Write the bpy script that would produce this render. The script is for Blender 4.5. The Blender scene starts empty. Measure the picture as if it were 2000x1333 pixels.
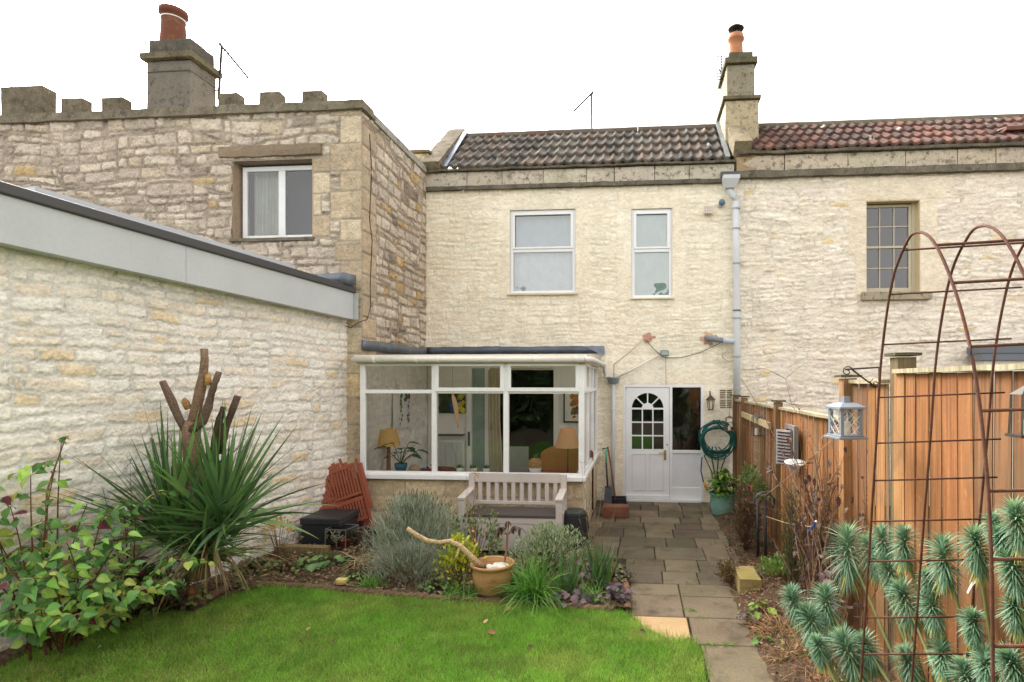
import bpy, math, random
import numpy as np
from mathutils import Vector, Matrix, noise as mnoise
S = bpy.context.scene
COL = bpy.context.collection
R = math.radians
PI = math.pi
# ---------------------------------------------------------------- camera
TH = math.atan(95/1111.0); CH = 2.1
cam = bpy.data.cameras.new("camera"); co = bpy.data.objects.new("camera", cam); COL.objects.link(co)
co.location = (0, 0, CH); co.rotation_euler = (R(90), 0, TH)
cam.sensor_width = 36; cam.lens = 36*1111/2000
cam.shift_x = -0.075; cam.shift_y = 0.03925
cam.clip_start = 0.05; cam.clip_end = 500
S.camera = co
# ---------------------------------------------------------------- sky, sun, exposure
SUN_EL, SUN_AZ = R(42), R(205)
w = bpy.data.worlds.new("World"); S.world = w; w.use_nodes = True
nt = w.node_tree; nt.nodes.clear()
sk = nt.nodes.new('ShaderNodeTexSky'); sk.sky_type = 'NISHITA'; sk.sun_disc = False
sk.sun_elevation = SUN_EL; sk.sun_rotation = SUN_AZ; sk.dust_density = 4.0; sk.air_density = 1.0
hs = nt.nodes.new('ShaderNodeHueSaturation'); hs.inputs['Saturation'].default_value = 0.04
bg = nt.nodes.new('ShaderNodeBackground'); bg.inputs[1].default_value = 0.15
wo = nt.nodes.new('ShaderNodeOutputWorld')
nt.links.new(sk.outputs[0], hs.inputs['Color']); wm = nt.nodes.new('ShaderNodeVectorMath'); wm.operation = 'MULTIPLY'; wm.inputs[1].default_value = (1.03, .99, .962)
nt.links.new(hs.outputs[0], wm.inputs[0]); nt.links.new(wm.outputs[0], bg.inputs[0]); nt.links.new(bg.outputs[0], wo.inputs[0])
sl = bpy.data.lights.new("sun", 'SUN'); sl.energy = 0.6; sl.angle = R(25); sl.color = (1, .97, .92)
so = bpy.data.objects.new("sun", sl); COL.objects.link(so)
# veiled sun stands behind the left house; the facades are lit by the white sky
sd = Vector((-0.62, 0.62, 0)).normalized()*math.cos(SUN_EL) + Vector((0, 0, math.sin(SUN_EL)))
so.rotation_euler = (-sd).to_track_quat('-Z', 'Y').to_euler()
sk.sun_rotation = math.atan2(sd.x, sd.y)
vs = S.view_settings; vs.view_transform = 'Standard'; vs.look = 'None'; vs.exposure = 2.02; vs.gamma = 1
S.render.engine = 'CYCLES'
try:
    S.cycles.transparent_max_bounces = 16; S.cycles.max_bounces = 8
except Exception: pass
# ---------------------------------------------------------------- picture -> world
cT, sT = math.cos(TH), math.sin(TH)
def ray(px, py):
    u = (px-1150)/1111.0; v = (745-py)/1111.0
    return (u*cT-sT, cT+u*sT, v)
def aY(px, py, Y):
    d = ray(px, py); t = Y/d[1]; return Vector((d[0]*t, Y, CH+d[2]*t))
def aX(px, py, X):
    d = ray(px, py); t = X/d[0]; return Vector((X, d[1]*t, CH+d[2]*t))
def aZ(px, py, z=0.0):
    d = ray(px, py); t = (z-CH)/d[2]; return Vector((d[0]*t, d[1]*t, z))
def wx(px, Y): return aY(px, 700, Y).x
def wz(px, py, Y): return aY(px, py, Y).z
# ---------------------------------------------------------------- colours and materials
def s2l(c):
    c = c/255.0
    return c/12.92 if c <= .04045 else ((c+.055)/1.055)**2.4
def C(r, g, b): return (s2l(r), s2l(g), s2l(b))
def cj(c, rnd, v=.12, h=.03):
    k = 1+rnd.uniform(-v, v)
    return tuple(max(0, min(1, x*k*(1+rnd.uniform(-h, h)))) for x in c)
def mat(name, rough=.8, noise=(8, .25), grit=(60, .15), bump=(40, .3, .01), spots=None, metallic=0.0, spec=.3, trans=0.0, base=None, streak=None):
    m = bpy.data.materials.new(name); m.use_nodes = True
    t = m.node_tree; N = t.nodes; L = t.links; N.clear()
    out = N.new('ShaderNodeOutputMaterial'); p = N.new('ShaderNodeBsdfPrincipled')
    tc = N.new('ShaderNodeTexCoord')
    if base is None:
        a = N.new('ShaderNodeAttribute'); a.attribute_name = 'Col'; cur = a.outputs['Color']
    else:
        a = N.new('ShaderNodeRGB'); a.outputs[0].default_value = (*base, 1); cur = a.outputs[0]
    def mul(cur, scale, amt, vec=None, detail=4):
        n = N.new('ShaderNodeTexNoise'); n.inputs['Scale'].default_value = scale; n.inputs['Detail'].default_value = detail
        L.new(vec or tc.outputs['Object'], n.inputs['Vector'])
        mr = N.new('ShaderNodeMapRange'); mr.inputs[1].default_value = .25; mr.inputs[2].default_value = .75
        mr.inputs[3].default_value = 1-amt; mr.inputs[4].default_value = 1+amt
        L.new(n.outputs[0], mr.inputs[0])
        mx = N.new('ShaderNodeVectorMath'); mx.operation = 'MULTIPLY'
        cb = N.new('ShaderNodeCombineXYZ')
        for i in range(3): L.new(mr.outputs[0], cb.inputs[i])
        L.new(cur, mx.inputs[0]); L.new(cb.outputs[0], mx.inputs[1]); return mx.outputs[0]
    if noise: cur = mul(cur, *noise)
    if grit: cur = mul(cur, grit[0], grit[1], None, 6)
    if streak:                        # (scale vec, amount)
        mp = N.new('ShaderNodeMapping'); mp.inputs['Scale'].default_value = streak[0]; L.new(tc.outputs['Object'], mp.inputs[0])
        cur = mul(cur, 1.0, streak[1], mp.outputs[0], 5)
    if spots:
        for (sc, lo, hi, colr, amt) in spots:
            n = N.new('ShaderNodeTexNoise'); n.inputs['Scale'].default_value = sc; n.inputs['Detail'].default_value = 8; n.inputs['Roughness'].default_value = .65
            L.new(tc.outputs['Object'], n.inputs['Vector'])
            mr = N.new('ShaderNodeMapRange'); mr.inputs[1].default_value = lo; mr.inputs[2].default_value = hi; mr.inputs[4].default_value = amt
            L.new(n.outputs[0], mr.inputs[0])
            mx = N.new('ShaderNodeMix'); mx.data_type = 'RGBA'
            L.new(mr.outputs[0], mx.inputs['Factor']); L.new(cur, mx.inputs[6]); mx.inputs[7].default_value = (*colr, 1)
            cur = mx.outputs[2]
    L.new(cur, p.inputs['Base Color'])
    p.inputs['Roughness'].default_value = rough; p.inputs['Metallic'].default_value = metallic
    p.inputs['Specular IOR Level'].default_value = spec
    if bump:
        n = N.new('ShaderNodeTexNoise'); n.inputs['Scale'].default_value = bump[0]; n.inputs['Detail'].default_value = 6
        L.new(tc.outputs['Object'], n.inputs['Vector'])
        b = N.new('ShaderNodeBump'); b.inputs['Strength'].default_value = bump[1]; b.inputs['Distance'].default_value = bump[2]
        L.new(n.outputs[0], b.inputs['Height']); L.new(b.outputs[0], p.inputs['Normal'])
    if trans:
        tr = N.new('ShaderNodeBsdfTranslucent'); L.new(cur, tr.inputs['Color'])
        ms = N.new('ShaderNodeMixShader'); ms.inputs[0].default_value = trans
        L.new(p.outputs[0], ms.inputs[1]); L.new(tr.outputs[0], ms.inputs[2]); L.new(ms.outputs[0], out.inputs[0])
    else: L.new(p.outputs[0], out.inputs[0])
    return m
def glassmat(name, ior=1.5, tint=(.93, .96, .95), mn=0.0):
    m = bpy.data.materials.new(name); m.use_nodes = True
    t = m.node_tree; N = t.nodes; L = t.links; N.clear()
    out = N.new('ShaderNodeOutputMaterial'); tr = N.new('ShaderNodeBsdfTransparent'); tr.inputs[0].default_value = (*tint, 1)
    g = N.new('ShaderNodeBsdfGlossy'); g.inputs['Roughness'].default_value = 0.0
    f = N.new('ShaderNodeFresnel'); f.inputs[0].default_value = ior
    ad = N.new('ShaderNodeMath'); ad.operation = 'ADD'; ad.inputs[1].default_value = mn; L.new(f.outputs[0], ad.inputs[0])
    tc = N.new('ShaderNodeTexCoord'); n = N.new('ShaderNodeTexNoise'); n.inputs['Scale'].default_value = 1.3
    L.new(tc.outputs['Object'], n.inputs['Vector'])
    b = N.new('ShaderNodeBump'); b.inputs['Strength'].default_value = .08; b.inputs['Distance'].default_value = .1
    L.new(n.outputs[0], b.inputs['Height']); L.new(b.outputs[0], g.inputs['Normal'])
    ms = N.new('ShaderNodeMixShader'); L.new(ad.outputs[0], ms.inputs[0]); L.new(tr.outputs[0], ms.inputs[1]); L.new(g.outputs[0], ms.inputs[2]); L.new(ms.outputs[0], out.inputs[0])
    return m
M = {}
M['rubble'] = mat('weathered rubble stone', .93, (3, .14), (60, .25), (60, .9, .012), spots=[(14, .56, .70, C(116, 106, 92), .6), (30, .64, .72, C(84, 78, 68), .5), (2.2, .55, .8, C(150, 138, 120), .35)])
M['newstone'] = mat('pale walling stone', .93, (4, .07), (45, .14), (40, 1.0, .012), spots=[(9, .66, .78, C(222, 196, 160), .5)])
M['cream'] = mat('cream masonry paint', .85, (1.2, .06), (50, .05), (30, .7, .014), streak=((5, 5, .5), .05), spots=[(7, .66, .8, C(206, 184, 148), .5), (20, .66, .74, C(160, 142, 116), .6)])
M['cream2'] = mat('flaking cream limewash', .9, (1.4, .06), (60, .09), (40, .8, .014), spots=[(6, .6, .74, C(214, 190, 160), .55), (1.6, .58, .72, C(226, 196, 140), .35), (30, .67, .78, C(150, 130, 110), .6)])
M['lichen'] = mat('lichened dark stone', .95, (5, .3), (45, .3), (60, .9, .012), spots=[(9, .52, .68, C(66, 62, 54), .75), (22, .62, .7, C(186, 180, 164), .6), (5, .62, .78, C(118, 112, 70), .5)])
M['band'] = mat('weathered cornice stone', .93, (3, .15), (45, .2), (60, .6, .008), spots=[(6, .54, .7, C(122, 114, 98), .85), (13, .54, .66, C(70, 66, 58), .75), (28, .66, .72, C(215, 205, 180), .6)])
M['tile'] = mat('concrete roof tile', .9, (6, .25), (50, .25), (80, .6, .006), spots=[(12, .64, .74, C(136, 132, 124), .4), (9, .6, .75, C(70, 66, 48), .5), (20, .77, .82, C(190, 186, 174), .6)])
M['lead'] = mat('lead sheet', .45, (5, .25), (30, .1), (12, .4, .01), spec=.5, metallic=.3)
M['upvc'] = mat('white window frame', .35, (3, .02), None, None, spec=.5, spots=[(9, .72, .82, C(170, 168, 150), .5)])
M['oldwhite'] = mat('old white paint', .5, (3, .06), (30, .04), (30, .15, .003), spots=[(16, .68, .76, C(120, 112, 96), .7)])
M['paint'] = mat('satin paint', .45, (3, .05), (30, .04), (40, .08, .002), spec=.4)
M['plain'] = mat('matt surface', .8, (6, .1), (50, .1), (60, .2, .004))
M['metal'] = mat('dull metal', .45, (10, .2), (60, .1), (60, .2, .003), metallic=.6, spec=.5)
M['rust'] = mat('rusty iron rod', .85, (14, .3), (80, .3), (120, .5, .003), spots=[(30, .55, .7, C(122, 62, 38), .6)])
M['wood'] = mat('weathered fence timber', .8, (1.5, .2), (40, .08), None, streak=((45, 45, 1.6), .45), spots=[(2.3, .54, .72, C(104, 80, 56), .7), (7, .66, .76, C(196, 166, 126), .5), (1.1, .54, .68, C(112, 98, 74), .65), (16, .70, .75, C(70, 46, 30), .7)])
M['chairwood'] = mat('stained hardwood', .5, (5, .15), (50, .12), None, spec=.4)
M['benchpaint'] = mat('faded pink grey paint', .7, (4, .06), (40, .06), (60, .2, .003))
M['pave'] = mat('concrete paving', .92, (2.2, .2), (40, .18), (50, .5, .006), spots=[(3, .52, .7, C(66, 60, 48), .75), (18, .62, .72, C(170, 160, 140), .4), (5, .62, .76, C(92, 96, 52), .45)])
M['soil'] = mat('garden soil', .97, (5, .3), (50, .4), (40, 1, .02))
M['grassbase'] = mat('lawn turf', .95, (3, .25), (60, .4), (50, 1, .02), base=C(84, 122, 44))
M['leaf'] = mat('leaf', .5, (4, .14), (40, .08), None, spec=.35, trans=.28)
M['grass'] = mat('grass blade', .6, None, None, None, spec=.2, trans=.45)
M['bark'] = mat('bark', .95, (8, .2), (60, .3), (50, 1, .012), streak=((40, 40, 90), .25))
M['terracotta'] = mat('terracotta', .85, (5, .15), (50, .12), (50, .3, .004), spots=[(5, .55, .75, C(150, 140, 92), .5), (14, .64, .74, C(110, 112, 70), .5)])
M['glaze'] = mat('glazed ceramic', .2, (4, .12), (20, .08), None, spec=.6, spots=[(6, .6, .75, C(160, 172, 160), .5)])
M['black'] = mat('black plastic', .45, (5, .15), None, (30, .1, .003), spec=.4)
M['fabric'] = mat('fabric', .9, (6, .08), (80, .1), (120, .3, .002))
M['shade'] = mat('lamp shade linen', .9, (6, .05), (90, .06), None, trans=.4)
M['plaster'] = mat('painted plaster', .9, (2, .04), (30, .03), (20, .3, .01))
M['poly'] = mat('roof sheet', .6, (3, .05), None, None, trans=.85)
M['glass'] = glassmat('window glass', 1.5, (.97, .98, .97), .01)
M['glassdark'] = glassmat('shaded window glass', 1.6, (.75, .82, .84), .05)
M['glassup'] = glassmat('upper window glass', 1.6, (.85, .9, .93), .16)
# ---------------------------------------------------------------- mesh builder
class MB:
    def __init__(s): s.v = []; s.f = []; s.c = []
    def add(s, vs, fs, col):
        o = len(s.v); s.v += [tuple(p) for p in vs]; s.f += [tuple(i+o for i in f) for f in fs]
        if isinstance(col, list): s.c += col
        else: s.c += [col]*len(vs)
    def box(s, x0, x1, y0, y1, z0, z1, col, m=None):
        vs = [Vector((x, y, z)) for z in (z0, z1) for y in (y0, y1) for x in (x0, x1)]
        if m is not None: vs = [m @ q for q in vs]
        s.add(vs, [(0, 2, 3, 1), (4, 5, 7, 6), (0, 1, 5, 4), (2, 6, 7, 3), (0, 4, 6, 2), (1, 3, 7, 5)], col)
    def beam(s, a, b, w, h, col, up=(0, 0, 1)):
        a = Vector(a); b = Vector(b); d = (b-a).normalized(); u = Vector(up)
        r = d.cross(u)
        if r.length < 1e-4: r = d.cross(Vector((0, 1, 0)))
        r.normalize(); u = r.cross(d)
        vs = []
        for p in (a, b):
            for (i, j) in ((-1, -1), (1, -1), (1, 1), (-1, 1)): vs.append(p+r*(i*w/2)+u*(j*h/2))
        s.add(vs, [(3, 2, 1, 0), (4, 5, 6, 7), (0, 1, 5, 4), (1, 2, 6, 5), (2, 3, 7, 6), (3, 0, 4, 7)], col)
    def tube(s, pts, r, n, col, jit=0, rnd=random):
        pts = [Vector(p) for p in pts]; k = len(pts); vs = []; cs = []
        rr = r if isinstance(r, (list, tuple)) else [r]*k
        for i, p in enumerate(pts):
            d = (pts[min(i+1, k-1)]-pts[max(i-1, 0)])
            d = d.normalized() if d.length > 1e-6 else Vector((0, 0, 1))
            a = d.cross(Vector((0, 0, 1)) if abs(d.z) < .95 else Vector((0, 1, 0))).normalized(); b = d.cross(a)
            for j in range(n):
                t = 2*PI*j/n; q = rr[i]*(1+(rnd.uniform(-jit, jit) if jit else 0)); vs.append(p+a*math.cos(t)*q+b*math.sin(t)*q)
                cs.append(cj(col, rnd, .1) if jit else col)
        fs = [(i*n+j, i*n+(j+1) % n, (i+1)*n+(j+1) % n, (i+1)*n+j) for i in range(k-1) for j in range(n)]
        if n > 2: fs += [tuple(range(n-1, -1, -1)), tuple(range((k-1)*n, k*n))]
        s.add(vs, fs, cs)
    def lathe(s, c, prof, n, col, m=None):
        vs = []; k = len(prof); c = Vector(c)
        for (r, z) in prof:
            for j in range(n):
                t = 2*PI*j/n; q = Vector((r*math.cos(t), r*math.sin(t), z))
                vs.append(c+(m @ q if m else q))
        fs = [(i*n+j, i*n+(j+1) % n, (i+1)*n+(j+1) % n, (i+1)*n+j) for i in range(k-1) for j in range(n)]
        cols = col if not isinstance(col, list) else [col[i] for i in range(k) for j in range(n)]
        s.add(vs, fs, cols)
    def ball(s, c, r, col, jit=.1, n=8, rnd=random, sc=(1, 1, 1)):
        vs = []; c = Vector(c)
        for i in range(n//2+1):
            ph = PI*i/(n//2)
            for j in range(n):
                t = 2*PI*j/n; q = r*(1+rnd.uniform(-jit, jit))
                vs.append(c+Vector((q*sc[0]*math.sin(ph)*math.cos(t), q*sc[1]*math.sin(ph)*math.sin(t), q*sc[2]*math.cos(ph))))
        fs = [(i*n+j, (i+1)*n+j, (i+1)*n+(j+1) % n, i*n+(j+1) % n) for i in range(n//2) for j in range(n)]
        s.add(vs, fs, col)
    def blade(s, base, d, L, W, droop, n, col, tip=None, rnd=random, tw=None):
        p = Vector(base); d = Vector(d).normalized(); side = d.cross(Vector((0, 0, 1)))
        if side.length < .05: side = Vector((rnd.uniform(-1, 1), rnd.uniform(-1, 1), 0))
        side.normalize()
        if tw is not None:
            side = (Matrix.Rotation(tw, 3, d) @ side)
        vs = []; cs = []; tip = tip or col
        for i in range(n+1):
            t = i/n; w = W*(1-t**2.2)*(.6+.4*min(1, t*4))
            if i == n: w = W*.04
            vs += [p-side*w/2, p+side*w/2]; cc = tuple(a*(1-t)+b*t for a, b in zip(col, tip)); cs += [cc, cc]
            p = p+d*(L/n); d = (d+Vector((0, 0, -droop/n))).normalized()
        s.add(vs, [(2*i, 2*i+1, 2*i+3, 2*i+2) for i in range(n)], cs)
    def leaf(s, base, d, L, W, col, kind='oval', nrm=None, cup=.15, curl=.25):
        d = Vector(d).normalized(); up = Vector(nrm) if nrm is not None else Vector((0, 0, 1))
        r = d.cross(up)
        if r.length < .1: r = d.cross(Vector((.3, 1, .2)))
        r.normalize(); u = r.cross(d)
        prof = {'oval': [(0, 0), (.18, .33), (.45, .5), (.75, .33), (1, 0)],
                'heart': [(0.06, 0), (-.04, .3), (.15, .5), (.45, .46), (.75, .22), (1, 0)],
                'thin': [(0, 0), (.3, .5), (.7, .4), (1, 0)],
                'lobed': [(0, 0), (.02, .4), (.2, .32), (.35, .55), (.5, .34), (.7, .4), (.78, .18), (1, 0)]}[kind]
        b = Vector(base); mid = []; lf = []; rt = []
        for (t, w) in prof:
            c = b+d*(t*L)-u*(curl*L*t*t)
            mid.append(c); lf.append(c-r*(w*W)+u*(cup*w*W)); rt.append(c+r*(w*W)+u*(cup*w*W))
        k = len(prof); vs = mid+lf[1:-1]+rt[1:-1]; fs = []
        li = lambda i: 0 if i == 0 else (k-1 if i == k-1 else k+i-1)
        ri = lambda i: 0 if i == 0 else (k-1 if i == k-1 else k+(k-2)+i-1)
        for i in range(k-1):
            a = [i, li(i), li(i+1), i+1]; a = [x for j, x in enumerate(a) if x not in a[:j]]
            c2 = [i, i+1, ri(i+1), ri(i)]; c2 = [x for j, x in enumerate(c2) if x not in c2[:j]]
            if len(a) > 2: fs.append(tuple(a))
            if len(c2) > 2: fs.append(tuple(c2))
        mc = tuple(min(1, x*1.15) for x in col)
        s.add(vs, fs, [mc]*k+[col]*(len(vs)-k))
    def build(s, name, m, parent=None, smooth=False, bevel=0, sub=0):
        me = bpy.data.meshes.new(name); me.from_pydata(s.v, [], s.f)
        at = me.color_attributes.new('Col', 'FLOAT_COLOR', 'POINT')
        a = np.ones((len(s.v), 4), dtype=np.float32); a[:, :3] = np.array(s.c, dtype=np.float32).reshape(-1, 3)
        at.data.foreach_set('color', a.ravel())
        return fin(name, me, m, parent, smooth, bevel)
def wl(o):
    v = Vector((0, 0, 0))
    while o is not None: v += o.location; o = o.parent
    return v
def fin(name, me, m, parent=None, smooth=False, bevel=0):
    me.materials.append(M[m] if isinstance(m, str) else m)
    if smooth: me.polygons.foreach_set('use_smooth', [True]*len(me.polygons))
    o = bpy.data.objects.new(name, me); COL.objects.link(o)
    if parent is not None: o.location = -wl(parent); o.parent = parent
    if bevel:
        b = o.modifiers.new('bevel', 'BEVEL'); b.width = bevel; b.segments = 2; b.limit_method = 'ANGLE'
    return o
def thing(name, label, cat, loc=(0, 0, 0), group=None):
    o = bpy.data.objects.new(name, None); COL.objects.link(o); o.location = loc; o.empty_display_size = .1
    o['label'] = label; o['category'] = cat
    if group: o['group'] = group
    return o
def tag(o, label, cat, group=None):
    o['label'] = label; o['category'] = cat
    if group: o['group'] = group
    return o
def stru(o): o['kind'] = 'structure'; return o
def stuff(o, label=None, cat=None):
    o['kind'] = 'stuff'
    if label: o['label'] = label; o['category'] = cat
    return o
def dup(root, loc, rot=(0, 0, 0), label=None, scale=None):
    r = root.copy(); COL.objects.link(r); r.location = loc; r.rotation_euler = rot
    if scale: r.scale = (scale,)*3
    if label: r['label'] = label
    for ch in list(root.children):
        c = ch.copy(); COL.objects.link(c); c.parent = r
        for g in list(ch.children):
            e = g.copy(); COL.objects.link(e); e.parent = c
    return r
# ---------------------------------------------------------------- noise in numpy
_T = np.random.RandomState(5).rand(256, 256)
def vn(x, y, seed=0):
    xi = np.floor(x).astype(int); yi = np.floor(y).astype(int); fx = x-xi; fy = y-yi
    fx = fx*fx*(3-2*fx); fy = fy*fy*(3-2*fy); xi += seed*37; yi += seed*71
    g = lambda a, b: _T[a % 256, b % 256]
    return (g(xi, yi)*(1-fx)+g(xi+1, yi)*fx)*(1-fy)+(g(xi, yi+1)*(1-fx)+g(xi+1, yi+1)*fx)*fy-.5
def fbm(x, y, o=4, seed=0):
    r = 0; a = 1
    for i in range(o): r = r+a*vn(x*2**i, y*2**i, seed+i); a *= .5
    return r
def sst(a, b, x):
    t = np.clip((x-a)/(b-a), 0, 1); return t*t*(3-2*t)
def grid_mesh(name, P, cols, m, parent=None, keep=None, flip=False, smooth=True):
    ny, nx, _ = P.shape
    idx = np.arange(ny*nx).reshape(ny, nx)
    q = np.stack([idx[:-1, :-1], idx[:-1, 1:], idx[1:, 1:], idx[1:, :-1]], -1)
    if flip: q = q[..., ::-1]
    q = q[keep] if keep is not None else q.reshape(-1, 4)
    me = bpy.data.meshes.new(name)
    me.vertices.add(ny*nx); me.vertices.foreach_set('co', P.reshape(-1).astype(np.float32))
    nf = len(q); me.loops.add(nf*4); me.loops.foreach_set('vertex_index', q.reshape(-1).astype(np.int32))
    me.polygons.add(nf); me.polygons.foreach_set('loop_start', (np.arange(nf)*4).astype(np.int32))
    me.polygons.foreach_set('loop_total', np.full(nf, 4, dtype=np.int32))
    me.update(calc_edges=True)
    at = me.color_attributes.new('Col', 'FLOAT_COLOR', 'POINT')
    a = np.ones((ny*nx, 4), dtype=np.float32); a[:, :3] = cols.reshape(-1, 3); at.data.foreach_set('color', a.ravel())
    me.validate()
    return fin(name, me, m, parent, smooth)
def ax_lin(a, b, res, brk):
    e = sorted(set([a, b]+[x for x in brk if a < x < b])); out = []
    for p, q in zip(e[:-1], e[1:]):
        n = max(1, int(math.ceil((q-p)/res))); out += list(np.linspace(p, q, n, endpoint=False))
    return np.array(out+[b])
def rubble(name, org, ud, nd, u0, u1, z0, z1, m, parent, pal, mortar, res=.02, rowh=(.09, .18), stw=(.2, .42), joint=.012,
           bev=.02, relief=.012, rough=.006, opens=(), ashlar=(), seed=1, warp=.03, ashpal=None, edge=.012, ashrel=.010, mort_rough=.003, rare=None, strk=1.0, vary=.16, fvar=.22, pan=(.9, .7), crack=.5):
    """a real stone-by-stone height field: courses of stones standing out of the mortar"""
    rs = np.random.RandomState(seed)
    us = ax_lin(u0, u1, res, [x for o in opens for x in o[:2]]); zs = ax_lin(z0, z1, res, [x for o in opens for x in o[2:4]])
    U, Z = np.meshgrid(us, zs)
    k = 1.6
    uu = U+warp*fbm(U*2.3, Z*3.1, 3, seed)*1.6; zz = Z+warp*fbm(U*1.1, Z*1.5, 3, seed+9)*k
    pw, ph = pan; bandf = (zz+.35*fbm(U*.9, Z*.0+3, 2, seed+11))/ph; band = np.floor(bandf).astype(int)+50
    rbx = rs.rand(400); ub = (uu+rbx[band % 400]*pw*3)/pw; blk = np.floor(ub).astype(int)+200
    rsh = rs.rand(400, 400); d_blk = np.minimum(np.minimum(ub-np.floor(ub), 1-(ub-np.floor(ub)))*pw, np.minimum(bandf-np.floor(bandf), 1-(bandf-np.floor(bandf)))*ph)
    zz = zz+rsh[blk % 400, band % 400]*.3; uu = uu+rsh[band % 400, blk % 400]*.6; pid = (blk*7+band*13) % 97
    re = [z0-.5]
    while re[-1] < z1+1.0: re.append(re[-1]+rs.uniform(*rowh))
    re = np.array(re); row = np.clip(np.searchsorted(re, zz)-1, 0, len(re)-2)
    sid = np.zeros(U.shape, int); du = np.zeros(U.shape); dz = np.minimum(zz-re[row], re[row+1]-zz); cnt = 1
    for r_ in range(len(re)-1):
        mk = row == r_
        ce = [u0-1-rs.uniform(0, .3)]
        while ce[-1] < u1+1.8: ce.append(ce[-1]+rs.uniform(*stw)*(.7+.6*(re[r_+1]-re[r_])/max(rowh)))
        ce = np.array(ce)
        if mk.any():
            c = np.clip(np.searchsorted(ce, uu[mk])-1, 0, len(ce)-2)
            slant = 0
            du[mk] = np.minimum(uu[mk]-ce[c], ce[c+1]-uu[mk]); sid[mk] = cnt+c
        cnt += len(ce)
    du = np.minimum(du, d_blk); dz = np.minimum(dz, d_blk+.01); sid = sid+pid*3; cnt += 300
    rad = .03
    qx = np.clip(rad-du, 0, None); qy = np.clip(rad-dz, 0, None)
    d = np.where((qx > 0) & (qy > 0), rad-np.hypot(qx, qy), np.minimum(du, dz))
    ash = np.zeros(U.shape, bool)
    for (a, b, c, e) in ashlar:
        mk = (U >= a) & (U <= b) & (Z >= c) & (Z <= e)
        d[mk] = np.minimum(np.minimum(U-a, b-U), np.minimum(Z-c, e-Z))[mk]+.006
        sid[mk] = cnt; cnt += 1; ash |= mk
    d = d+np.where(ash, .15, 1)*edge*fbm(U*22, Z*22, 3, seed+3)*1.5
    rnd = rs.rand(cnt+5); rnd2 = rs.rand(cnt+5); rnd3 = rs.rand(cnt+5)-.5
    mm = sst(joint, joint+np.where(ash, .012, bev), d)
    face = fbm(U*9*strk, Z*14, 4, seed+20); fine = fbm(U*34*strk, Z*48, 3, seed+21)
    h = mm*np.where(ash, ashrel+rough*.25*face, relief*(.5+rnd[sid])+rough*1.8*face+rough*.9*fine)+(1-mm)*mort_rough*fbm(U*40, Z*40, 3, seed+5)*2
    pal = np.array(pal); ci = (rnd2*len(pal)).astype(int).clip(0, len(pal)-1)
    sc = pal[ci][sid]
    if rare:
        for (pr, cc) in rare:
            k2 = (rs.rand(cnt+5) < pr)[sid] & ~ash
            sc = np.where(k2[..., None], np.array(cc), sc)
    if ashpal is not None:
        ap = np.array(ashpal); sc = np.where(ash[..., None], ap[(rnd3*1000).astype(int) % len(ap)][sid], sc)
    sc = sc*(1+vary*rnd3[sid][..., None])*(1+fvar*face[..., None])
    cav = np.clip(1+.25*fine[..., None], .7, 1.2)
    cols = np.array(mortar)*(1-mm[..., None])*(1+.15*fbm(U*6, Z*6, 3, seed+7)[..., None])+sc*mm[..., None]*cav
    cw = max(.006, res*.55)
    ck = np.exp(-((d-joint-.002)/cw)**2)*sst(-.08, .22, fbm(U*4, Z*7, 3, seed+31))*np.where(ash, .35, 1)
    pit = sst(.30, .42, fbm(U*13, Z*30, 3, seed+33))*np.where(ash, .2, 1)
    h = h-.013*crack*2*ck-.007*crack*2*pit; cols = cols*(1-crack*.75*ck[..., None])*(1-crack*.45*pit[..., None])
    cols = np.clip(cols, 0, 1)
    org = np.array(org); ud = np.array(ud); nd = np.array(nd)
    P = org+U[..., None]*ud+np.array([0, 0, 1.])*Z[..., None]+h[..., None]*nd
    uc = (us[:-1]+us[1:])/2; zc = (zs[:-1]+zs[1:])/2; UC, ZC = np.meshgrid(uc, zc); keep = np.ones(UC.shape, bool)
    for o in opens: keep &= ~((UC > o[0]) & (UC < o[1]) & (ZC > o[2]) & (ZC < o[3]))
    cr = np.cross(ud, [0, 0, 1.]); flip = np.dot(cr, nd) < 0
    return grid_mesh(name, P, cols, m, parent, keep, flip)
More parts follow.
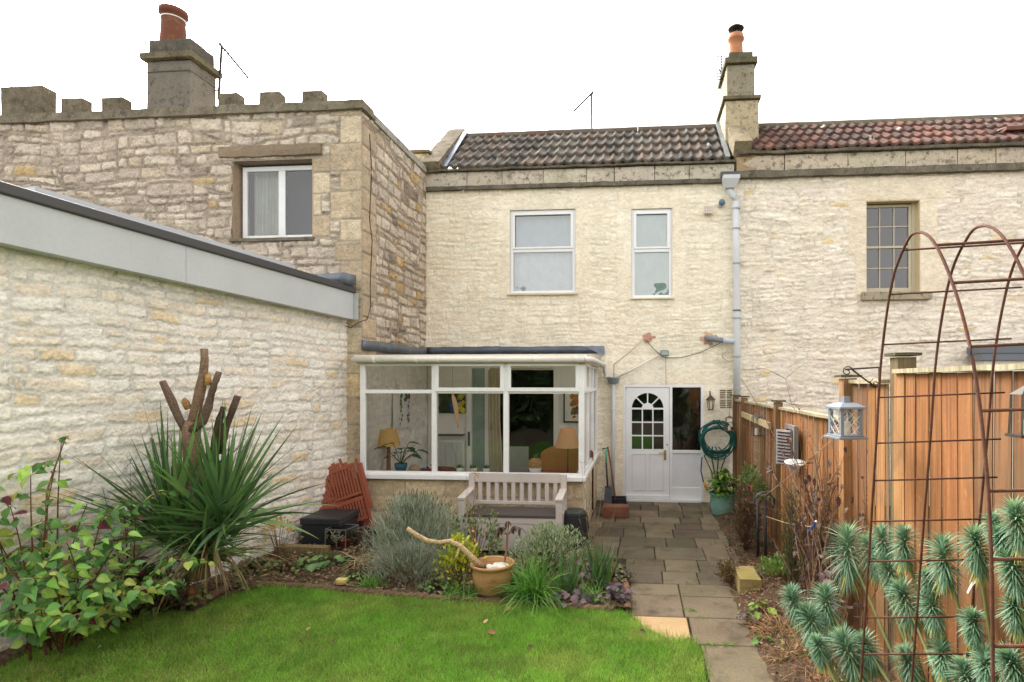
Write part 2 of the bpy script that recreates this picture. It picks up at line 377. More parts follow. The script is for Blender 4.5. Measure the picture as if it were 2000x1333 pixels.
def rbox(b, x0, x1, y0, y1, z0, z1, col, res=.1, amp=.008, seed=0, rot=None, cv=.08, f=9.0):
    """block with worn, uneven faces"""
    nx = max(1, round((x1-x0)/res)); ny = max(1, round((y1-y0)/res)); nz = max(1, round((z1-z0)/res))
    def pt(x, y, z):
        p = Vector((x, y, z))
        n = mnoise.noise_vector(p*f+Vector((seed, seed*1.7, 0)))*amp
        n2 = mnoise.noise_vector(p*f*.3+Vector((seed, 3, 5)))*amp
        q = p+n+n2
        return rot @ q if rot else q
    vid = {}; vs = []; fs = []; cs = []
    def V(i, j, k):
        if (i, j, k) not in vid:
            vid[(i, j, k)] = len(vs)
            p = (x0+(x1-x0)*i/nx, y0+(y1-y0)*j/ny, z0+(z1-z0)*k/nz)
            e = (i in (0, nx))+(j in (0, ny))+(k in (0, nz))
            if e >= 2:
                sh = min(.006, (x1-x0)*.1, (y1-y0)*.1, (z1-z0)*.1)
                cx = [(x0+x1)/2, (y0+y1)/2, (z0+z1)/2]
                p = tuple(a-(1 if a > c else -1)*sh for a, c in zip(p, cx))
            vs.append(pt(*p)); nn = 1+cv*2*mnoise.noise(Vector(p)*3.1+Vector((seed, 0, 0)))
            cs.append(tuple(max(0, min(1, c*nn)) for c in col))
        return vid[(i, j, k)]
    for i in range(nx):
        for j in range(ny):
            fs.append((V(i, j, 0), V(i, j+1, 0), V(i+1, j+1, 0), V(i+1, j, 0)))
            fs.append((V(i, j, nz), V(i+1, j, nz), V(i+1, j+1, nz), V(i, j+1, nz)))
    for i in range(nx):
        for k in range(nz):
            fs.append((V(i, 0, k), V(i+1, 0, k), V(i+1, 0, k+1), V(i, 0, k+1)))
            fs.append((V(i, ny, k), V(i, ny, k+1), V(i+1, ny, k+1), V(i+1, ny, k)))
    for j in range(ny):
        for k in range(nz):
            fs.append((V(0, j, k), V(0, j, k+1), V(0, j+1, k+1), V(0, j+1, k)))
            fs.append((V(nx, j, k), V(nx, j+1, k), V(nx, j+1, k+1), V(nx, j, k+1)))
    b.add(vs, fs, cs)
# ================================================================ SETTING: ground
FY = 10.0; XL = -3.81; XR = 1.70; XE = -4.03; LY = 7.6     # facade plane, left return, right boundary, extension wall, left house front
def pane(parent, x0, x1, z0, z1, y, m='glass'):
    b = MB(); b.add([(x0, y, z0), (x1, y, z0), (x1, y, z1), (x0, y, z1)], [(0, 1, 2, 3)], (1, 1, 1)); return b.build('pane', m, parent)
b = MB(); b.add([(-60, -60, -.06), (60, -60, -.06), (60, 60, -.06), (-60, 60, -.06)], [(0, 1, 2, 3)], C(92, 84, 70)); stru(b.build('ground', 'soil'))
rnd = random.Random(3)
lawn_px = [(0, 1312), (70, 1272), (130, 1243), (240, 1215), (370, 1193), (420, 1170), (480, 1146), (600, 1150), (700, 1160), (850, 1172), (960, 1180), (1080, 1188), (1212, 1198), (1236, 1207), (1262, 1232), (1310, 1250), (1350, 1250), (1372, 1275), (1380, 1333)]
lawn = [aZ(*p, 0).xy for p in lawn_px]
lawn = [Vector((-9, 1.8)), Vector((-5.6, 2.9))]+lawn+[Vector((.56, 2)), Vector((.56, -4)), Vector((-9, -4))]
b = MB(); b.add([(p.x, p.y, 0) for p in lawn], [tuple(range(len(lawn)-1, -1, -1))], C(70, 104, 34)); stru(b.build('lawn', 'grassbase'))
def inpoly(X, Y, poly):
    ins = np.zeros(X.shape, bool); n = len(poly)
    for i in range(n):
        x1, y1 = poly[i]; x2, y2 = poly[(i+1) % n]
        c = ((y1 > Y) != (y2 > Y)) & (X < (x2-x1)*(Y-y1)/(y2-y1+1e-12)+x1); ins ^= c
    return ins
# grass blades, numpy
def blades(name, n, bbox, poly, hmin, hmax, z, seed, colf, wd=.0035):
    rs = np.random.RandomState(seed)
    X = rs.uniform(bbox[0], bbox[1], n); Y = rs.uniform(bbox[2], bbox[3], n)
    pr = np.clip((bbox[3]-Y)/(bbox[3]-bbox[2]), 0, 1)
    k = inpoly(X, Y, poly); X = X[k]; Y = Y[k]; n = len(X)
    H = rs.uniform(hmin, hmax, n)*(1+.5*vn(X*3, Y*3, 4)); a = rs.uniform(0, 2*PI, n); ln = rs.uniform(.2, 1.1, n)*H; az = rs.uniform(0, 2*PI, n)
    W = wd*(.7+.6*rs.rand(n)); dx = np.cos(az)*W; dy = np.sin(az)*W; lx = np.cos(a)*ln; ly = np.sin(a)*ln
    Zb = np.full(n, z) if np.isscalar(z) else z(X, Y)
    P = np.zeros((n, 5, 3))
    P[:, 0] = np.stack([X-dx, Y-dy, Zb], -1); P[:, 1] = np.stack([X+dx, Y+dy, Zb], -1)
    P[:, 2] = np.stack([X+dx*.8+lx*.35, Y+dy*.8+ly*.35, Zb+H*.6], -1); P[:, 3] = np.stack([X-dx*.8+lx*.35, Y-dy*.8+ly*.35, Zb+H*.6], -1)
    P[:, 4] = np.stack([X+lx, Y+ly, Zb+H], -1)
    me = bpy.data.meshes.new(name); me.vertices.add(n*5); me.vertices.foreach_set('co', P.reshape(-1).astype(np.float32))
    o = (np.arange(n)*5)[:, None]
    li = np.concatenate([o+0, o+1, o+2, o+3, o+3, o+2, o+4], 1).reshape(-1)
    me.loops.add(n*7); me.loops.foreach_set('vertex_index', li.astype(np.int32))
    me.polygons.add(n*2); ls = np.stack([np.arange(n)*7, np.arange(n)*7+4], 1).reshape(-1); me.polygons.foreach_set('loop_start', ls.astype(np.int32))
    me.polygons.foreach_set('loop_total', np.tile([4, 3], n).astype(np.int32)); me.update(calc_edges=True)
    at = me.color_attributes.new('Col', 'FLOAT_COLOR', 'POINT'); cc = np.ones((n, 5, 4), dtype=np.float32)
    cc[:, :, :3] = colf(X, Y, rs)[:, None, :]; at.data.foreach_set('color', cc.ravel())
    return fin(name, me, 'grass')
def gcol(X, Y, rs):
    n = len(X); base = np.array(C(152, 200, 84)); yel = np.array(C(204, 208, 118)); dk = np.array(C(128, 180, 72)); dead = np.array(C(168, 156, 104))
    a = np.clip(.45+1.9*fbm(X*1.9, Y*1.9, 4, 8)+rs.normal(0, .2, n), 0, 1)[:, None]; c = base*(1-a*.5)+yel*a*.5
    d = np.clip(.3+1.4*fbm(X*4+9, Y*4, 3, 2)+rs.normal(0, .2, n), 0, 1)[:, None]; c = c*(1-d*.5)+dk*d*.5
    e = (rs.rand(n) < .05+.16*sst(.05, .4, fbm(X*1.7, Y*1.7, 3, 6))+.18*sst(.0, 1.5, -X-2.4)*sst(5.2, 4.0, Y))[:, None]; return np.where(e, dead, c)*(.62+.62*rs.rand(n)[:, None])*(1+.35*np.clip(fbm(X*9, Y*9, 2, 5), -.5, .5)[:, None])
lp = [tuple(p) for p in lawn]
stuff(blades('grass', 330000, (-5.6, .62, 3.1, 6.2), lp, .020, .050, 0.0, 1, gcol, .0022), 'short green lawn grass in front of the planted border', 'grass')
# scattered coarse tufts standing above the mown turf
fr = random.Random(18); gb = MB(); k = 0
while k < 260:
    x = fr.uniform(-4.2, .5); y = fr.uniform(3.2, 5.6)
    if not inpoly(np.array([x]), np.array([y]), lp)[0]: continue
    k += 1; c0 = fr.choice([C(118, 172, 66), C(150, 192, 86), C(98, 150, 60), C(176, 178, 104)]); rd = fr.uniform(.015, .05)
    for _ in range(fr.randint(8, 26)): gb.blade((x+fr.gauss(0, rd), y+fr.gauss(0, rd), 0), (fr.uniform(-.7, .7), fr.uniform(-.7, .7), 1), fr.uniform(.04, .075), .0045, fr.uniform(.2, 1.2), 3, cj(c0, fr, .2, .08))
stuff(gb.build('grass_tufts', 'grass'), 'coarser taller grass tufts scattered over the lawn', 'grass')
# long fringe of grass along lawn edges
fr = random.Random(8); gb = MB()
ed = [aZ(*p, 0) for p in lawn_px]
for i in range(len(ed)-1):
    a, c_ = ed[i], ed[i+1]; n = int((c_-a).length*170)
    for _ in range(n):
        p = a.lerp(c_, fr.random())+Vector((fr.uniform(-.05, .05), fr.uniform(-.05, .05), 0))
        gb.blade(p, (fr.uniform(-.5, .5), fr.uniform(-.5, .5), 1), fr.uniform(.04, .09), .004, fr.uniform(0, .8), 3, cj(C(118, 168, 60), fr, .25, .12))
stuff(gb.build('grass_fringe', 'grass'), 'longer uncut grass fringe along the lawn edge', 'grass')
# planted bed soil
def bedz(x, y): return .03+.06*sst(5.9, 6.8, y)*(1-sst(-3.2, -2.5, x))
bx = np.linspace(-5.5, .0, 180); by = np.linspace(3.0, 7.3, 150); BX, BY = np.meshgrid(bx, by)
rope_px = [(-300, 1395), (0, 1300), (60, 1262), (130, 1235), (370, 1188), (470, 1140), (600, 1147), (700, 1157), (850, 1168), (960, 1176), (1080, 1184), (1200, 1192), (1226, 1192), (1222, 1140)]
BZ = bedz(BX, BY)+.018*fbm(BX*9, BY*9, 4, 3); cc = np.array(C(104, 86, 66))*(1+.5*fbm(BX*14, BY*14, 3, 1)[..., None])
bedpoly = [tuple(aZ(*p, 0).xy) for p in rope_px]+[(-.2, 6.5), (-1.0, 6.55), (-2.3, 6.6), (-3.1, 7.2), (-4.1, 7.4), (-5.4, 2.9)]
kx = (bx[:-1]+bx[1:])/2; ky = (by[:-1]+by[1:])/2; KX, KY = np.meshgrid(kx, ky); keep = inpoly(KX, KY, bedpoly)
stru(grid_mesh('soil', np.stack([BX, BY, BZ], -1), np.clip(cc, 0, 1), 'soil', None, keep))
mb = MB(); rr = random.Random(12)
while len(mb.v) < 4*6500:
    x = rr.uniform(-4.8, 0); y = rr.uniform(3, 7.2)
    if not inpoly(np.array([x]), np.array([y]), bedpoly)[0]: continue
    z = float(bedz(x, y))+rr.uniform(.004, .03); s = rr.uniform(.008, .024); c_ = cj(rr.choice([C(122, 96, 72), C(98, 76, 58), C(150, 122, 92), C(76, 60, 48), C(172, 150, 122)]), rr, .2)
    m = Matrix.Translation((x, y, z)) @ Matrix.Rotation(rr.uniform(0, 6.28), 4, 'Z') @ Matrix.Rotation(rr.uniform(-.8, .8), 4, 'X')
    mb.add([m @ Vector(q) for q in ((-s, -s*.4, 0), (s, -s*.35, 0), (s*.8, s*.4, s*.2), (-s*.9, s*.5, -s*.1))], [(0, 1, 2, 3)], c_)
stuff(mb.build('bark_mulch', 'soil'), 'brown bark chips scattered over the border soil', 'mulch')
# right bed
bx = np.linspace(.7, 1.78, 40); by = np.linspace(1.6, 9.6, 200); BX, BY = np.meshgrid(bx, by)
def rbz(x, y): return -.02+.10*sst(.84, 1.15, x-.26*sst(5.9, 6.6, y))
BZ = rbz(BX, BY)+.02*fbm(BX*9, BY*9, 4, 3); cc = np.array(C(86, 72, 54))*(1+.5*fbm(BX*14, BY*14, 3, 1)[..., None])
stru(grid_mesh('soil', np.stack([BX, BY, BZ], -1), np.clip(cc, 0, 1), 'soil'))
# paving
pb = MB(); rr = random.Random(5)
ys = [9.98, 9.72, 9.30, 8.87, 8.50, 8.16, 7.70, 7.25, 6.76, 6.34, 5.95]
def slab(x0, x1, y0, y1, z, col):
    g = .006; j = lambda: rr.uniform(-.003, .003)
    t = rr.uniform(-.002, .002)
    top = [(x0+g+j(), y0+g+j(), z+t), (x1-g+j(), y0+g+j(), z+j()), (x1-g+j(), y1-g+j(), z-t), (x0+g+j(), y1-g+j(), z+j())]
    cx, cy = (x0+x1)/2, (y0+y1)/2; q = .008
    rim = [(p[0], p[1], p[2]-.005) for p in top]; inn = [(p[0]+(q if p[0] < cx else -q), p[1]+(q if p[1] < cy else -q), p[2]) for p in top]
    bot = [(p[0], p[1], z-.05) for p in top]
    fs = [(0, 1, 2, 3)]
    for i in range(4):
        k = (i+1) % 4; fs.append((4+i, 4+k, k, i)); fs.append((8+i, 8+k, 4+k, 4+i))
    pb.add(inn+rim+bot, fs, col)
for i in range(len(ys)-1):
    y1, y0 = ys[i], ys[i+1]; x = -3.75+rr.uniform(-.3, 0)
    while x < 1.5:
        wd = rr.choice([.3, .45, .45, .6, .38]); 
        if y0 > 7.2 or x > -3.1: slab(x, min(x+wd, 1.62), y0, y1, .0, cj(rr.choice([C(118, 107, 88), C(107, 98, 80), C(127, 115, 94), C(99, 91, 75)]), rr, .08)) if (y0 > 6.5 or x > -.45) else None
        x += wd
big = [(5.95, 5.62), (5.62, 5.12), (5.12, 4.60), (4.60, 3.98), (3.98, 3.4), (3.4, 2.8)]
for i, (y1, y0) in enumerate(big):
    xs = [(-.08, .42), (.42, 1.0)] if i < 2 else ([(.45, 1.05)] if i == 2 else [(.5, 1.1)])
    for (a, c_) in xs: slab(a, c_, y0, y1, .0, cj(C(124, 111, 90), rr, .08))
path = stru(pb.build('path', 'pave'))
pb = MB(); slab(-.08, .44, 4.62, 5.11, .004, C(188, 158, 116))
t = pb.build('paving_slab', mat('sandy new paving', .9, (4, .1), (50, .1), (50, .3, .004), spots=[(6, .6, .75, C(170, 140, 90), .5)]))
tag(t, 'new yellow sandstone slab set at the corner of the lawn among grey slabs', 'paving slab'); t['kind'] = 'structure'; del t['category']
b = MB(); b.add([(-4.0, 6.0, -.03), (1.7, 6.0, -.03), (1.7, 10.0, -.03), (-4.0, 10.0, -.03)], [(0, 1, 2, 3)], C(66, 62, 46)); b.add([(-.1, 2.6, -.031), (1.7, 2.6, -.031), (1.7, 6.0, -.031), (-.1, 6.0, -.031)], [(0, 1, 2, 3)], C(66, 62, 46)); stru(b.build('path_bed', 'soil'))

# ================================================================ LEFT STONE HOUSE
PALL = [C(208, 195, 176), C(197, 184, 166), C(216, 203, 184), C(187, 174, 157), C(204, 192, 175), C(199, 184, 161)]
def window(parent, x0, x1, z0, z1, y, fw=.06, dp=.07, rails=(), mulls=(), m='upvc', col=(.85, .86, .87), gm='glass', name='window', rw=None, pd=.03):
    b = MB(); rw = rw or fw
    b.box(x0, x0+fw, y, y+dp, z0, z1, col); b.box(x1-fw, x1, y, y+dp, z0, z1, col)
    b.box(x0+fw, x1-fw, y+.002, y+dp, z1-fw, z1, col); b.box(x0+fw, x1-fw, y+.002, y+dp, z0, z0+fw, col)
    for r_ in rails: b.box(x0+fw, x1-fw, y+.002, y+dp, r_-rw/2, r_+rw/2, col)
    zz = [z0+fw]+[q for r_ in sorted(rails) for q in (r_-rw/2, r_+rw/2)]+[z1-fw]
    for mx in mulls:
        for a, c_ in zip(zz[::2], zz[1::2]): b.box(mx-rw/2, mx+rw/2, y+.004, y+dp, a, c_, col)
    f = b.build(name, m, parent, bevel=.006 if fw > .03 else .002)
    xx = [x0+fw]+[q for r_ in sorted(mulls) for q in (r_-rw/2, r_+rw/2)]+[x1-fw]
    for a, c_ in zip(zz[::2], zz[1::2]):
        for e, g in zip(xx[::2], xx[1::2]): pane(f, e, g, a, c_, y+pd, gm)
    return f
def room(parent, x0, x1, y0, y1, z0, z1, col, name='room'):
    b = MB(); b.add([(x, y, z) for z in (z0, z1) for y in (y0, y1) for x in (x0, x1)], [(0, 1, 3, 2), (4, 6, 7, 5), (2, 3, 7, 6), (0, 2, 6, 4), (1, 5, 7, 3)], col)
    return b.build(name, 'plaster', parent)
lh = thing('stone_house', 'brown rubble stone house with battlement blocks and a two light window, at left', 'house', (-6.5, 8.5, 0))
wx0, wx1, wz0, wz1 = wx(463, LY), wx(611, LY), wz(540, 465, LY), wz(540, 313, LY)
lx0, lx1, lz0, lz1 = wx(430, LY), wx(630, LY), wz(530, 308, LY), wz(530, 287, LY)
ash = []
z = 2.2
rr = random.Random(4)
while z < 5.85:
    h = rr.uniform(.24, .42); ash.append((XL-rr.choice([.32, .46, .40]), XL, z, min(z+h, 5.88))); z += h
for zz_ in np.arange(wz0, wz1, .3): ash.append((wx1, wx1+rr.choice([.13, .26]), zz_, min(zz_+.3, wz1)))
ash.append((wx0-.35, wx1+.2, wz1+.0, wz1+.02))
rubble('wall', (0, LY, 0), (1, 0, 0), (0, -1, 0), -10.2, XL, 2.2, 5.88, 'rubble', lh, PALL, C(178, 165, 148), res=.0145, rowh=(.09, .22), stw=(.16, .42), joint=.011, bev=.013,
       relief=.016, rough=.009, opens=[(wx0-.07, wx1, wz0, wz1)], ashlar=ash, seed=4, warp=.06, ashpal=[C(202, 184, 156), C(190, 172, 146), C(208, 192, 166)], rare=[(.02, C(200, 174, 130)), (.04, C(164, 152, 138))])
b = MB()   # plain lower strip of quoins below the extension roof
rubble('wall', (0, LY, 0), (1, 0, 0), (0, -1, 0), -4.3, XL, 0, 2.2, 'rubble', lh, PALL, C(178, 165, 148), res=.02, seed=14, warp=.02,
       ashlar=[(-4.12, XL, .02+.37*i, .37+.37*i) for i in range(6)], ashpal=[C(202, 184, 156), C(190, 172, 146), C(206, 184, 150)])
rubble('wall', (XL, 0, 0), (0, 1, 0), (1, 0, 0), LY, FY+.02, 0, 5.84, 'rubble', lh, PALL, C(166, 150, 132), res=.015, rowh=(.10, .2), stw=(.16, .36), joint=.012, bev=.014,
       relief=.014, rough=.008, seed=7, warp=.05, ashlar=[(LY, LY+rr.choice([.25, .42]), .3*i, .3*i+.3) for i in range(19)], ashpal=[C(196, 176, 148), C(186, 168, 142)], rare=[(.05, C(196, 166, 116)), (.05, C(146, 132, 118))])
b = MB(); b.box(-10.2, XL-.02, LY+.45, 12.5, 0, 5.7, C(160, 146, 124)); b.build('house_body', 'plain', lh)
# parapet coping
b = MB(); rbox(b, -10.2, XL+.05, LY-.07, LY+.3, 5.86, 5.99, C(128, 120, 102), .12, .010, 1); b.build('coping', 'lichen', lh)
b = MB(); rbox(b, XL-.28, XL+.05, LY+.31, FY+.05, 5.83, 5.95, C(168, 166, 156), .14, .006, 2); b.build('coping', 'band', lh)
for i, (a, c_, t, bt) in enumerate([(0, 82, 168, 218), (118, 160, 191, 214), (197, 238, 189, 212), (425, 464, 181, 206), (505, 545, 178, 203), (589, 629, 176, 200)]):
    b = MB(); Ym = LY+.1
    rbox(b, wx(a, Ym), wx(c_, Ym), Ym, Ym+.17+(.05 if i == 0 else 0), 5.98, wz((a+c_)/2, t, Ym), C(116, 108, 90), .09, .007, i+3)
    b.build('merlon', 'lichen', lh)
b = MB(); rbox(b, lx0, lx1, LY-.06, LY+.1, lz0, lz1+.01, C(140, 124, 104), .1, .010, 8); b.build('lintel', 'rubble', lh)
b = MB(); rbox(b, wx(450, LY), wx(616, LY), LY-.05, LY+.16, wz0-.055, wz0-.002, C(120, 112, 96), .1, .006, 9); b.build('window_sill', 'lichen', lh)
b = MB()   # reveals
b.box(wx0-.07-.002, wx0-.07+.012, LY+.0, LY+.24, wz0, wz1, C(170, 150, 126)); b.box(wx1-.01, wx1+.01, LY, LY+.24, wz0, wz1, C(176, 158, 132)); b.box(wx0-.05, wx1-.012, LY+.02, LY+.24, wz1-.0, wz1+.03, C(140, 126, 106))
b.build('window_reveal', 'rubble', lh)
wz1b = wz1-.03
f = window(lh, wx0-.02, wx1+.03, wz0+.01, wz1b, LY+.14, .065, .07, mulls=[(wx0+wx1)/2+.01], rw=.10, m='oldwhite', gm='glassdark')
b = MB(); n = 26
for i in range(n):
    xa = wx0+.05+.42*i/n; xb = wx0+.05+.42*(i+1)/n; ya = LY+.30+.02*math.sin(i*1.9); yb = LY+.30+.02*math.sin((i+1)*1.9)
    b.add([(xa, ya, wz0), (xb, yb, wz0), (xb, yb, wz1b), (xa, ya, wz1b)], [(0, 1, 2, 3)], C(226, 222, 208))
b.build('curtain', 'fabric', f, smooth=True)
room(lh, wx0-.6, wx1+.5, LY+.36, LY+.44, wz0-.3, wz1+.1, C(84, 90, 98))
# chimney
Yc = 8.35; cx0, cx1 = wx(286, Yc), wx(372, Yc)
zt = wz(330, 75, Yc)
b = MB(); rbox(b, cx0, cx1, Yc, Yc+.55, 5.7, zt-.35, C(122, 117, 106), .1, .006, 11); rbox(b, cx0+.02, cx1-.01, Yc+.02, Yc+.53, zt-.235, zt, C(92, 88, 78), .09, .008, 12)
ch = b.build('chimney', 'band', lh)
b = MB(); rbox(b, cx0-.07, cx1+.07, Yc-.07, Yc+.62, zt-.34, zt-.24, C(112, 106, 84), .08, .008, 13); b.build('chimney_cornice', 'lichen', ch)
b = MB(); pc = aY(334, 30, Yc+.2); b.lathe((pc.x, Yc+.25, zt-.01), [(.19, 0), (.185, .08), (.165, .45), (.16, .50), (.20, .52), (.20, .60), (.15, .62), (.14, .5)], 24, C(116, 72, 54)); b.build('chimney_pot', 'terracotta', ch, smooth=True)
b = MB(); b.lathe((pc.x, Yc+.25, zt-.01), [(.168, .44), (.178, .445), (.178, .46), (.168, .465)], 24, C(210, 205, 200)); b.build('pot_strap', 'metal', ch)
b = MB()
for zq in (zt-.52,): b.tube([(cx0-.01, Yc-.012, zq), (cx1+.012, Yc-.012, zq), (cx1+.014, Yc+.56, zq-.0)], .008, 5, C(120, 122, 122))
b.build('strap', 'metal', ch)
# ---- TV aerial on left chimney
def aerial(name, label, base, top, bdir, L, group=None, n=9, brk=None, el=.12):
    t = thing(name, label, 'aerial', base, group)
    b = MB(); b.tube([base, top], .022, 6, C(70, 68, 66))
    if brk:
        for q in brk: b.beam(q[0], q[1], .02, .02, C(100, 98, 96))
    b.build('mast', 'metal', t)
    d = Vector(bdir).normalized(); a = Vector(top); b = MB(); b.tube([a-d*.06, a+d*L], .019, 5, C(84, 82, 80))
    side = d.cross(Vector((0, 0, 1))).normalized()
    for i in range(n):
        p = a+d*(L*i/(n-1)); s_ = el*(1-.4*i/(n-1)); b.tube([p-side*s_, p+side*s_], .008, 4, C(90, 90, 90))
    for zz_ in (-.07, -.03, .03, .07): b.tube([a-d*.05-side*.1+Vector((0, 0, zz_)), a-d*.05+side*.1+Vector((0, 0, zz_))], .008, 4, C(80, 80, 82))
    b.build('boom', 'metal', t); return t
ab = aY(427, 195, 8.9); at_ = aY(433, 90, 8.9); ae = aY(485, 153, 8.9)
aerial('tv_aerial', 'television aerial on a mast beside the wide stone chimney', ab, at_, ae-at_, (ae-at_).length, brk=[((cx1, Yc+.5, ab.z+.12), (ab.x+.01, 8.9, ab.z+.16)), ((cx1, Yc+.5, ab.z+.42), (ab.x+.05, 8.9, ab.z+.36))])
ab = aY(1156, 262, 11.9); at_ = aY(1155, 183, 11.9); ae = aY(1121, 217, 11.9)
aerial('tv_aerial', 'small television aerial standing alone behind the middle of the grey tiled roof', ab, at_, ae-at_, (ae-at_).length, n=8, el=.03)

# ================================================================ EXTENSION (grey fascia)
ex = thing('house_extension', 'single storey extension of pale new stone under a deep light grey fascia', 'extension', (XE, LY, 0))
def rise(b):          # the roof edge climbs gently towards the garden
    b.v = [(x, y, z+(LY-y)*.049) for (x, y, z) in b.v]; return b
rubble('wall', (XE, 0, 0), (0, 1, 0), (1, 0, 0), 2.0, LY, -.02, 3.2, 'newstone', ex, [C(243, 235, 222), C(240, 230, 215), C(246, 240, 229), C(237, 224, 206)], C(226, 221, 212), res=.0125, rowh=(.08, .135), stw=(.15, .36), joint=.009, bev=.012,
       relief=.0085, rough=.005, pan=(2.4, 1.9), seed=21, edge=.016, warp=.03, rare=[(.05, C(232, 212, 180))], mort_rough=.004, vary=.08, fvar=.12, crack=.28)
b = MB(); b.box(-9.5, XE-.03, 1.9, LY-.02, 0, 2.9, C(200, 190, 170)); b.build('extension_body', 'plain', ex)
for (a, c_) in ((1.8, 5.188), (5.192, LY-.06)):
    b = MB(); b.box(-3.885, -3.865, a, c_, 2.945, 3.305, C(192, 195, 196)); rise(b).build('fascia', 'paint', ex)
b = MB(); b.box(-3.885, -3.80, LY-.055, LY-.045, 2.945, 3.305, C(192, 195, 196)); b.box(-3.884, -4.2, 1.8, LY-.06, 2.946, 2.962, C(186, 190, 192)); rise(b).build('soffit', 'paint', ex)
b = MB(); b.box(-3.98, -3.835, 1.8, LY-.04, 3.306, 3.395, C(72, 70, 70)); rise(b).build('roof_kerb', 'paint', ex, bevel=.012)
b = MB(); b.box(-9.5, -3.99, 1.8, LY-.04, 3.25, 3.34, C(90, 90, 90)); rise(b).build('roof', 'plain', ex)
b = MB(); b.box(-5.6, -4.45, 4.3, 7.12, 3.34, 3.62, C(190, 194, 197)); rise(b).build('rooflight', 'paint', ex)
b = MB(); rbox(b, -5.5, -3.80, LY-.30, LY-.08, 3.40, 3.56, C(104, 112, 122), .12, .014, 5); b.build('lead_flashing', 'lead', ex, smooth=True)
ex.rotation_euler = (0, 0, R(-12.8))

# ================================================================ CREAM HOUSE (middle)
mh = thing('cream_house', 'cream painted rubble cottage with grey tiled roof and white half glazed door', 'house', (-1, 11, 0))
W1 = (wx(996, FY), wx(1124, FY), wz(1060, 574, FY), wz(1060, 410, FY)); W2 = (wx(1233, FY), wx(1313, FY), wz(1273, 583, FY), wz(1273, 408, FY))
DR = (wx(1217, FY), wx(1373, FY), 0.02, wz(1290, 752, FY))
ash = []
for (a, c_, e, g) in (W1, W2):
    ash += [(a-.22, c_+.2, g, g+.26), (a-.25, a, e-.05, e+(g-e)*.34), (a-.14, a, e+(g-e)*.34, e+(g-e)*.68), (a-.25, a, e+(g-e)*.68, g), (c_, c_+.24, e, g-.5*(g-e)), (c_, c_+.16, g-.5*(g-e), g)]
z = DR[3]
ash += [(DR[0]-.3, DR[0]+.75, z, z+.26), (DR[0]+.75, XR-.2, z, z+.26), (DR[0]-.35, DR[0]+.3, z+.26, z+.5), (DR[0]+.3, XR-.6, z+.26, z+.5)]
ash += [(DR[1], XR, z-.3*i-.3, z-.3*i) for i in range(7)]+[(DR[0]-.35, DR[0], z-.36*i-.36, z-.36*i) for i in range(6)]
ash += [(XR-.25, XR, 2.6+.3*i, 2.9+.3*i) for i in range(10) if i % 2 == 0]
CR = [C(244, 235, 214), C(243, 232, 210), C(246, 238, 219)]
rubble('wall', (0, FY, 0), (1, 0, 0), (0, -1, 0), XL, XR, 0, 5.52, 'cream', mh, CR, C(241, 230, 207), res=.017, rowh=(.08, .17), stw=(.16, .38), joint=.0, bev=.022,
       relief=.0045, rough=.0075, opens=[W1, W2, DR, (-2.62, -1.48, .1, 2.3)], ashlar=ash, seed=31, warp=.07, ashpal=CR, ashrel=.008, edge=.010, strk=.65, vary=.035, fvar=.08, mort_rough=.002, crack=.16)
b = MB(); b.box(XL, XR, FY+.35, FY+.4, 2.45, 3.0, C(150, 140, 120)); b.box(XL, XR+5, 13.2, 13.3, 0, 6, C(170, 160, 140)); b.build('house_body', 'plain', mh)
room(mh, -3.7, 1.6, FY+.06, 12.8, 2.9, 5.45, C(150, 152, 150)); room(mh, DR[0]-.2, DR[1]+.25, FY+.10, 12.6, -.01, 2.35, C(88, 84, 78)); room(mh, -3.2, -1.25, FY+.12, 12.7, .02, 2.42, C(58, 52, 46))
b = MB(); rbox(b, XL, XR-.02, FY-.08, FY+.02, 5.515, 5.595, C(110, 104, 92), .12, .010, 21); b.build('cornice', 'lichen', mh)
xx = XL; rr = random.Random(6); b = MB()
while xx < XR-.05:
    x2 = min(XR-.02, xx+rr.uniform(.45, .85)); rbox(b, xx, x2-.0015, FY-.03+rr.uniform(-.001, .001), FY+.04, 5.597, 5.855, cj(C(200, 192, 174), rr, .05), .12, .005, int(xx*10)+40); xx = x2
b.build('parapet_band', 'band', mh)
b = MB(); rbox(b, XL, XR-.02, FY-.09, FY+.05, 5.857, 5.90, C(104, 98, 84), .1, .012, 23); b.build('eaves_slab', 'lichen', mh)
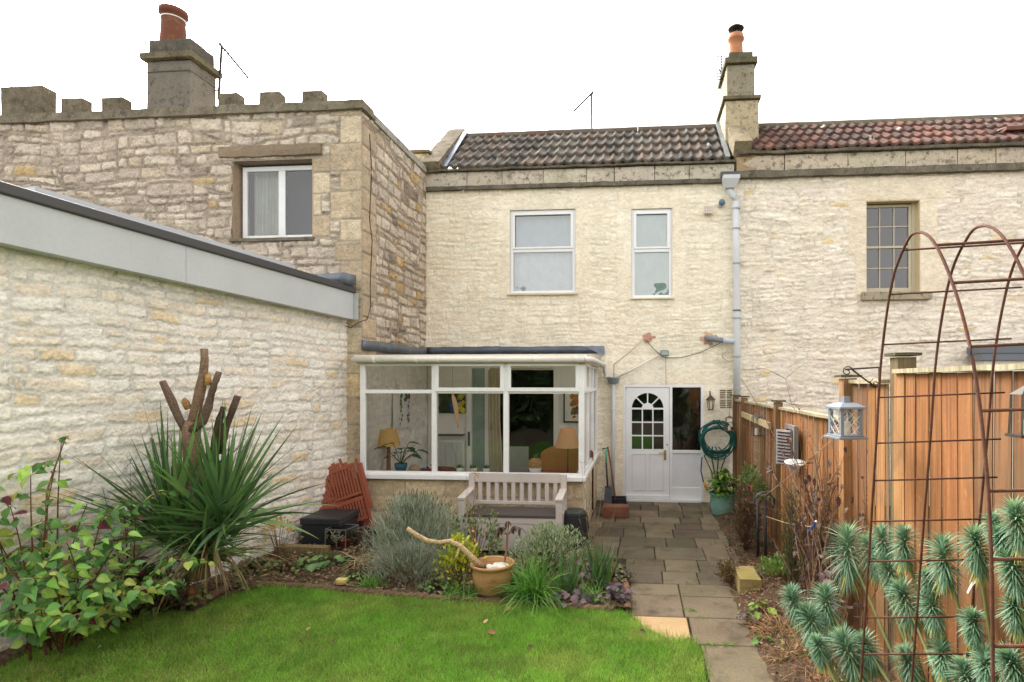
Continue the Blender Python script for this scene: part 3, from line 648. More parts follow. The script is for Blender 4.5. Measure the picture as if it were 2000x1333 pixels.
def tiles(name, parent, x0, x1, ya, za, yb, zb, pal, sp=.172, course=.40, seed=1, lich=.05):
    rs = np.random.RandomState(seed); Ls = math.hypot(yb-ya, zb-za); nc = max(1, round(Ls/course)); cl = Ls/nc
    us = np.linspace(x0, x1, int((x1-x0)/.018)); ss = []
    for k in range(nc): ss += [k*cl+cl*q for q in (0, .004, .2, .4, .6, .8, .985, .9999)]
    ss = np.array(ss); U, Sg = np.meshgrid(us, ss); k = np.floor(Sg/cl+1e-6).astype(int).clip(0, nc-1); fr_ = Sg/cl-k
    ph = (U/sp) % 1.0; roll = np.exp(-((ph-.5)/.17)**2)*.034; pan = -.006*np.cos(ph*2*PI)
    h = roll+pan+.050*(1-fr_)
    first = (np.arange(len(ss)) % 8 == 0)
    h[first] = (roll+pan)[first]+.002
    ti = np.floor(U/(sp)).astype(int)-int(x0/sp)+200; rn = rs.rand(600, nc); rj = rs.rand(600, nc)
    h = h+.006*(rj[ti, k]-.5)
    pal = np.array(pal); cols = pal[(rn[ti, k]*len(pal)).astype(int).clip(0, len(pal)-1)]*(1+.25*(rj[ti, k][..., None]-.5))
    lc = fbm(U*7, Sg*7, 4, seed)[..., None]; cols = np.where(lc > .62, np.array(C(196, 194, 182)), cols)
    cols = cols*(1-.35*np.clip(1-fr_[..., None]*12, 0, 1)*0)
    dy, dz = (yb-ya)/Ls, (zb-za)/Ls
    P = np.stack([U, ya+Sg*dy-h*dz, za+Sg*dz+h*dy], -1)
    return grid_mesh(name, P, np.clip(cols, 0, 1), 'tile', parent)
RY, RZ = 11.3, 7.08
tiles('roof', mh, -3.52, XR-.12, FY-.03, 5.91, RY, RZ-.03, [C(98, 92, 84), C(88, 83, 77), C(106, 100, 92), C(80, 76, 70), C(104, 92, 82)], seed=3)
b = MB(); b.add([(-3.8, RY, RZ-.04), (7.6, RY, RZ-.04), (7.6, 13.3, 5.4), (-3.8, 13.3, 5.4)], [(0, 1, 2, 3)], C(110, 100, 90)); b.build('roof_back', 'tile', mh)
b = MB(); xx = -3.55
while xx < XR-.1:
    b.tube([(xx, RY+.01, RZ-.05+rr.uniform(-.004, .004)), (min(xx+.44, XR-.05), RY+.01, RZ-.05+rr.uniform(-.004, .004))], .105, 10, cj(rr.choice([C(104, 82, 70), C(98, 88, 78), C(104, 96, 86)]), rr, .08)); xx += .445
b.build('ridge_tiles', 'tile', mh, smooth=False)
def slopebox(b, x0, x1, ya, za, yb, zb, th, col, seed, res=.12, amp=.008):
    L = math.hypot(yb-ya, zb-za); a = math.atan2(zb-za, yb-ya)
    m = Matrix.Translation((0, ya, za)) @ Matrix.Rotation(a, 4, 'X')
    rbox(b, x0, x1, 0, L, 0, th, col, res, amp, seed, m)
b = MB(); slopebox(b, -3.86, -3.52, FY-.02, 5.82, RY+.25, 7.1, .24, C(128, 118, 98), 5); b.build('gable_coping', 'lichen', mh)
b = MB(); rbox(b, -4.12, -3.79, FY+.1, FY+.6, 5.5, 6.27, C(196, 182, 150), .12, .006, 6); rbox(b, -4.15, -3.77, FY+.06, FY+.62, 6.27, 6.33, C(120, 112, 86), .12, .006, 7); b.build('kneeler', 'band', mh)
b = MB(); slopebox(b, -3.515, -3.42, FY-.01, 5.95, RY, 7.16, .03, C(120, 132, 146), 5, .2, .003); b.build('lead_flashing', 'lead', mh); b = MB(); slopebox(b, XR-.19, XR-.10, FY-.01, 5.955, RY, 7.16, .03, C(140, 146, 152), 6, .2, .003); b.build('lead_flashing', 'lead', mh)
# windows
def cwin(W, rail, label=None):
    f = window(mh, W[0]-.006, W[1]+.006, W[2]-.004, W[3]+.006, FY+.022, .062, .07, rails=[rail], gm='glassup', col=(.9, .91, .92), rw=.06)
    x0, x1 = W[0]+.056, W[1]-.056      # opening upper sash with its own frame
    b = MB(); y = FY+.006; z0, z1 = rail+.03, W[3]-.056; q = .032; c_ = (.9, .91, .92)
    b.box(x0-.015, x0+q, y, y+.02, z0, z1, c_); b.box(x1-q, x1+.015, y, y+.02, z0, z1, c_); b.box(x0+q, x1-q, y+.001, y+.02, z1-q, z1, c_); b.box(x0+q, x1-q, y+.001, y+.02, z0, z0+q, c_)
    b.build('sash', 'upvc', f, bevel=.004); return f
f1 = cwin(W1, wz(1060, 489, FY)); f2 = cwin(W2, wz(1273, 489, FY))
b = MB(); rbox(b, W1[0]-.05, W1[1]+.05, FY-.06, FY+.03, W1[2]-.03, W1[2]+.008, C(216, 206, 176), .12, .003, 2); b.build('window_sill', 'cream', mh)
b = MB(); rbox(b, W2[0]-.01, W2[1]+.04, FY-.05, FY+.03, W2[2]-.02, W2[2]+.008, C(226, 216, 186), .12, .003, 3); b.build('window_sill', 'cream', mh)
b = MB(); b.add([(W2[0]+.05, FY+.09, W2[2]), (W2[1]-.05, FY+.09, W2[2]), (W2[1]-.05, FY+.09, W2[3]), (W2[0]+.05, FY+.09, W2[3])], [(0, 1, 2, 3)], C(216, 230, 226)); b.build('blind', 'fabric', f2)
b = MB(); rl = wz(1060, 492, FY)
for i in range(30):
    xa = W1[0]+.05+(W1[1]-W1[0]-.1)*i/30; xb = W1[0]+.05+(W1[1]-W1[0]-.1)*(i+1)/30; s1 = .012*math.sin(i*1.3); s2 = .012*math.sin((i+1)*1.3)
    b.add([(xa, FY+.15+s1, W1[2]), (xb, FY+.15+s2, W1[2]), (xb, FY+.15+s2, rl), (xa, FY+.15+s1, rl)], [(0, 1, 2, 3)], C(234, 240, 242))
b.build('net_curtain', 'fabric', f1, smooth=True)
b = MB(); b.box(W1[0]+.05, W1[1]-.05, FY+.18, FY+.20, rl, W1[3], C(206, 220, 226)); b.build('blind', 'fabric', f1)
# door frame, leaf, sidelight
WH = (.88, .89, .91); xd0, xd1, xd2 = wx(1222, FY), wx(1307.5, FY), wx(1372, FY); zt = DR[3]
df = MB(); y = FY-.01; xs0 = xd1+.01; zs = wz(1340, 880, FY)
df.box(DR[0], xd0, y, y+.09, 0, zt, WH); df.box(DR[1]-.035, DR[1]+.01, y, y+.09, 0, zt, WH); df.box(xd0, DR[1]-.035, y+.002, y+.09, zt-.045, zt, WH)
df.box(xd1, xd1+.05, y+.003, y+.09, .045, zt-.045, WH); df.box(xd0, DR[1]-.035, y-.05, y+.09, 0, .043, WH)
df.box(xd1+.05, DR[1]-.035, y+.006, y+.08, zs-.05, zs, WH); df.box(xd1+.05, DR[1]-.035, y+.03, y+.05, .045, zs-.05, (.78, .80, .84)); df.box(xd1+.05, DR[1]-.035, y+.015, y+.03, .045, .25, WH)
dfo = df.build('door_frame', 'paint', mh, bevel=.004)
pane(dfo, xd1+.05, DR[1]-.035, zs, zt-.045, y+.04, 'glassdark')
dl = MB(); y = FY+.005; x0, x1, z0, z1 = xd0+.004, xd1-.004, .048, zt-.05
gx0, gx1 = wx(1234, FY), wx(1296, FY); gz0 = wz(1265, 878, FY); gz1 = wz(1265, 799, FY); cxm = (gx0+gx1)/2; ra = (gx1-gx0)/2; th = .045
dl.box(x0, gx0, y, y+th, z0, gz1, WH); dl.box(gx1, x1, y, y+th, z0, gz1, WH); dl.box(gx0, gx1, y+.0015, y+th, z0, gz0, WH)
n = 24; P1 = []; P2 = []
for i in range(n+1):
    a = PI*i/n; cx_, sx_ = math.cos(a), math.sin(a); P1.append((cxm+ra*cx_, gz1+ra*sx_))
    k = min(((x1-cxm) if cx_ > 0 else (cxm-x0))/max(abs(cx_), 1e-6), (z1-gz1)/max(sx_, 1e-6)); P2.append((cxm+k*cx_, gz1+k*sx_))
for i in range(n):
    a, c_, e, g = P1[i], P1[i+1], P2[i+1], P2[i]
    dl.add([(a[0], y, a[1]), (c_[0], y, c_[1]), (e[0], y, e[1]), (g[0], y, g[1])], [(0, 1, 2, 3), (3, 2, 1, 0)][:1], WH)
    dl.add([(a[0], y, a[1]), (c_[0], y, c_[1]), (c_[0], y+th, c_[1]), (a[0], y+th, a[1])], [(0, 3, 2, 1)], WH)
for cxq, czq in ((x0, z1), (x1, z1)):       # corner fillers of the spandrel
    e = min((P2), key=lambda q: abs(q[0]-cxq)+abs(q[1]-czq)); dl.add([(e[0], y, e[1]), (cxq, y, czq), (e[0], y, czq)], [(0, 1, 2)], WH); dl.add([(e[0], y, e[1]), (cxq, y, e[1]), (cxq, y, czq)], [(0, 1, 2)], WH)
mu = .022
for k in (1, 2): xm = gx0+(gx1-gx0)*k/3; dl.box(xm-mu/2, xm+mu/2, y+.006, y+.035, gz0, gz1, WH)
for k in (1, 2): zm = gz0+(gz1-gz0)*k/3; dl.box(gx0, gx1, y+.004, y+.037, zm-mu/2, zm+mu/2, WH)
dl.box(gx0, gx1, y+.003, y+.038, gz1-.012, gz1+.018, WH)
for a in (45, 90, 135):
    a = R(a); dl.beam((cxm+.08*math.cos(a), y+.02, gz1+.08*math.sin(a)), (cxm+(ra+.005)*math.cos(a), y+.02, gz1+(ra+.005)*math.sin(a)), .022, .03, WH, up=(0, 1, 0))
hub = [(cxm+.105*math.cos(PI*i/12), y+.001, gz1+.0+.105*math.sin(PI*i/12)) for i in range(13)]; dl.add(hub, [tuple(range(13))], WH)
pz1 = gz0-.075
for (a, c_) in ((gx0, cxm-.03), (cxm+.03, gx1)):     # sunk panels with moulding
    for (p, q, e, g) in ((a, c_, pz1-.012, pz1), (a, c_, .19, .202), (a, a+.012, .202, pz1-.012), (c_-.012, c_, .202, pz1-.012)): dl.box(p, q, y-.008, y+.001, e, g, (.74, .76, .8))
dl.box(x0+.0, x1, y-.035, y-.0005, .05, .105, WH)
dlo = dl.build('door', 'paint', mh)
pane(dlo, gx0, gx1, gz0, gz1+ra, y+.03, 'glassdark')
b = MB(); hp = aY(1299, 888, FY-.02); b.box(hp.x-.02, hp.x+.02, FY-.008, FY+.004, hp.z-.10, hp.z+.07, C(176, 152, 92)); b.tube([(hp.x, FY-.01, hp.z+.03), (hp.x, FY-.05, hp.z+.03), (hp.x-.11, FY-.055, hp.z+.03)], .009, 8, C(180, 158, 100)); b.build('handle', 'metal', dlo)
b = MB(); kp = aY(1303, 869, FY); b.lathe((kp.x, FY-.004, kp.z), [(0, 0), (.012, 0), (.012, .006), (0, .007)], 10, C(30, 30, 30), Matrix.Rotation(R(90), 3, 'X')); b.build('lock', 'metal', dlo)
# air vent
b = MB()
for (vx0, vx1, vy0, vy1) in ((1406, 1417, 762, 778), (1419, 1429, 762, 778), (1406, 1417, 781, 797), (1419, 1429, 781, 797)):
    for k in range(5):
        yy = vy0+(vy1-vy0)*k/4.4; b.box(wx(vx0, FY), wx(vx1, FY), FY-.012, FY-.006, wz(1415, yy+2, FY), wz(1415, yy, FY), C(92, 74, 58))
b.box(wx(1403, FY), wx(1431, FY), FY-.008, FY+.01, wz(1415, 800, FY), wz(1415, 759, FY), C(236, 220, 188)); b.build('air_vent', 'plain', mh)
# patches of old mortar round pipes
def patch(c, r, col, seed, parent=None):
    rs = random.Random(seed); b = MB(); vs = [Vector((c.x, FY-.028, c.z))]
    for i in range(22): a = 2*PI*i/22; q = r*(1+rs.uniform(-.3, .3)); vs.append(Vector((c.x+q*1.15*math.cos(a), FY-.012, c.z+q*.85*math.sin(a))))
    b.add(vs, [(0, (i+1) % 22+1, i+1) for i in range(22)], [cj(col, rs, .1) for _ in vs]); b.build('mortar_patch', 'rubble', mh, smooth=True)
patch(aY(1384, 662, FY), .12, C(206, 168, 138), 1); patch(aY(1266, 660, FY), .09, C(196, 150, 132), 2)

# ================================================================ RIGHT HOUSE
rh = thing('limewashed_house', 'flaking limewashed rubble house with red tiled roof and small paned sash window', 'house', (4, 11, 0))
W3 = (wx(1692, FY), wx(1797, FY), wz(1745, 572, FY), wz(1745, 392, FY))
ash = [(W3[0]-.33, W3[1]+.42, W3[3], W3[3]+.4), (W3[0]-.18, W3[0], W3[2]-.05, W3[3]-.9), (W3[0]-.3, W3[0], W3[3]-.9, W3[3]), (W3[1], W3[1]+.4, W3[2]-.05, W3[3]-.8), (W3[1], W3[1]+.28, W3[3]-.8, W3[3])]
CR2 = [C(242, 232, 214), C(240, 228, 209), C(245, 236, 220), C(241, 229, 214)]
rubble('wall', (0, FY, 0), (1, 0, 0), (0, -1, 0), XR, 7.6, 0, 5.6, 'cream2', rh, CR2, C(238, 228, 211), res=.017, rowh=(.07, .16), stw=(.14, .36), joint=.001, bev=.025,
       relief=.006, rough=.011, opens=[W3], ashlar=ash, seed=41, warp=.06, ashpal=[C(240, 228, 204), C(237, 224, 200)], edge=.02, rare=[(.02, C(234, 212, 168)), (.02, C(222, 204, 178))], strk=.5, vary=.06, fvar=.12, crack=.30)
b = MB(); rbox(b, XR+.0, 7.6, FY-.10, FY+.02, 5.575, 5.70, C(114, 108, 94), .12, .011, 31); b.build('cornice', 'lichen', rh)
xx = XR; b = MB(); rr = random.Random(9)
while xx < 7.6:
    x2 = xx+rr.uniform(.55, 1.1); rbox(b, xx, x2-.002, FY-.04+rr.uniform(-.001, .001), FY+.04, 5.702, 5.97, cj(C(198, 188, 166), rr, .06), .12, .006, int(xx*10)+80); xx = x2
b.build('parapet_band', 'band', rh)
b = MB(); rbox(b, XR, 7.6, FY-.11, FY+.05, 5.972, 6.03, C(106, 100, 86), .1, .013, 33); b.build('eaves_slab', 'lichen', rh)
tiles('roof', rh, XR+.1, 7.6, FY-.04, 6.05, RY, RZ-.05, [C(104, 76, 67), C(95, 71, 64), C(114, 82, 71), C(86, 71, 65), C(100, 80, 72)], seed=8)
b = MB(); xx = XR+.5
while xx < 7.5: b.tube([(xx, RY+.01, RZ-.07), (xx+.44, RY+.01, RZ-.07+rr.uniform(-.004, .004))], .10, 10, cj(C(112, 104, 90), rr, .12)); xx += .445
b.build('ridge_tiles', 'tile', rh)
b = MB(); vp = aY(1968, 262, 10.45); b.box(vp.x-.17, vp.x+.17, 10.2, 10.6, vp.z-.03, vp.z+.03, C(120, 84, 76)); b.lathe((vp.x, 10.4, vp.z+.03), [(.2, 0), (.2, .02), (.1, .05), (0, .06)], 14, C(176, 158, 150)); b.build('roof_vent', 'tile', rh)
b = MB(); slopebox(b, XR-.07, XR+.24, FY-.06, 5.95, RY, 7.02, .26, C(142, 130, 104), 15); b.build('party_coping', 'lichen', rh)
b = MB(); b.box(XR+.0, XR+.34, FY-.04, FY+.3, 5.70, 6.12, C(170, 150, 116)); b.build('kneeler', 'band', rh)
Yc = 10.55; q = lambda px: wx(px, Yc); zc = lambda py: wz(1448, py, Yc)
b = MB(); rbox(b, q(1416), q(1482), Yc-.02, Yc+.95, 6.2, zc(197), C(196, 182, 150), .1, .006, 51); rbox(b, q(1420), q(1475), Yc+.02, Yc+.85, zc(189)-.0, zc(125), C(156, 148, 128), .1, .006, 52)
rbox(b, q(1424), q(1472), Yc+.04, Yc+.8, zc(112), zc(98), C(104, 100, 80), .09, .008, 53); ch = b.build('chimney', 'band', rh)
b = MB(); rbox(b, q(1411), q(1486), Yc-.07, Yc+1.0, zc(196.5), zc(189.5), C(110, 102, 80), .1, .006, 54); b.build('chimney_cornice', 'lichen', ch); b = MB(); rbox(b, q(1415), q(1480), Yc-.04, Yc+.9, zc(124.5), zc(112.5), C(108, 102, 78), .1, .006, 55); b.build('chimney_cornice', 'lichen', ch)
pc = q(1443)
b = MB(); zb = zc(98); b.lathe((pc, Yc+.3, zb), [(.135, 0), (.125, .2), (.12, .33), (.15, .35), (.15, .39), (.135, .41), (.135, .45), (.1, .46)], 20, C(186, 128, 94)); b.build('chimney_pot', 'terracotta', ch, smooth=True)
b = MB(); b.lathe((pc, Yc+.3, zb), [(.01, .54), (.14, .55), (.15, .57), (.08, .62), (0, .63)], 20, C(52, 54, 58))
for a in range(4): b.tube([(pc+.09*math.cos(a*PI/2), Yc+.3+.09*math.sin(a*PI/2), zb+.42), (pc+.1*math.cos(a*PI/2), Yc+.3+.1*math.sin(a*PI/2), zb+.56)], .006, 4, C(60, 60, 62))
b.build('chimney_cowl', 'metal', ch, smooth=True)
# grid aerial on that chimney
ga = aY(1405, 135, Yc+.5); t = thing('grid_aerial', 'small grid aerial fixed to the side of the slim chimney', 'aerial', ga)
b = MB()
for k in range(9): b.tube([ga+Vector((-.05, 0, .24-.055*k)), ga+Vector((.12, 0, .24-.055*k))], .009, 4, C(66, 66, 66))
for xq in (-.05, .04): b.tube([ga+Vector((xq, 0, .25)), ga+Vector((xq, 0, -.22))], .009, 4, C(66, 66, 66))
b.build('grid', 'metal', t)
b = MB(); b.tube([ga+Vector((.0, 0, 0)), ga+Vector((.12, .05, -.3))], .012, 5, C(90, 90, 90)); b.tube([ga+Vector((.03, 0, -.05)), ga+Vector((.2, .0, -.08))], .012, 5, C(90, 90, 90)); b.build('mast', 'metal', t)
# sash window
y = FY+.13; BG = C(196, 188, 164)
f = window(rh, W3[0]-.005, W3[1]-.08, W3[2]+.02, W3[3]-.03, y, .045, .06, rails=[wz(1740, 483, FY+.13)], m='paint', col=BG, gm='glassdark', rw=.04)
b = MB(); x0, x1 = W3[0]+.04, W3[1]-.125; zr = wz(1740, 483, FY+.13)
for (za, zb_) in ((W3[2]+.10, zr-.02), (zr+.02, W3[3]-.075)):
    for k in (1, 2): xm = x0+(x1-x0)*k/3; b.box(xm-.008, xm+.008, y+.012, y+.035, za, zb_, BG)
    zm = (za+zb_)/2; b.box(x0, x1, y+.010, y+.037, zm-.008, zm+.008, BG)
b.box(x0, x1, y+.005, y+.05, W3[2]+.065, W3[2]+.10, BG); b.build('glazing_bars', 'paint', f)
b = MB(); b.box(W3[0]-.01, W3[0]+.005, FY+.0, y, W3[2], W3[3], C(226, 210, 180)); b.box(W3[1]-.01, W3[1]+.01, FY, y+.06, W3[2], W3[3], C(214, 196, 156)); b.box(W3[1]-.08, W3[1]-.012, y-.01, y+.02, W3[2], W3[3], BG); b.box(W3[0], W3[1]-.01, FY, y+.06, W3[3]-.012, W3[3]+.01, C(206, 190, 152)); b.build('window_reveal', 'cream2', rh)
b = MB(); rbox(b, W3[0]-.10, W3[1]+.16, FY-.09, FY+.13, W3[2]-.13, W3[2]+.01, C(168, 158, 136), .1, .006, 61); b.build('window_sill', 'band', rh)
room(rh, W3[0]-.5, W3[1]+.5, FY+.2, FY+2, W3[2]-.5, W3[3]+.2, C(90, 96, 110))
# neighbouring low extension
nx0 = wx(1918, 9.5)
t = thing('neighbour_extension', 'low white extension with dark grey fascia beyond the fence', 'extension', (nx0+1, 8.6, 0))
za, zb_ = wz(1960, 704, 9.5), wz(1960, 676, 9.5)
b = MB(); b.box(nx0+.06, nx0+3, 9.56, 9.9, 0, za, C(226, 224, 212)); b.build('wall', 'plaster', t)
b = MB(); b.box(nx0, nx0+3, 9.5, 9.9, za+.002, (za+zb_)/2-.004, C(112, 118, 126)); b.box(nx0-.015, nx0+3, 9.485, 9.9, (za+zb_)/2, zb_, C(104, 110, 118)); b.build('fascia', 'paint', t)
# ================================================================ CONSERVATORY
CY = 7.42; cX0 = XL+.02; cX1 = -.70; ZS, ZS1 = .79, .87; ZT0, ZT1 = 1.936, 1.985; ZH = 2.335
cv = thing('conservatory', 'white framed glazed lean-to with low block wall on the patio', 'conservatory', (-2.2, 8.6, 0))
BLK = [C(216, 198, 166), C(224, 207, 178), C(210, 190, 156), C(218, 203, 174)]
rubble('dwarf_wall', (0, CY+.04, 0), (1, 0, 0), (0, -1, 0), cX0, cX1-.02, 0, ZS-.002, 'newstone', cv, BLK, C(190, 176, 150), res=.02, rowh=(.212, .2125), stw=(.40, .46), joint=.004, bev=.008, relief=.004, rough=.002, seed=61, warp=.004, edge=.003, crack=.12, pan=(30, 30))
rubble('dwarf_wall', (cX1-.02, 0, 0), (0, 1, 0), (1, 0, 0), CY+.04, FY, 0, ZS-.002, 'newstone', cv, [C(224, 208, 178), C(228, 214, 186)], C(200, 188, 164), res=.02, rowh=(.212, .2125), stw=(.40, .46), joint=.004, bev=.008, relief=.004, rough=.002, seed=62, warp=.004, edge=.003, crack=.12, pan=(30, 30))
b = MB(); b.box(cX0, cX1-.14, CY+.16, FY-.05, .02, .06, C(150, 140, 128)); b.box(cX0, cX1-.16, CY+.10, CY+.2, .06, ZS-.004, C(215, 212, 205)); b.box(cX1-.14, cX1-.05, CY+.2, FY-.05, .06, ZS-.004, C(215, 212, 205)); b.build('floor', 'plaster', cv)
WC = (.88, .88, .88)
b = MB(); b.box(cX0-.01, cX1+.03, CY-.06, CY+.22, ZS, ZS1-.02, WC); b.box(cX1-.13, cX1+.03, CY+.22, FY-.01, ZS, ZS1-.02, WC); b.build('sill', 'oldwhite', cv, bevel=.006)
p = [wx(a, CY) for a in (703, 713, 843, 852, 983, 993, 1130, 1141)]
fr_ = MB(); y0, y1 = CY, CY+.07
for i in range(0, 8, 2): fr_.box(p[i], p[i+1], y0-(.004 if i else 0), y1, ZS1-.02, ZH, WC)
for i in range(3):
    fr_.box(p[2*i+1], p[2*i+2], y0+.004, y1-.002, ZT0, ZT1, WC); fr_.box(p[2*i+1], p[2*i+2], y0+.004, y1-.002, ZH-.03, ZH, WC); fr_.box(p[2*i+1], p[2*i+2], y0+.004, y1-.002, ZS1-.02, ZS1+.015, WC)
fo = fr_.build('front_frame', 'oldwhite', cv, bevel=.004)
for i in range(3):
    pane(fo, p[2*i+1], p[2*i+2], ZS1+.015, ZT0, CY+.035); pane(fo, p[2*i+1], p[2*i+2], ZT1, ZH-.03, CY+.035)
for i in (1, 2):
    b = MB(); a, c_ = p[2*i+1]-.012, p[2*i+2]+.012; q = .05; y = CY-.025
    b.box(a, a+q, y, y+.022, ZT1-.022, ZH, WC); b.box(c_-q, c_, y, y+.022, ZT1-.022, ZH, WC); b.box(a+q, c_-q, y+.001, y+.022, ZT1-.022, ZT1+.03, WC); b.box(a+q, c_-q, y+.001, y+.022, ZH-.035, ZH, WC); b.build('casement', 'oldwhite', fo, bevel=.004)
sf = MB(); xo = cX1; ysd = [CY+.11, 8.2, 8.28, 9.05, 9.13, FY-.06]
for a, c_ in ((CY+.0705, CY+.11), (8.2, 8.28), (9.05, 9.13), (FY-.06, FY-.01)): sf.box(xo-.07, xo, a, c_, ZS1-.02, ZH, WC)
for a, c_ in ((CY+.11, 8.2), (8.28, 9.05), (9.13, FY-.06)):
    sf.box(xo-.066, xo-.004, a, c_, ZT0, ZT1, WC); sf.box(xo-.066, xo-.004, a, c_, ZH-.03, ZH, WC); sf.box(xo-.066, xo-.004, a, c_, ZS1-.02, ZS1+.015, WC)
so_ = sf.build('side_frame', 'oldwhite', cv, bevel=.004)
for a, c_ in ((CY+.11, 8.2), (8.28, 9.05), (9.13, FY-.06)):
    for (e, g) in ((ZS1+.015, ZT0), (ZT1, ZH-.03)):
        b = MB(); b.add([(xo-.035, a, e), (xo-.035, c_, e), (xo-.035, c_, g), (xo-.035, a, g)], [(0, 1, 2, 3)], (1, 1, 1)); b.build('pane', 'glass', so_)
b = MB(); a, c_ = CY+.10, 8.21; b.box(xo, xo+.022, a, a+.045, ZT1-.02, ZH, WC); b.box(xo, xo+.022, c_-.045, c_, ZT1-.02, ZH, WC); b.box(xo, xo+.021, a+.045, c_-.045, ZT1-.02, ZT1+.03, WC); b.box(xo, xo+.021, a+.045, c_-.045, ZH-.035, ZH, WC); b.build('casement', 'oldwhite', so_, bevel=.004)
b = MB(); b.box(cX0-.01, cX1+.02, CY-.03, CY+.09, ZH+.002, ZH+.03, C(196, 190, 174)); b.box(cX0-.01, cX1+.05, CY-.07, CY-.05, 2.415, 2.452, C(232, 226, 210)); b.box(cX1+.0, cX1+.02, CY+.09, FY-.01, ZH+.002, ZH+.03, C(206, 200, 184)); b.box(cX1+.05, cX1+.07, CY-.05, FY-.01, 2.40, 2.450, C(226, 212, 184)); b.box(cX0, cX1+.05, CY-.05, CY+.09, ZH+.031, ZH+.045, C(150, 140, 120)); b.build('fascia', 'oldwhite', cv)
b = MB(); b.add([(cX0, CY-.06, 2.454), (cX1+.06, CY-.06, 2.454), (cX1+.06, FY-.01, 2.56), (cX0, FY-.01, 2.56), (cX0, CY-.05, 2.40), (cX1+.05, CY-.05, 2.40), (cX1+.05, FY-.01, 2.47), (cX0, FY-.01, 2.47)], [(0, 1, 2, 3), (7, 6, 5, 4), (0, 4, 5, 1), (1, 5, 6, 2), (2, 6, 7, 3), (3, 7, 4, 0)], C(226, 222, 214)); b.build('roof', M['poly'], cv)
b = MB(); gy = CY-.125; gz = 2.385; b.tube([(XL+.02, gy, gz+.006), (-2.6, gy, gz+.002), (cX1+.02, gy, gz-.004)], .036, 12, C(222, 219, 210))
b.tube([(cX1+.02, gy, gz-.004), (cX1+.09, gy+.03, gz-.006), (cX1+.125, gy+.11, gz-.01), (cX1+.125, 8.6, gz-.01), (cX1+.125, FY-.12, gz-.01)], .036, 12, C(214, 214, 210)); gt = b.build('gutter', 'oldwhite', cv, smooth=True)
for xq in (-3.5, -2.92, -2.62, -1.95, -1.35, -.8):
    b = MB(); b.tube([(xq, gy, gz+.055), (xq+.028, gy, gz+.055)], .042, 10, C(226, 224, 216)); o = b.build('gutter_bracket', 'oldwhite', gt); o.location += Vector((0, 0, -.055))
rr = random.Random(2)
b = MB(); rbox(b, XL+.03, cX1-.0, FY-.045, FY-.005, 2.585, 2.72, C(92, 100, 112), .1, .010, 71); b.build('lead_flashing', 'lead', cv, smooth=True)
b = MB(); m = Matrix.Identity(4)
rbox(b, XL+.012, XL+.05, LY-.04, FY-.06, 2.53, 2.68, C(106, 112, 122), .1, .012, 72); b.build('lead_flashing', 'lead', cv, smooth=True)
b = MB(); fx = wx(1143, FY); b.add([(fx, FY-.05, 2.71), (fx+.34, FY-.04, 2.72), (fx+.35, FY-.05, 2.56), (fx+.28, FY-.06, 2.57)], [(0, 3, 2, 1)], C(120, 130, 146)); b.build('lead_flashing', 'lead', cv)
# inside
GW = C(228, 227, 222)
rubble('inner_wall', (XL+.035, 0, 0), (0, 1, 0), (1, 0, 0), CY+.1, FY-.04, .06, 2.46, 'plaster', cv, [GW], GW, res=.03, relief=.008, rough=.006, seed=77, rowh=(.1, .2), joint=.004, crack=.06)
b = MB(); y0, y1 = FY-.045, FY-.035; ox0, ox1 = wx(958, 9.95), wx(1082, 9.95); gx0_ = wx(913, 9.95)
b.box(XL+.05, gx0_, y0, y1, .06, 2.5, GW); b.box(ox1, cX1-.075, y0, y1, .06, 2.5, C(230, 230, 228)); b.box(gx0_, ox1, y0, y1, 2.33, 2.5, GW); b.build('inner_wall', 'plaster', cv)
b = MB(); c_ = C(226, 226, 224)
b.box(gx0_, gx0_+.09, FY-.10, FY+.02, .06, 2.33, c_); b.box(ox0-.09, ox0, FY-.10, FY+.02, .06, 2.33, c_); b.box(ox1-.0, ox1+.09, FY-.10, FY+.02, .06, 2.33, c_); b.box(gx0_+.09, ox0-.09, FY-.06, FY-.04, .06, .3, c_)
fd = b.build('door_frame', 'paint', cv)
b = MB(); b.add([(gx0_+.09, FY-.05, .3), (ox0-.09, FY-.05, .3), (ox0-.09, FY-.05, 2.33), (gx0_+.09, FY-.05, 2.33)], [(0, 1, 2, 3)], C(136, 156, 148)); b.build('door_glass', 'glaze', fd)
b = MB(); b.box(gx0_+.03, gx0_+.06, FY-.12, FY-.10, .95, 1.2, C(60, 60, 58)); b.build('handle', 'metal', fd)
b = MB()
for i in range(7):
    xa = ox0+.0+.03*i; b.tube([(xa, FY-.14+.02*(i % 2), 2.3), (xa-.0, FY-.14+.02*(i % 2), 1.4), (xa+.02+.008*i, FY-.14, .3)], .018, 6, C(176, 166, 140))
tag(b.build('curtain', 'fabric'), 'narrow beige curtain hanging beside the dark inner doorway of the glazed lean-to', 'curtain')
# radiator
rx0, rx1 = wx(853, 9.8), gx0_-.02; t = thing('radiator', 'white panel radiator on the inner wall below the flower painting', 'radiator', (rx0, 9.85, .4))
b = MB(); b.box(rx0, rx1, 9.83, 9.87, .42, 1.06, C(212, 214, 212))
n = 20
for i in range(n): xa = rx0+.02+(rx1-rx0-.04)*i/n; b.box(xa, xa+.016, 9.815, 9.829, .46, 1.02, C(204, 206, 204))
b.build('panel', 'paint', t); b = MB(); b.box(rx0-.03, rx1+.0, 9.72, 9.88, 1.14, 1.165, C(60, 58, 54)); tag(b.build('shelf', 'paint'), 'dark narrow shelf on the inner wall above the white radiator', 'shelf')
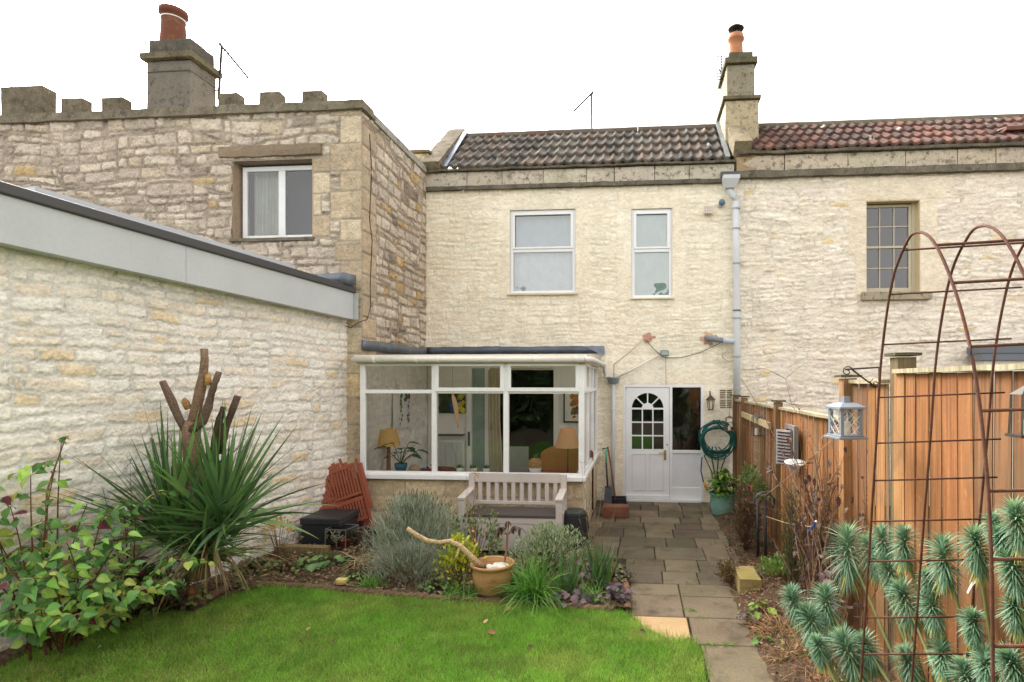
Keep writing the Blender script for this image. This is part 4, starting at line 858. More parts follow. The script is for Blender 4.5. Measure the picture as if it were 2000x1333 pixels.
# pictures
def picture(name, label, org, ud, w_, h_, frame, ground, blobs, seed, fw=.03, nd=(0, -1, 0)):
    t = thing(name, label, 'picture', org); org = Vector(org); ud = Vector(ud); up = Vector((0, 0, 1)); nd = Vector(nd)
    b = MB()
    if frame:
        for (a, c2, e, g) in ((0, w_, 0, fw), (0, w_, h_-fw, h_), (0, fw, fw, h_-fw), (w_-fw, w_, fw, h_-fw)):
            pts = [org+ud*x+up*z+nd*d for d in (0, .025) for (x, z) in ((a, e), (c2, e), (c2, g), (a, g))]
            b.add(pts, [(4, 5, 6, 7), (0, 1, 5, 4), (1, 2, 6, 5), (2, 3, 7, 6), (3, 0, 4, 7)], frame)
        b.build('frame', 'paint', t)
    b = MB(); b.add([org+nd*.008, org+ud*w_+nd*.008, org+ud*w_+up*h_+nd*.008, org+up*h_+nd*.008], [(0, 1, 2, 3)], ground)
    rs = random.Random(seed); k = 0
    for (cx_, cz_, rx, rz, col, n) in blobs:
        for _ in range(n):
            k += 1; x = cx_+rs.uniform(-rx, rx); z = cz_+rs.uniform(-rz, rz); s_ = rs.uniform(.25, .6)*min(rx, rz)
            x = min(max(x, fw+s_), w_-fw-s_); z = min(max(z, fw+s_), h_-fw-s_)
            pts = [org+ud*(x+s_*rs.uniform(.6, 1.2)*math.cos(a))+up*(z+s_*rs.uniform(.6, 1.3)*math.sin(a))+nd*(.010+.0002*k) for a in [2*PI*i/9 for i in range(9)]]
            b.add(pts, [tuple(range(9))], cj(col, rs, .3, .15))
    b.build('canvas', 'plain', t); return t
pz = wz(880, 808, 9.85)
picture('painting', 'dark green, blue and yellow flower painting above the radiator', (wx(856, 9.9), 9.94, pz), (1, 0, 0), gx0_-.03-wx(856, 9.9), .40, None, C(62, 78, 62), [(.25, .2, .25, .2, C(50, 66, 46), 30), (.3, .15, .1, .12, C(60, 70, 130), 12), (.45, .1, .1, .1, C(190, 180, 60), 14), (.42, .3, .08, .08, C(170, 165, 60), 8)], 1, fw=0)
picture('painting', 'narrow pale picture of green and blue plants on the left inner wall', (XL+.06, 8.45, 1.35), (0, 1, 0), .75, .62, None, C(222, 222, 220), [(.3, .2, .06, .15, C(70, 120, 84), 10), (.3, .45, .07, .1, C(70, 130, 96), 8), (.52, .5, .10, .08, C(74, 74, 78), 16), (.55, .25, .05, .18, C(66, 62, 120), 12)], 2, fw=0, nd=(1, 0, 0))
px0 = wx(1100, 9.9); picture('framed_print', 'black framed orange and brown print on the right of the inner doorway', (px0, 9.945, wz(1115, 826, 9.9)), (1, 0, 0), .55, .58, C(40, 38, 36), C(230, 226, 216), [(.27, .33, .12, .16, C(186, 120, 74), 26), (.25, .2, .1, .06, C(96, 110, 84), 12), (.27, .12, .14, .03, C(170, 90, 60), 8)], 3, fw=.025)
# lamps
def lamp(label, px, py0, py1, Y, rt, rb, shade, stem, scol, zb):
    c0 = aY(px, py1, Y); c1 = aY(px, py0, Y); t = thing('table_lamp', label, 'lamp', (c0.x, Y, zb))
    b = MB(); b.lathe((c0.x, Y, c0.z), [(rb, 0), (rt, c1.z-c0.z)], 24, shade); b.lathe((c0.x, Y, c0.z), [(rb-.004, 0.002), (rt-.004, c1.z-c0.z-.002)], 24, shade); b.build('lamp_shade', 'shade', t, smooth=True)
    b = MB(); b.lathe((c0.x, Y, zb), [(.08, 0), (.08, .02), (stem*1.1, .03), (stem, .1), (stem*.9, c0.z-zb+.05)], 12, scol); b.build('lamp_base', 'plain', t, smooth=True)
lamp('table lamp with plain yellow shade at the left of the glazed lean-to', 759, 838, 871, 8.15, .11, .175, C(240, 206, 140), .03, C(150, 112, 78), .72)
lamp('table lamp with peach woven shade at the right of the glazed lean-to', 1109, 836, 874, 8.1, .10, .19, C(238, 196, 150), .010, C(60, 52, 46), .72)
t = thing('table', 'low wooden table inside the glazed lean-to carrying the lamps', 'table', (-2.3, 8.2, 0))
b = MB(); b.box(XL+.15, -1.0, 7.95, 8.5, .69, .72, C(150, 120, 92)); b.build('tabletop', 'chairwood', t)
for xq in (XL+.2, -1.1):
    for yq in (8.0, 8.4): b = MB(); b.box(xq, xq+.05, yq, yq+.05, .06, .69, C(140, 112, 84)); b.build('leg', 'chairwood', t)
# cane chair backs
for (px, wd_, lab) in ((1105, .42, 'brown rounded wicker chair back beside the peach lamp'),):
    c0 = aY(px, 905, 8.75); t = thing('wicker_chair', lab, 'chair', (c0.x, 8.8, 0)); b = MB(); n = 18
    vs = []; 
    for i in range(n+1):
        a = PI*i/n; r_ = wd_; 
        for z in (.06, .5, .75, .95): vs.append((c0.x-r_*math.cos(a), 8.9+.30*math.sin(a)*1, z+(.12*math.sin(a) if z > .9 else 0)))
    b.add(vs, [(4*i+j, 4*i+4+j, 4*i+5+j, 4*i+1+j) for i in range(n) for j in range(3)], C(166, 108, 66)); b.build('backrest', 'plain', t, smooth=True); b = MB(); b.lathe((c0.x, 8.85, .40), [(0, .1), (.36, .1), (.38, 0), (0, 0)], 20, C(150, 100, 62)); b.build('seat', 'plain', t)
# dark back of a chair seen in the doorway
c0 = aY(1010, 900, 9.3); t = thing('dining_chair', 'pale backed chair in front of the dark inner doorway', 'chair', (c0.x, 9.3, 0)); b = MB(); b.box(c0.x-.17, c0.x+.17, 9.4, 9.43, .55, wz(1010, 873, 9.4), C(140, 140, 136)); b.build('backrest', 'fabric', t); b = MB(); b.box(c0.x-.2, c0.x+.2, 9.0, 9.42, .46, .5, C(90, 84, 76)); b.build('seat', 'fabric', t)
for (i, j) in ((-.18, 9.02), (.15, 9.02), (-.18, 9.38), (.15, 9.38)): b = MB(); b.box(c0.x+i, c0.x+i+.03, j, j+.03, .06, .46, C(80, 66, 52)); b.build('leg', 'chairwood', t)
# sill plants
def pot(name, label, c, r, h, col, m='glaze', cat='plant pot', group=None):
    t = thing(name, label, cat, c, group); b = MB(); b.lathe(c, [(0, 0), (r*.72, 0), (r*.95, h*.6), (r, h), (r*.93, h), (r*.9, h*.85), (0, h*.85)], 20, col); b.build('pot', m, t, smooth=True); return t
Zi = ZS1-.02; Yi = CY+.15
p0 = aY(780, 912, Yi); t = pot('houseplant', 'split leaf houseplant in a blue pot on the inside sill', (p0.x, Yi+.05, Zi), .088, .115, C(66, 122, 140))
b = MB(); rl = random.Random(4)
for i in range(11):
    a = rl.uniform(0, 6.28) if i > 3 else (0.1, 3.0, 2.5, .6)[i]; el = rl.uniform(.5, 1.25); base = Vector((p0.x, Yi+.05, Zi+.1)); L = rl.uniform(.16, .34); d = Vector((math.cos(a)*math.cos(el), math.sin(a)*math.cos(el)*.5, math.sin(el))); tip = base+d*L
    b.tube([base, base+d*L*.5+Vector((0, 0, .01)), tip], .004, 5, C(70, 90, 50)); b.leaf(tip, Vector((d.x*1.5, d.y, .05)), .17, .17, cj(C(56, 96, 52), rl), 'lobed', curl=.35)
b.build('foliage', 'leaf', t)
for k, (px, lab) in enumerate(((898, 'left'), (925, 'middle'), (950, 'right'))):
    p0 = aY(px, 922, Yi); t = pot('herb_pot', 'small white pot of green cress, %s of three on the sill' % lab, (p0.x, Yi, Zi), .048, .075, C(226, 232, 230), group='three small herb pots on the inside sill'); b = MB()
    for _ in range(120): a = rl.uniform(0, 6.28); q = rl.uniform(0, .05); b.blade((p0.x+q*math.cos(a), Yi+q*math.sin(a), Zi+.065), (math.cos(a)*q*12, math.sin(a)*q*12, 1), rl.uniform(.03, .06), .008, .5, 2, cj(C(84, 132, 62), rl, .2))
    b.build('foliage', 'leaf', t)
p0 = aY(1045, 925, Yi); t = pot('cactus_pot', 'spiky cactus in a wide white bowl on the inside sill', (p0.x, Yi+.02, Zi), .088, .085, C(232, 232, 230)); b = MB(); b.lathe((p0.x, Yi+.02, Zi+.07), [(.08, 0), (.10, .05), (.09, .11), (.05, .14), (0, .15)], 14, C(172, 128, 92)); b.build('root_ball', 'soil', t, smooth=True); b = MB()
for _ in range(60): a = rl.uniform(0, 6.28); b.blade((p0.x+.01, Yi+.02, Zi+.2), (math.cos(a), math.sin(a), rl.uniform(.5, 3)), rl.uniform(.05, .09), .008, .2, 2, cj(C(120, 134, 106), rl, .2))
b.build('foliage', 'leaf', t)
# ornaments: pebbles / carved birds on sill
for (px, r_, col, lab, sc) in ((810, .07, C(200, 172, 146), 'pale pink stone ornament on the inside sill right of the houseplant', (1.3, .6, .8)), (828, .04, C(84, 84, 88), 'dark carved bird ornament on the inside sill', (1.5, .5, .8)), (838, .035, C(150, 62, 58), 'red carved bird ornament on the inside sill', (1.3, .5, .9))):
    q = aY(px, 915, Yi); b = MB(); b.ball((q.x, Yi, Zi+r_*sc[2]*.9), r_, col, .12, 10, rl, sc); 
    if 'bird' in lab: b.ball((q.x+r_*1.2, Yi, Zi+r_*1.7), r_*.45, col, .05, 8, rl); b.tube([(q.x+r_*1.5, Yi, Zi+r_*1.7), (q.x+r_*2.0, Yi, Zi+r_*1.6)], [r_*.15, .001], 5, C(180, 150, 80)); b.tube([(q.x-r_*1.1, Yi, Zi+r_), (q.x-r_*2.2, Yi, Zi+r_*.8)], [r_*.3, r_*.1], 5, col)
    tag(b.build('sill_ornament', 'plain', smooth=True), lab, 'ornament')
q = aY(865, 905, Yi); b = MB(); b.tube([(q.x-.16, Yi, Zi+.12), (q.x-.12, Yi, Zi+.06), (q.x+.0, Yi, Zi+.05), (q.x+.14, Yi, Zi+.05), (q.x+.2, Yi, Zi+.035)], [.02, .03, .035, .03, .01], 8, C(116, 60, 56), .15); tag(b.build('sill_ornament', 'plain', smooth=True), 'long dark red carved duck ornament left of the herb pots', 'ornament')
# hanging wooden bird and sparkly mobile
q0 = aY(886, 772, CY+.13); t = thing('wooden_bird', 'long pale carved wooden bird hanging inside the middle pane', 'ornament', q0); b = MB(); q = lambda px, py: aY(px, py, CY+.13)
b.tube([q(884, 770), q(886, 778), q(889, 790), q(891, 800), q(892, 815), q(894, 828), q(894, 836)], [.012, .026, .034, .036, .024, .018, .004], 10, C(226, 188, 146)); b.build('body', 'plain', t, smooth=True); b = MB(); b.tube([q(884, 770), q(884, 712)], .0015, 4, C(60, 60, 60)); b.build('cord', 'plain', t)
q0 = aY(752, 750, CY+.2); b = MB()
for _ in range(46):
    a = rl.uniform(0, 6.28); e = rl.uniform(-1.2, 1.4); L = rl.uniform(.08, .26); d = Vector((math.cos(a)*math.cos(e), .4*math.sin(a)*math.cos(e), math.sin(e)*.8)); b.tube([q0+d*.02, q0+d*L], .0018, 4, C(216, 210, 196)); b.ball(q0+d*L, .007, C(236, 232, 220), 0, 6)
b.tube([q0, q0+Vector((0, 0, .28))], .0012, 4, C(120, 120, 120)); tag(b.build('star_mobile', 'plain'), 'spiky silver starburst decoration hanging in the top left pane', 'ornament')

# ================================================================ PIPES, CABLES, LIGHTS on the cream wall
GP = C(206, 210, 214)
t = thing('drainpipe', 'tall light grey drainpipe with hopper between the two right hand houses', 'drainpipe', (1.68, 9.88, 1.7))
Yp = 9.87; q = lambda px, py: aY(px, py, Yp)
b = MB(); b.tube([q(1437, 395), q(1438, 500), q(1439, 667), q(1439, 790)], .060, 16, GP); b.build('pipe', 'paint', t, smooth=True)
b = MB(); b.tube([q(1424, 366), q(1425, 374), q(1433, 384), q(1437, 392), q(1437, 402)], .058, 14, GP); b.build('swan_neck', 'paint', t, smooth=True)
h0, h1 = q(1411, 364), q(1443, 340); b = MB()
b.add([(h0.x+.05, 9.80, h0.z-.05), (h1.x-.07, 9.80, h0.z-.05), (h1.x-.07, 9.95, h0.z-.05), (h0.x+.05, 9.95, h0.z-.05), (h0.x, 9.74, h0.z+.09), (h1.x, 9.74, h0.z+.09), (h1.x, 9.97, h0.z+.09), (h0.x, 9.97, h0.z+.09), (h0.x, 9.74, h1.z-.05), (h1.x, 9.74, h1.z-.05), (h1.x, 9.97, h1.z-.05), (h0.x, 9.97, h1.z-.05)],
      [(0, 1, 5, 4), (1, 2, 6, 5), (3, 0, 4, 7), (4, 5, 9, 8), (5, 6, 10, 9), (7, 4, 8, 11), (3, 2, 1, 0)], GP); b.build('hopper', 'paint', t)
b = MB(); b.box(h0.x-.02, h1.x+.02, 9.9, 9.99, h1.z-.04, h1.z+.06, C(80, 84, 88)); b.build('lead_outlet', 'lead', t)
for py in (408, 447, 515, 607, 622, 697, 760): b = MB(); c_ = q(1438+(py-400)*.005, py); b.lathe((c_.x, Yp, c_.z), [(.06, -.012), (.070, -.012), (.070, .012), (.06, .012)], 16, C(160, 168, 178) if py != 607 else C(96, 100, 106)); b.build('collar', 'paint', t, smooth=False)
b = MB(); b.tube([q(1437, 667), q(1425, 667), q(1412, 666)], .052, 14, C(190, 198, 206)); b.tube([q(1416, 666), q(1400, 664), q(1386, 661), aY(1380, 661, 9.99)], .048, 14, C(126, 134, 144)); b.build('branch_pipe', 'paint', t, smooth=True)
b = MB(); b.tube([q(1434, 704), q(1420, 704), q(1412, 699), q(1411, 690), q(1418, 684), aY(1421, 681, 9.98)], .014, 8, C(222, 216, 200)); b.build('overflow_pipe', 'paint', t, smooth=True)
t = thing('drainpipe', 'thin light grey drainpipe with small hopper beside the white door', 'drainpipe', (-.45, 9.9, 0)); Yp = 9.9
b = MB(); b.tube([q(1197.5, 748), q(1197.5, 850), q(1196, 985)], .036, 14, GP); b.build('pipe', 'paint', t, smooth=True)
b = MB(); c_ = q(1198, 750); b.lathe((c_.x, Yp, c_.z), [(.04, -.01), (.10, .02), (.10, .085), (.115, .09), (.115, .12), (.09, .12), (.08, .03)], 16, C(150, 156, 166)); b.build('hopper', 'paint', t, smooth=True)
b = MB(); c_ = q(1197, 800); b.lathe((c_.x, Yp, c_.z), [(.036, -.01), (.046, -.01), (.046, .01), (.036, .01)], 14, GP); b.build('collar', 'paint', t)
b = MB(); b.tube([aY(1172, 714, 9.8), aY(1180, 717, 9.86), q(1181, 728), q(1184, 736), q(1193, 742)], .032, 12, C(216, 216, 216)); b.build('gutter_outlet', 'paint', t, smooth=True)
b = MB(); b.tube([q(1204, 738), q(1240, 720), q(1285, 694)], .020, 10, C(232, 226, 212)); tag(b.build('waste_pipe', 'paint', smooth=True), 'slanting white waste pipe rising right from the small hopper to the floodlight', 'pipe')
b = MB(); b.tube([q(1199, 740), q(1199, 712), q(1225, 692), q(1255, 664), aY(1257, 662, 9.99)], .013, 8, C(206, 190, 166)); tag(b.build('waste_pipe', 'paint', smooth=True), 'thin beige overflow pipe rising steeply left of the slanting white waste pipe', 'pipe')
b = MB(); Yp = 9.955; b.tube([q(1262, 664), q(1275, 680), q(1290, 694), q(1300, 699), q(1330, 699), q(1365, 690), q(1395, 676), q(1412, 668)], .006, 6, C(60, 56, 52)); b.tube([q(1300, 698), q(1301, 752)], .004, 5, C(120, 110, 96)); tag(b.build('cable', 'plain', smooth=True), 'black cable drooping from the floodlight across the cream wall', 'cable')
b = MB(); Yc_ = lambda px, py: aX(px, py, XL+.02); b.tube([aX(722, 262, XL+.015), aX(726, 330, XL+.015), aX(722, 430, XL+.015), aX(727, 470, XL+.015), aX(723, 560, XL+.015), aX(724, 600, XL+.015), aX(717, 624, XL+.015), aX(713, 626, XL+.015)], .006, 5, C(70, 64, 58)); tag(b.build('cable', 'plain'), 'thin black cable running down the side wall of the stone house', 'cable')
b = MB(); b.tube([aY(658, 622, LY-.05), aY(670, 636, LY-.05), aY(686, 640, LY-.04), aY(700, 630, LY-.04), aY(712, 626, LY-.03)], .006, 5, C(60, 56, 52)); tag(b.build('cable', 'plain'), 'short loop of cable under the far end of the grey fascia', 'cable')
# floodlight
c_ = aY(1298, 690, 9.9); t = thing('floodlight', 'small grey floodlight above the white door', 'light', c_); b = MB(); b.box(c_.x-.07, c_.x+.07, 9.86, 9.93, c_.z-.055, c_.z+.05, C(120, 132, 134)); b.build('housing', 'metal', t, bevel=.012); b = MB(); b.box(c_.x-.055, c_.x+.055, 9.852, 9.859, c_.z-.04, c_.z+.03, C(160, 172, 172)); b.build('lens', 'glaze', t); b = MB(); b.box(c_.x-.02, c_.x+.02, 9.93, 9.99, c_.z-.02, c_.z+.02, C(60, 60, 60)); b.build('bracket', 'metal', t)
# caged lamp and camera near hopper
c_ = aY(1384, 408, 9.9); t = thing('wall_planter', 'small white wire fronted box high on the cream wall', 'wall box', c_); b = MB(); b.box(c_.x-.07, c_.x+.07, 9.89, 9.985, c_.z-.08, c_.z+.04, C(222, 206, 190)); b.build('box', 'plain', t, bevel=.01); b = MB()
for k in range(5): b.tube([(c_.x-.08+.04*k, 9.875, c_.z-.085), (c_.x-.08+.04*k, 9.875, c_.z+.05)], .004, 4, C(240, 240, 238))
for k in range(3): b.tube([(c_.x-.085, 9.87, c_.z-.08+.06*k), (c_.x+.085, 9.87, c_.z-.08+.06*k)], .004, 4, C(240, 240, 238))
b.build('wire_front', 'paint', t)
c_ = aY(1409, 397, 9.9); t = thing('security_camera', 'round blue grey security camera beside the hopper', 'camera', c_); b = MB(); b.lathe((c_.x, 9.99, c_.z), [(.05, 0), (.05, .03), (.02, .04)], 14, C(220, 220, 220), Matrix.Rotation(R(90), 3, 'X')); b.build('mount', 'paint', t); b = MB(); b.ball((c_.x+.01, 9.90, c_.z+.01), .058, C(100, 122, 142), .0, 12); b.build('body', 'paint', t, smooth=True)
# wall lantern
c_ = aY(1388, 785, 9.86); t = thing('wall_lantern', 'black coach lantern on the cream wall right of the white door', 'lantern', c_)
b = MB(); b.tube([(c_.x, 9.95, c_.z+.18), (c_.x, 9.95, c_.z+.06), (c_.x, 9.93, c_.z+.04)], .010, 6, C(74, 60, 48)); b.tube([(c_.x, 9.94, c_.z+.10), (c_.x, 9.89, c_.z+.14), (c_.x, 9.86, c_.z+.10)], .007, 6, C(74, 60, 48)); b.build('bracket', 'metal', t)
b = MB(); b.lathe((c_.x, 9.86, c_.z), [(.085, .03), (.075, .045), (.03, .09), (.01, .11)], 6, C(84, 68, 52)); b.lathe((c_.x, 9.86, c_.z), [(0, -.145), (.045, -.145), (.045, -.13), (0, -.13)], 6, C(84, 68, 52))
for k in range(6): a = k*PI/3; b.tube([(c_.x+.065*math.cos(a), 9.86+.065*math.sin(a), c_.z+.03), (c_.x+.042*math.cos(a), 9.86+.042*math.sin(a), c_.z-.13)], .005, 4, C(74, 60, 48))
b.build('cage', 'metal', t)
b = MB(); b.lathe((c_.x, 9.86, c_.z), [(.038, -.125), (.058, .025)], 6, C(226, 214, 186)); b.build('lamp_glass', 'glaze', t)
# hose
hc = aY(1400, 850, 9.84); t = thing('garden_hose', 'coil of dark green garden hose hung on the cream wall beside the door', 'hose', hc); b = MB(); rh_ = random.Random(7)
pts = []
for k in range(11):
    rx = rh_.uniform(.22, .31); rz = rh_.uniform(.22, .30); ox = rh_.uniform(-.02, .02); oz = rh_.uniform(-.12, .03); yy = rh_.uniform(9.76, 9.93)
    for i in range(20): a = PI/2+2*PI*i/20; pts.append(Vector((hc.x+ox+rx*math.cos(a), yy+.01*math.sin(3*a), hc.z+oz+rz*math.sin(a)-.05*max(0, -math.sin(a)))))
b.tube(pts, .0115, 7, C(34, 98, 92)); b.build('coil', 'paint', t, smooth=True)
b = MB()
for k in range(4): xs2 = hc.x-.12+.05*k; b.tube([(xs2, 9.85, hc.z-.2), (xs2-.09+.07*k, 9.84, hc.z-.36), (xs2+.03, 9.85, hc.z-.62), (xs2+.05, 9.85, hc.z-.75)], .0115, 6, C(50, 84, 84))
pr_ = [aY(1371, 893, 9.86), aY(1369, 920, 9.86), aY(1374, 942, 9.85)]; b.tube(pr_, .0115, 6, C(56, 70, 72)); b.build('loose_end', 'paint', t, smooth=True)
b = MB(); b.tube([pr_[-1], aY(1378, 950, 9.84), aY(1382, 958, 9.83)], [.018, .024, .012], 8, C(226, 156, 40)); b.build('nozzle', 'paint', t, smooth=True)
b = MB(); b.tube([(hc.x-.06, 9.99, hc.z+.22), (hc.x-.06, 9.8, hc.z+.22), (hc.x-.06, 9.79, hc.z+.26)], .012, 6, C(40, 40, 40)); b.tube([(hc.x+.04, 9.99, hc.z+.22), (hc.x+.04, 9.8, hc.z+.22), (hc.x+.04, 9.79, hc.z+.26)], .012, 6, C(40, 40, 40)); b.build('hook', 'metal', t)

# ================================================================ FENCE
rf = random.Random(17)
def fx_(y): return 1.68+.10*(10-y)/7.5
WD = [C(158, 108, 66), C(142, 95, 56), C(168, 120, 76), C(128, 88, 56), C(152, 102, 60), C(132, 100, 70)]
fl = thing('timber_fence', 'lower orange brown close board fence running from the house wall', 'fence', (1.7, 8, 0))
fu = thing('timber_fence', 'taller stained close board fence behind the rusty arch', 'fence', (1.75, 3.5, 0))
def boards(par, ya, yb, zt, z0=0.0, wd=.15):
    b = MB(); y = ya; k = 0
    while y > yb+.02:
        y2 = max(yb, y-wd*rf.uniform(.85, 1.12)); x = fx_((y+y2)/2); c_ = cj(rf.choice(WD), rf, .12, .04); dz_ = rf.uniform(-.004, .004)
        vs = []
        nz = 8
        for i in range(nz+1):
            z = z0+(zt+dz_-z0)*i/nz; wv = .003*math.sin(z*3+k)
            vs += [(x-.005+wv, y, z), (x-.010+wv, y2, z), (x-.004+wv, y2, z)]
        fs = []
        for i in range(nz): a = 3*i; fs += [(a, a+3, a+4, a+1), (a+1, a+4, a+5, a+2)]
        fs.append((nz*3, nz*3+1, nz*3+2)); b.add(vs, fs, c_); y = y2; k += 1
    b.build('board_panel', 'wood', par)
    b = MB(); rbox(b, fx_((ya+yb)/2)-.05, fx_((ya+yb)/2)+.045, yb+.03, ya-.03, zt, zt+.035, C(170, 160, 130), .15, .004, int(ya*10)); b.build('capping_rail', 'wood', par)
def post(par, y, zt, s_=.10, cap=True, xo=0, col=C(128, 100, 70)):
    b = MB(); x = fx_(y)+xo; rbox(b, x-s_/2, x+s_/2, y-s_/2, y+s_/2, -.05, zt, col, .2, .003, int(y*7)); o = b.build('post', 'wood', par)
    if cap: b = MB(); rbox(b, x-s_/2-.025, x+s_/2+.025, y-s_/2-.025, y+s_/2+.025, zt, zt+.025, C(96, 90, 66), .08, .004, int(y*9)); b.build('post_cap', 'lichen', o)
zL = 1.76
for (ya, yb, zz_) in ((9.86, 9.1, zL), (9.1, 7.06, zL), (7.06, 4.9, zL)): boards(fl, ya-.02, yb+.02, zz_)
for y in (9.85, 9.1, 7.06): post(fl, y, zL+.09, xo=-.02)
for (ya, yb, zz_) in ((4.84, 4.12, 2.08), (4.08, 2.2, 2.15), (2.2, .4, 2.17)): boards(fu, ya-.01, yb+.02, zz_)
post(fu, 4.88, 2.13, .12, xo=-.01, col=C(176, 128, 86)); post(fu, 4.08, 2.27, .13, xo=.06, col=C(110, 96, 70)); post(fu, 2.2, 2.2, .1, xo=.06)
b = MB(); b.beam((1.62, 7.15, zL-.21), (1.62, 9.0, zL-.17), .03, .08, C(196, 180, 140)); o = b.build('loose_rail', 'wood', fl)
# scroll bracket
bp = aX(1717, 718, 1.62); pe = aY(1650, 722, bp.y); t = thing('hanging_bracket', 'dark wrought iron scroll bracket on the fence post above the grey lantern', 'bracket', bp); b = MB(); yb_ = bp.y
b.tube([bp, pe], .006, 6, C(66, 56, 50)); b.tube([bp, aY(1717, 757, yb_)], .006, 6, C(66, 56, 50)); b.tube([aY(1664, 722, yb_), aY(1690, 742, yb_), aY(1712, 757, yb_)], .006, 6, C(66, 56, 50)); b.build('bar', 'metal', t)
b = MB(); cc = aY(1655, 726, yb_); b.tube([cc+Vector((.04*(1-i/16)*math.cos(i*.6), 0, .04*(1-i/16)*math.sin(i*.6))) for i in range(14)], .004, 5, C(66, 56, 50)); cc = aY(1709, 750, yb_); b.tube([cc+Vector((.035*(1-i/16)*math.cos(i*.6+2), 0, .035*(1-i/16)*math.sin(i*.6+2))) for i in range(14)], .004, 5, C(66, 56, 50)); b.build('scroll', 'metal', t)
# big lantern
lc = aY(1651, 826, yb_-.02); s = 1/1111*lc.y; t = thing('lantern', 'large grey candle lantern with diamond lattice glass', 'lantern', (lc.x, lc.y, lc.z))
LG = C(134, 142, 152); zt_ = aY(1651, 797, yb_-.02).z; zb_ = aY(1651, 853, yb_-.02).z; hw = .066
b = MB(); m = Matrix.Translation((lc.x, lc.y, 0)) @ Matrix.Rotation(R(12), 4, 'Z')
b.box(-.10, .10, -.10, .10, zb_-.012, zb_+.004, LG, m); b.box(-.085, .085, -.085, .085, zb_+.004, zb_+.016, LG, m); b.build('base', 'paint', t, bevel=.003)
b = MB(); b.box(-.092, .092, -.092, .092, zt_-.006, zt_+.008, LG, m)
b.add([m @ Vector(v) for v in [(-.092, -.092, zt_+.008), (.092, -.092, zt_+.008), (.092, .092, zt_+.008), (-.092, .092, zt_+.008), (-.05, -.05, zt_+.035), (.05, -.05, zt_+.035), (.05, .05, zt_+.035), (-.05, .05, zt_+.035)]], [(0, 1, 5, 4), (1, 2, 6, 5), (2, 3, 7, 6), (3, 0, 4, 7), (4, 5, 6, 7)], LG)
b.box(-.022, .022, -.022, .022, zt_+.035, zt_+.075, LG, m); b.build('roof', 'paint', t); b = MB(); b.tube([(lc.x, lc.y, zt_+.075), (lc.x, lc.y, aY(1651, 730, yb_).z)], .003, 5, C(90, 84, 80)); b.build('hanging_wire', 'metal', t)
b = MB()
for (i, j) in ((-1, -1), (1, -1), (1, 1), (-1, 1)): b = MB(); b.box(i*hw-.011, i*hw+.011, j*hw-.011, j*hw+.011, zb_+.016, zt_-.006, LG, m); b.build('corner_post', 'paint', t)
b = MB(); H_ = zt_-.008-(zb_+.018)
for (ang) in (0, 90, 180, 270):
    mm_ = m @ Matrix.Rotation(R(ang), 4, 'Z')
    for sgn in (1, -1):
        for k in range(-2, 5):
            x0_ = -hw; z0_ = zb_+.018+k*.066; x1_ = hw; z1_ = z0_+.132*1.0
            # clip
            pts = []
            for tt in np.linspace(0, 1, 21):
                z = z0_+(z1_-z0_)*tt; x = (x0_+(x1_-x0_)*tt)*sgn
                if zb_+.018 <= z <= zt_-.008: pts.append(mm_ @ Vector((x, -hw-.008, z)))
            if len(pts) > 1: b.tube([pts[0], pts[-1]], .0022, 4, C(222, 222, 220))
b.build('lattice', 'paint', t)
b = MB(); b.tube([(lc.x, lc.y, zb_+.016), (lc.x, lc.y, zb_+.10)], .032, 12, C(226, 220, 206)); b.build('candle', 'plain', t)
# edge lantern at far right (dark), hung from arch
def smalllantern(label, c, hgt, wd_, col, hang, ang=0):
    t = thing('lantern', label, 'lantern', c); c = Vector(c); m = Matrix.Translation(c) @ Matrix.Rotation(ang, 4, 'Z'); h = hgt/2; w2 = wd_/2
    b = MB(); b.box(-w2*1.25, w2*1.25, -w2*1.25, w2*1.25, -h-.012, -h, col, m); b.build('base', 'metal', t)
    b = MB()
    for (i, j) in ((-1, -1), (1, -1), (1, 1), (-1, 1)): b.beam(m @ Vector((i*w2, j*w2, -h)), m @ Vector((i*w2*.85, j*w2*.85, h*.6)), .008, .008, col)
    for (i, j, k, l) in ((-1, -1, 1, -1), (1, -1, 1, 1), (1, 1, -1, 1), (-1, 1, -1, -1)): b.beam(m @ Vector((i*w2*.9, j*w2*.9, 0)), m @ Vector((k*w2*.9, l*w2*.9, 0)), .005, .005, col)
    b.build('frame', 'metal', t)
    b = MB(); b.add([m @ Vector(v) for v in [(-w2, -w2, h*.6), (w2, -w2, h*.6), (w2, w2, h*.6), (-w2, w2, h*.6), (0, 0, h)]], [(0, 1, 4), (1, 2, 4), (2, 3, 4), (3, 0, 4), (3, 2, 1, 0)], col); b.build('roof', 'metal', t)
    b = MB(); b.tube([m @ Vector((0, 0, h)), m @ Vector((0, 0, h+hang))], .003, 5, col); b.build('hook', 'metal', t)
    b = MB(); b.tube([m @ Vector((0, 0, -h)), m @ Vector((0, 0, -h+hgt*.3))], w2*.4, 8, C(214, 208, 190)); b.build('candle', 'plain', t)
smalllantern('small dark lantern hanging from the arch at the right edge of the picture', aX(2004, 800, 1.55), .20, .08, C(90, 84, 78), .12)
smalllantern('small dark lantern hung on the lower fence above the wire trellis', aX(1478, 828, 1.60), .30, .12, C(96, 92, 92), .1)
smalllantern('brown wire lantern hanging in front of the coiled hose', aY(1425, 826, 9.3), .24, .13, C(116, 92, 78), .2)
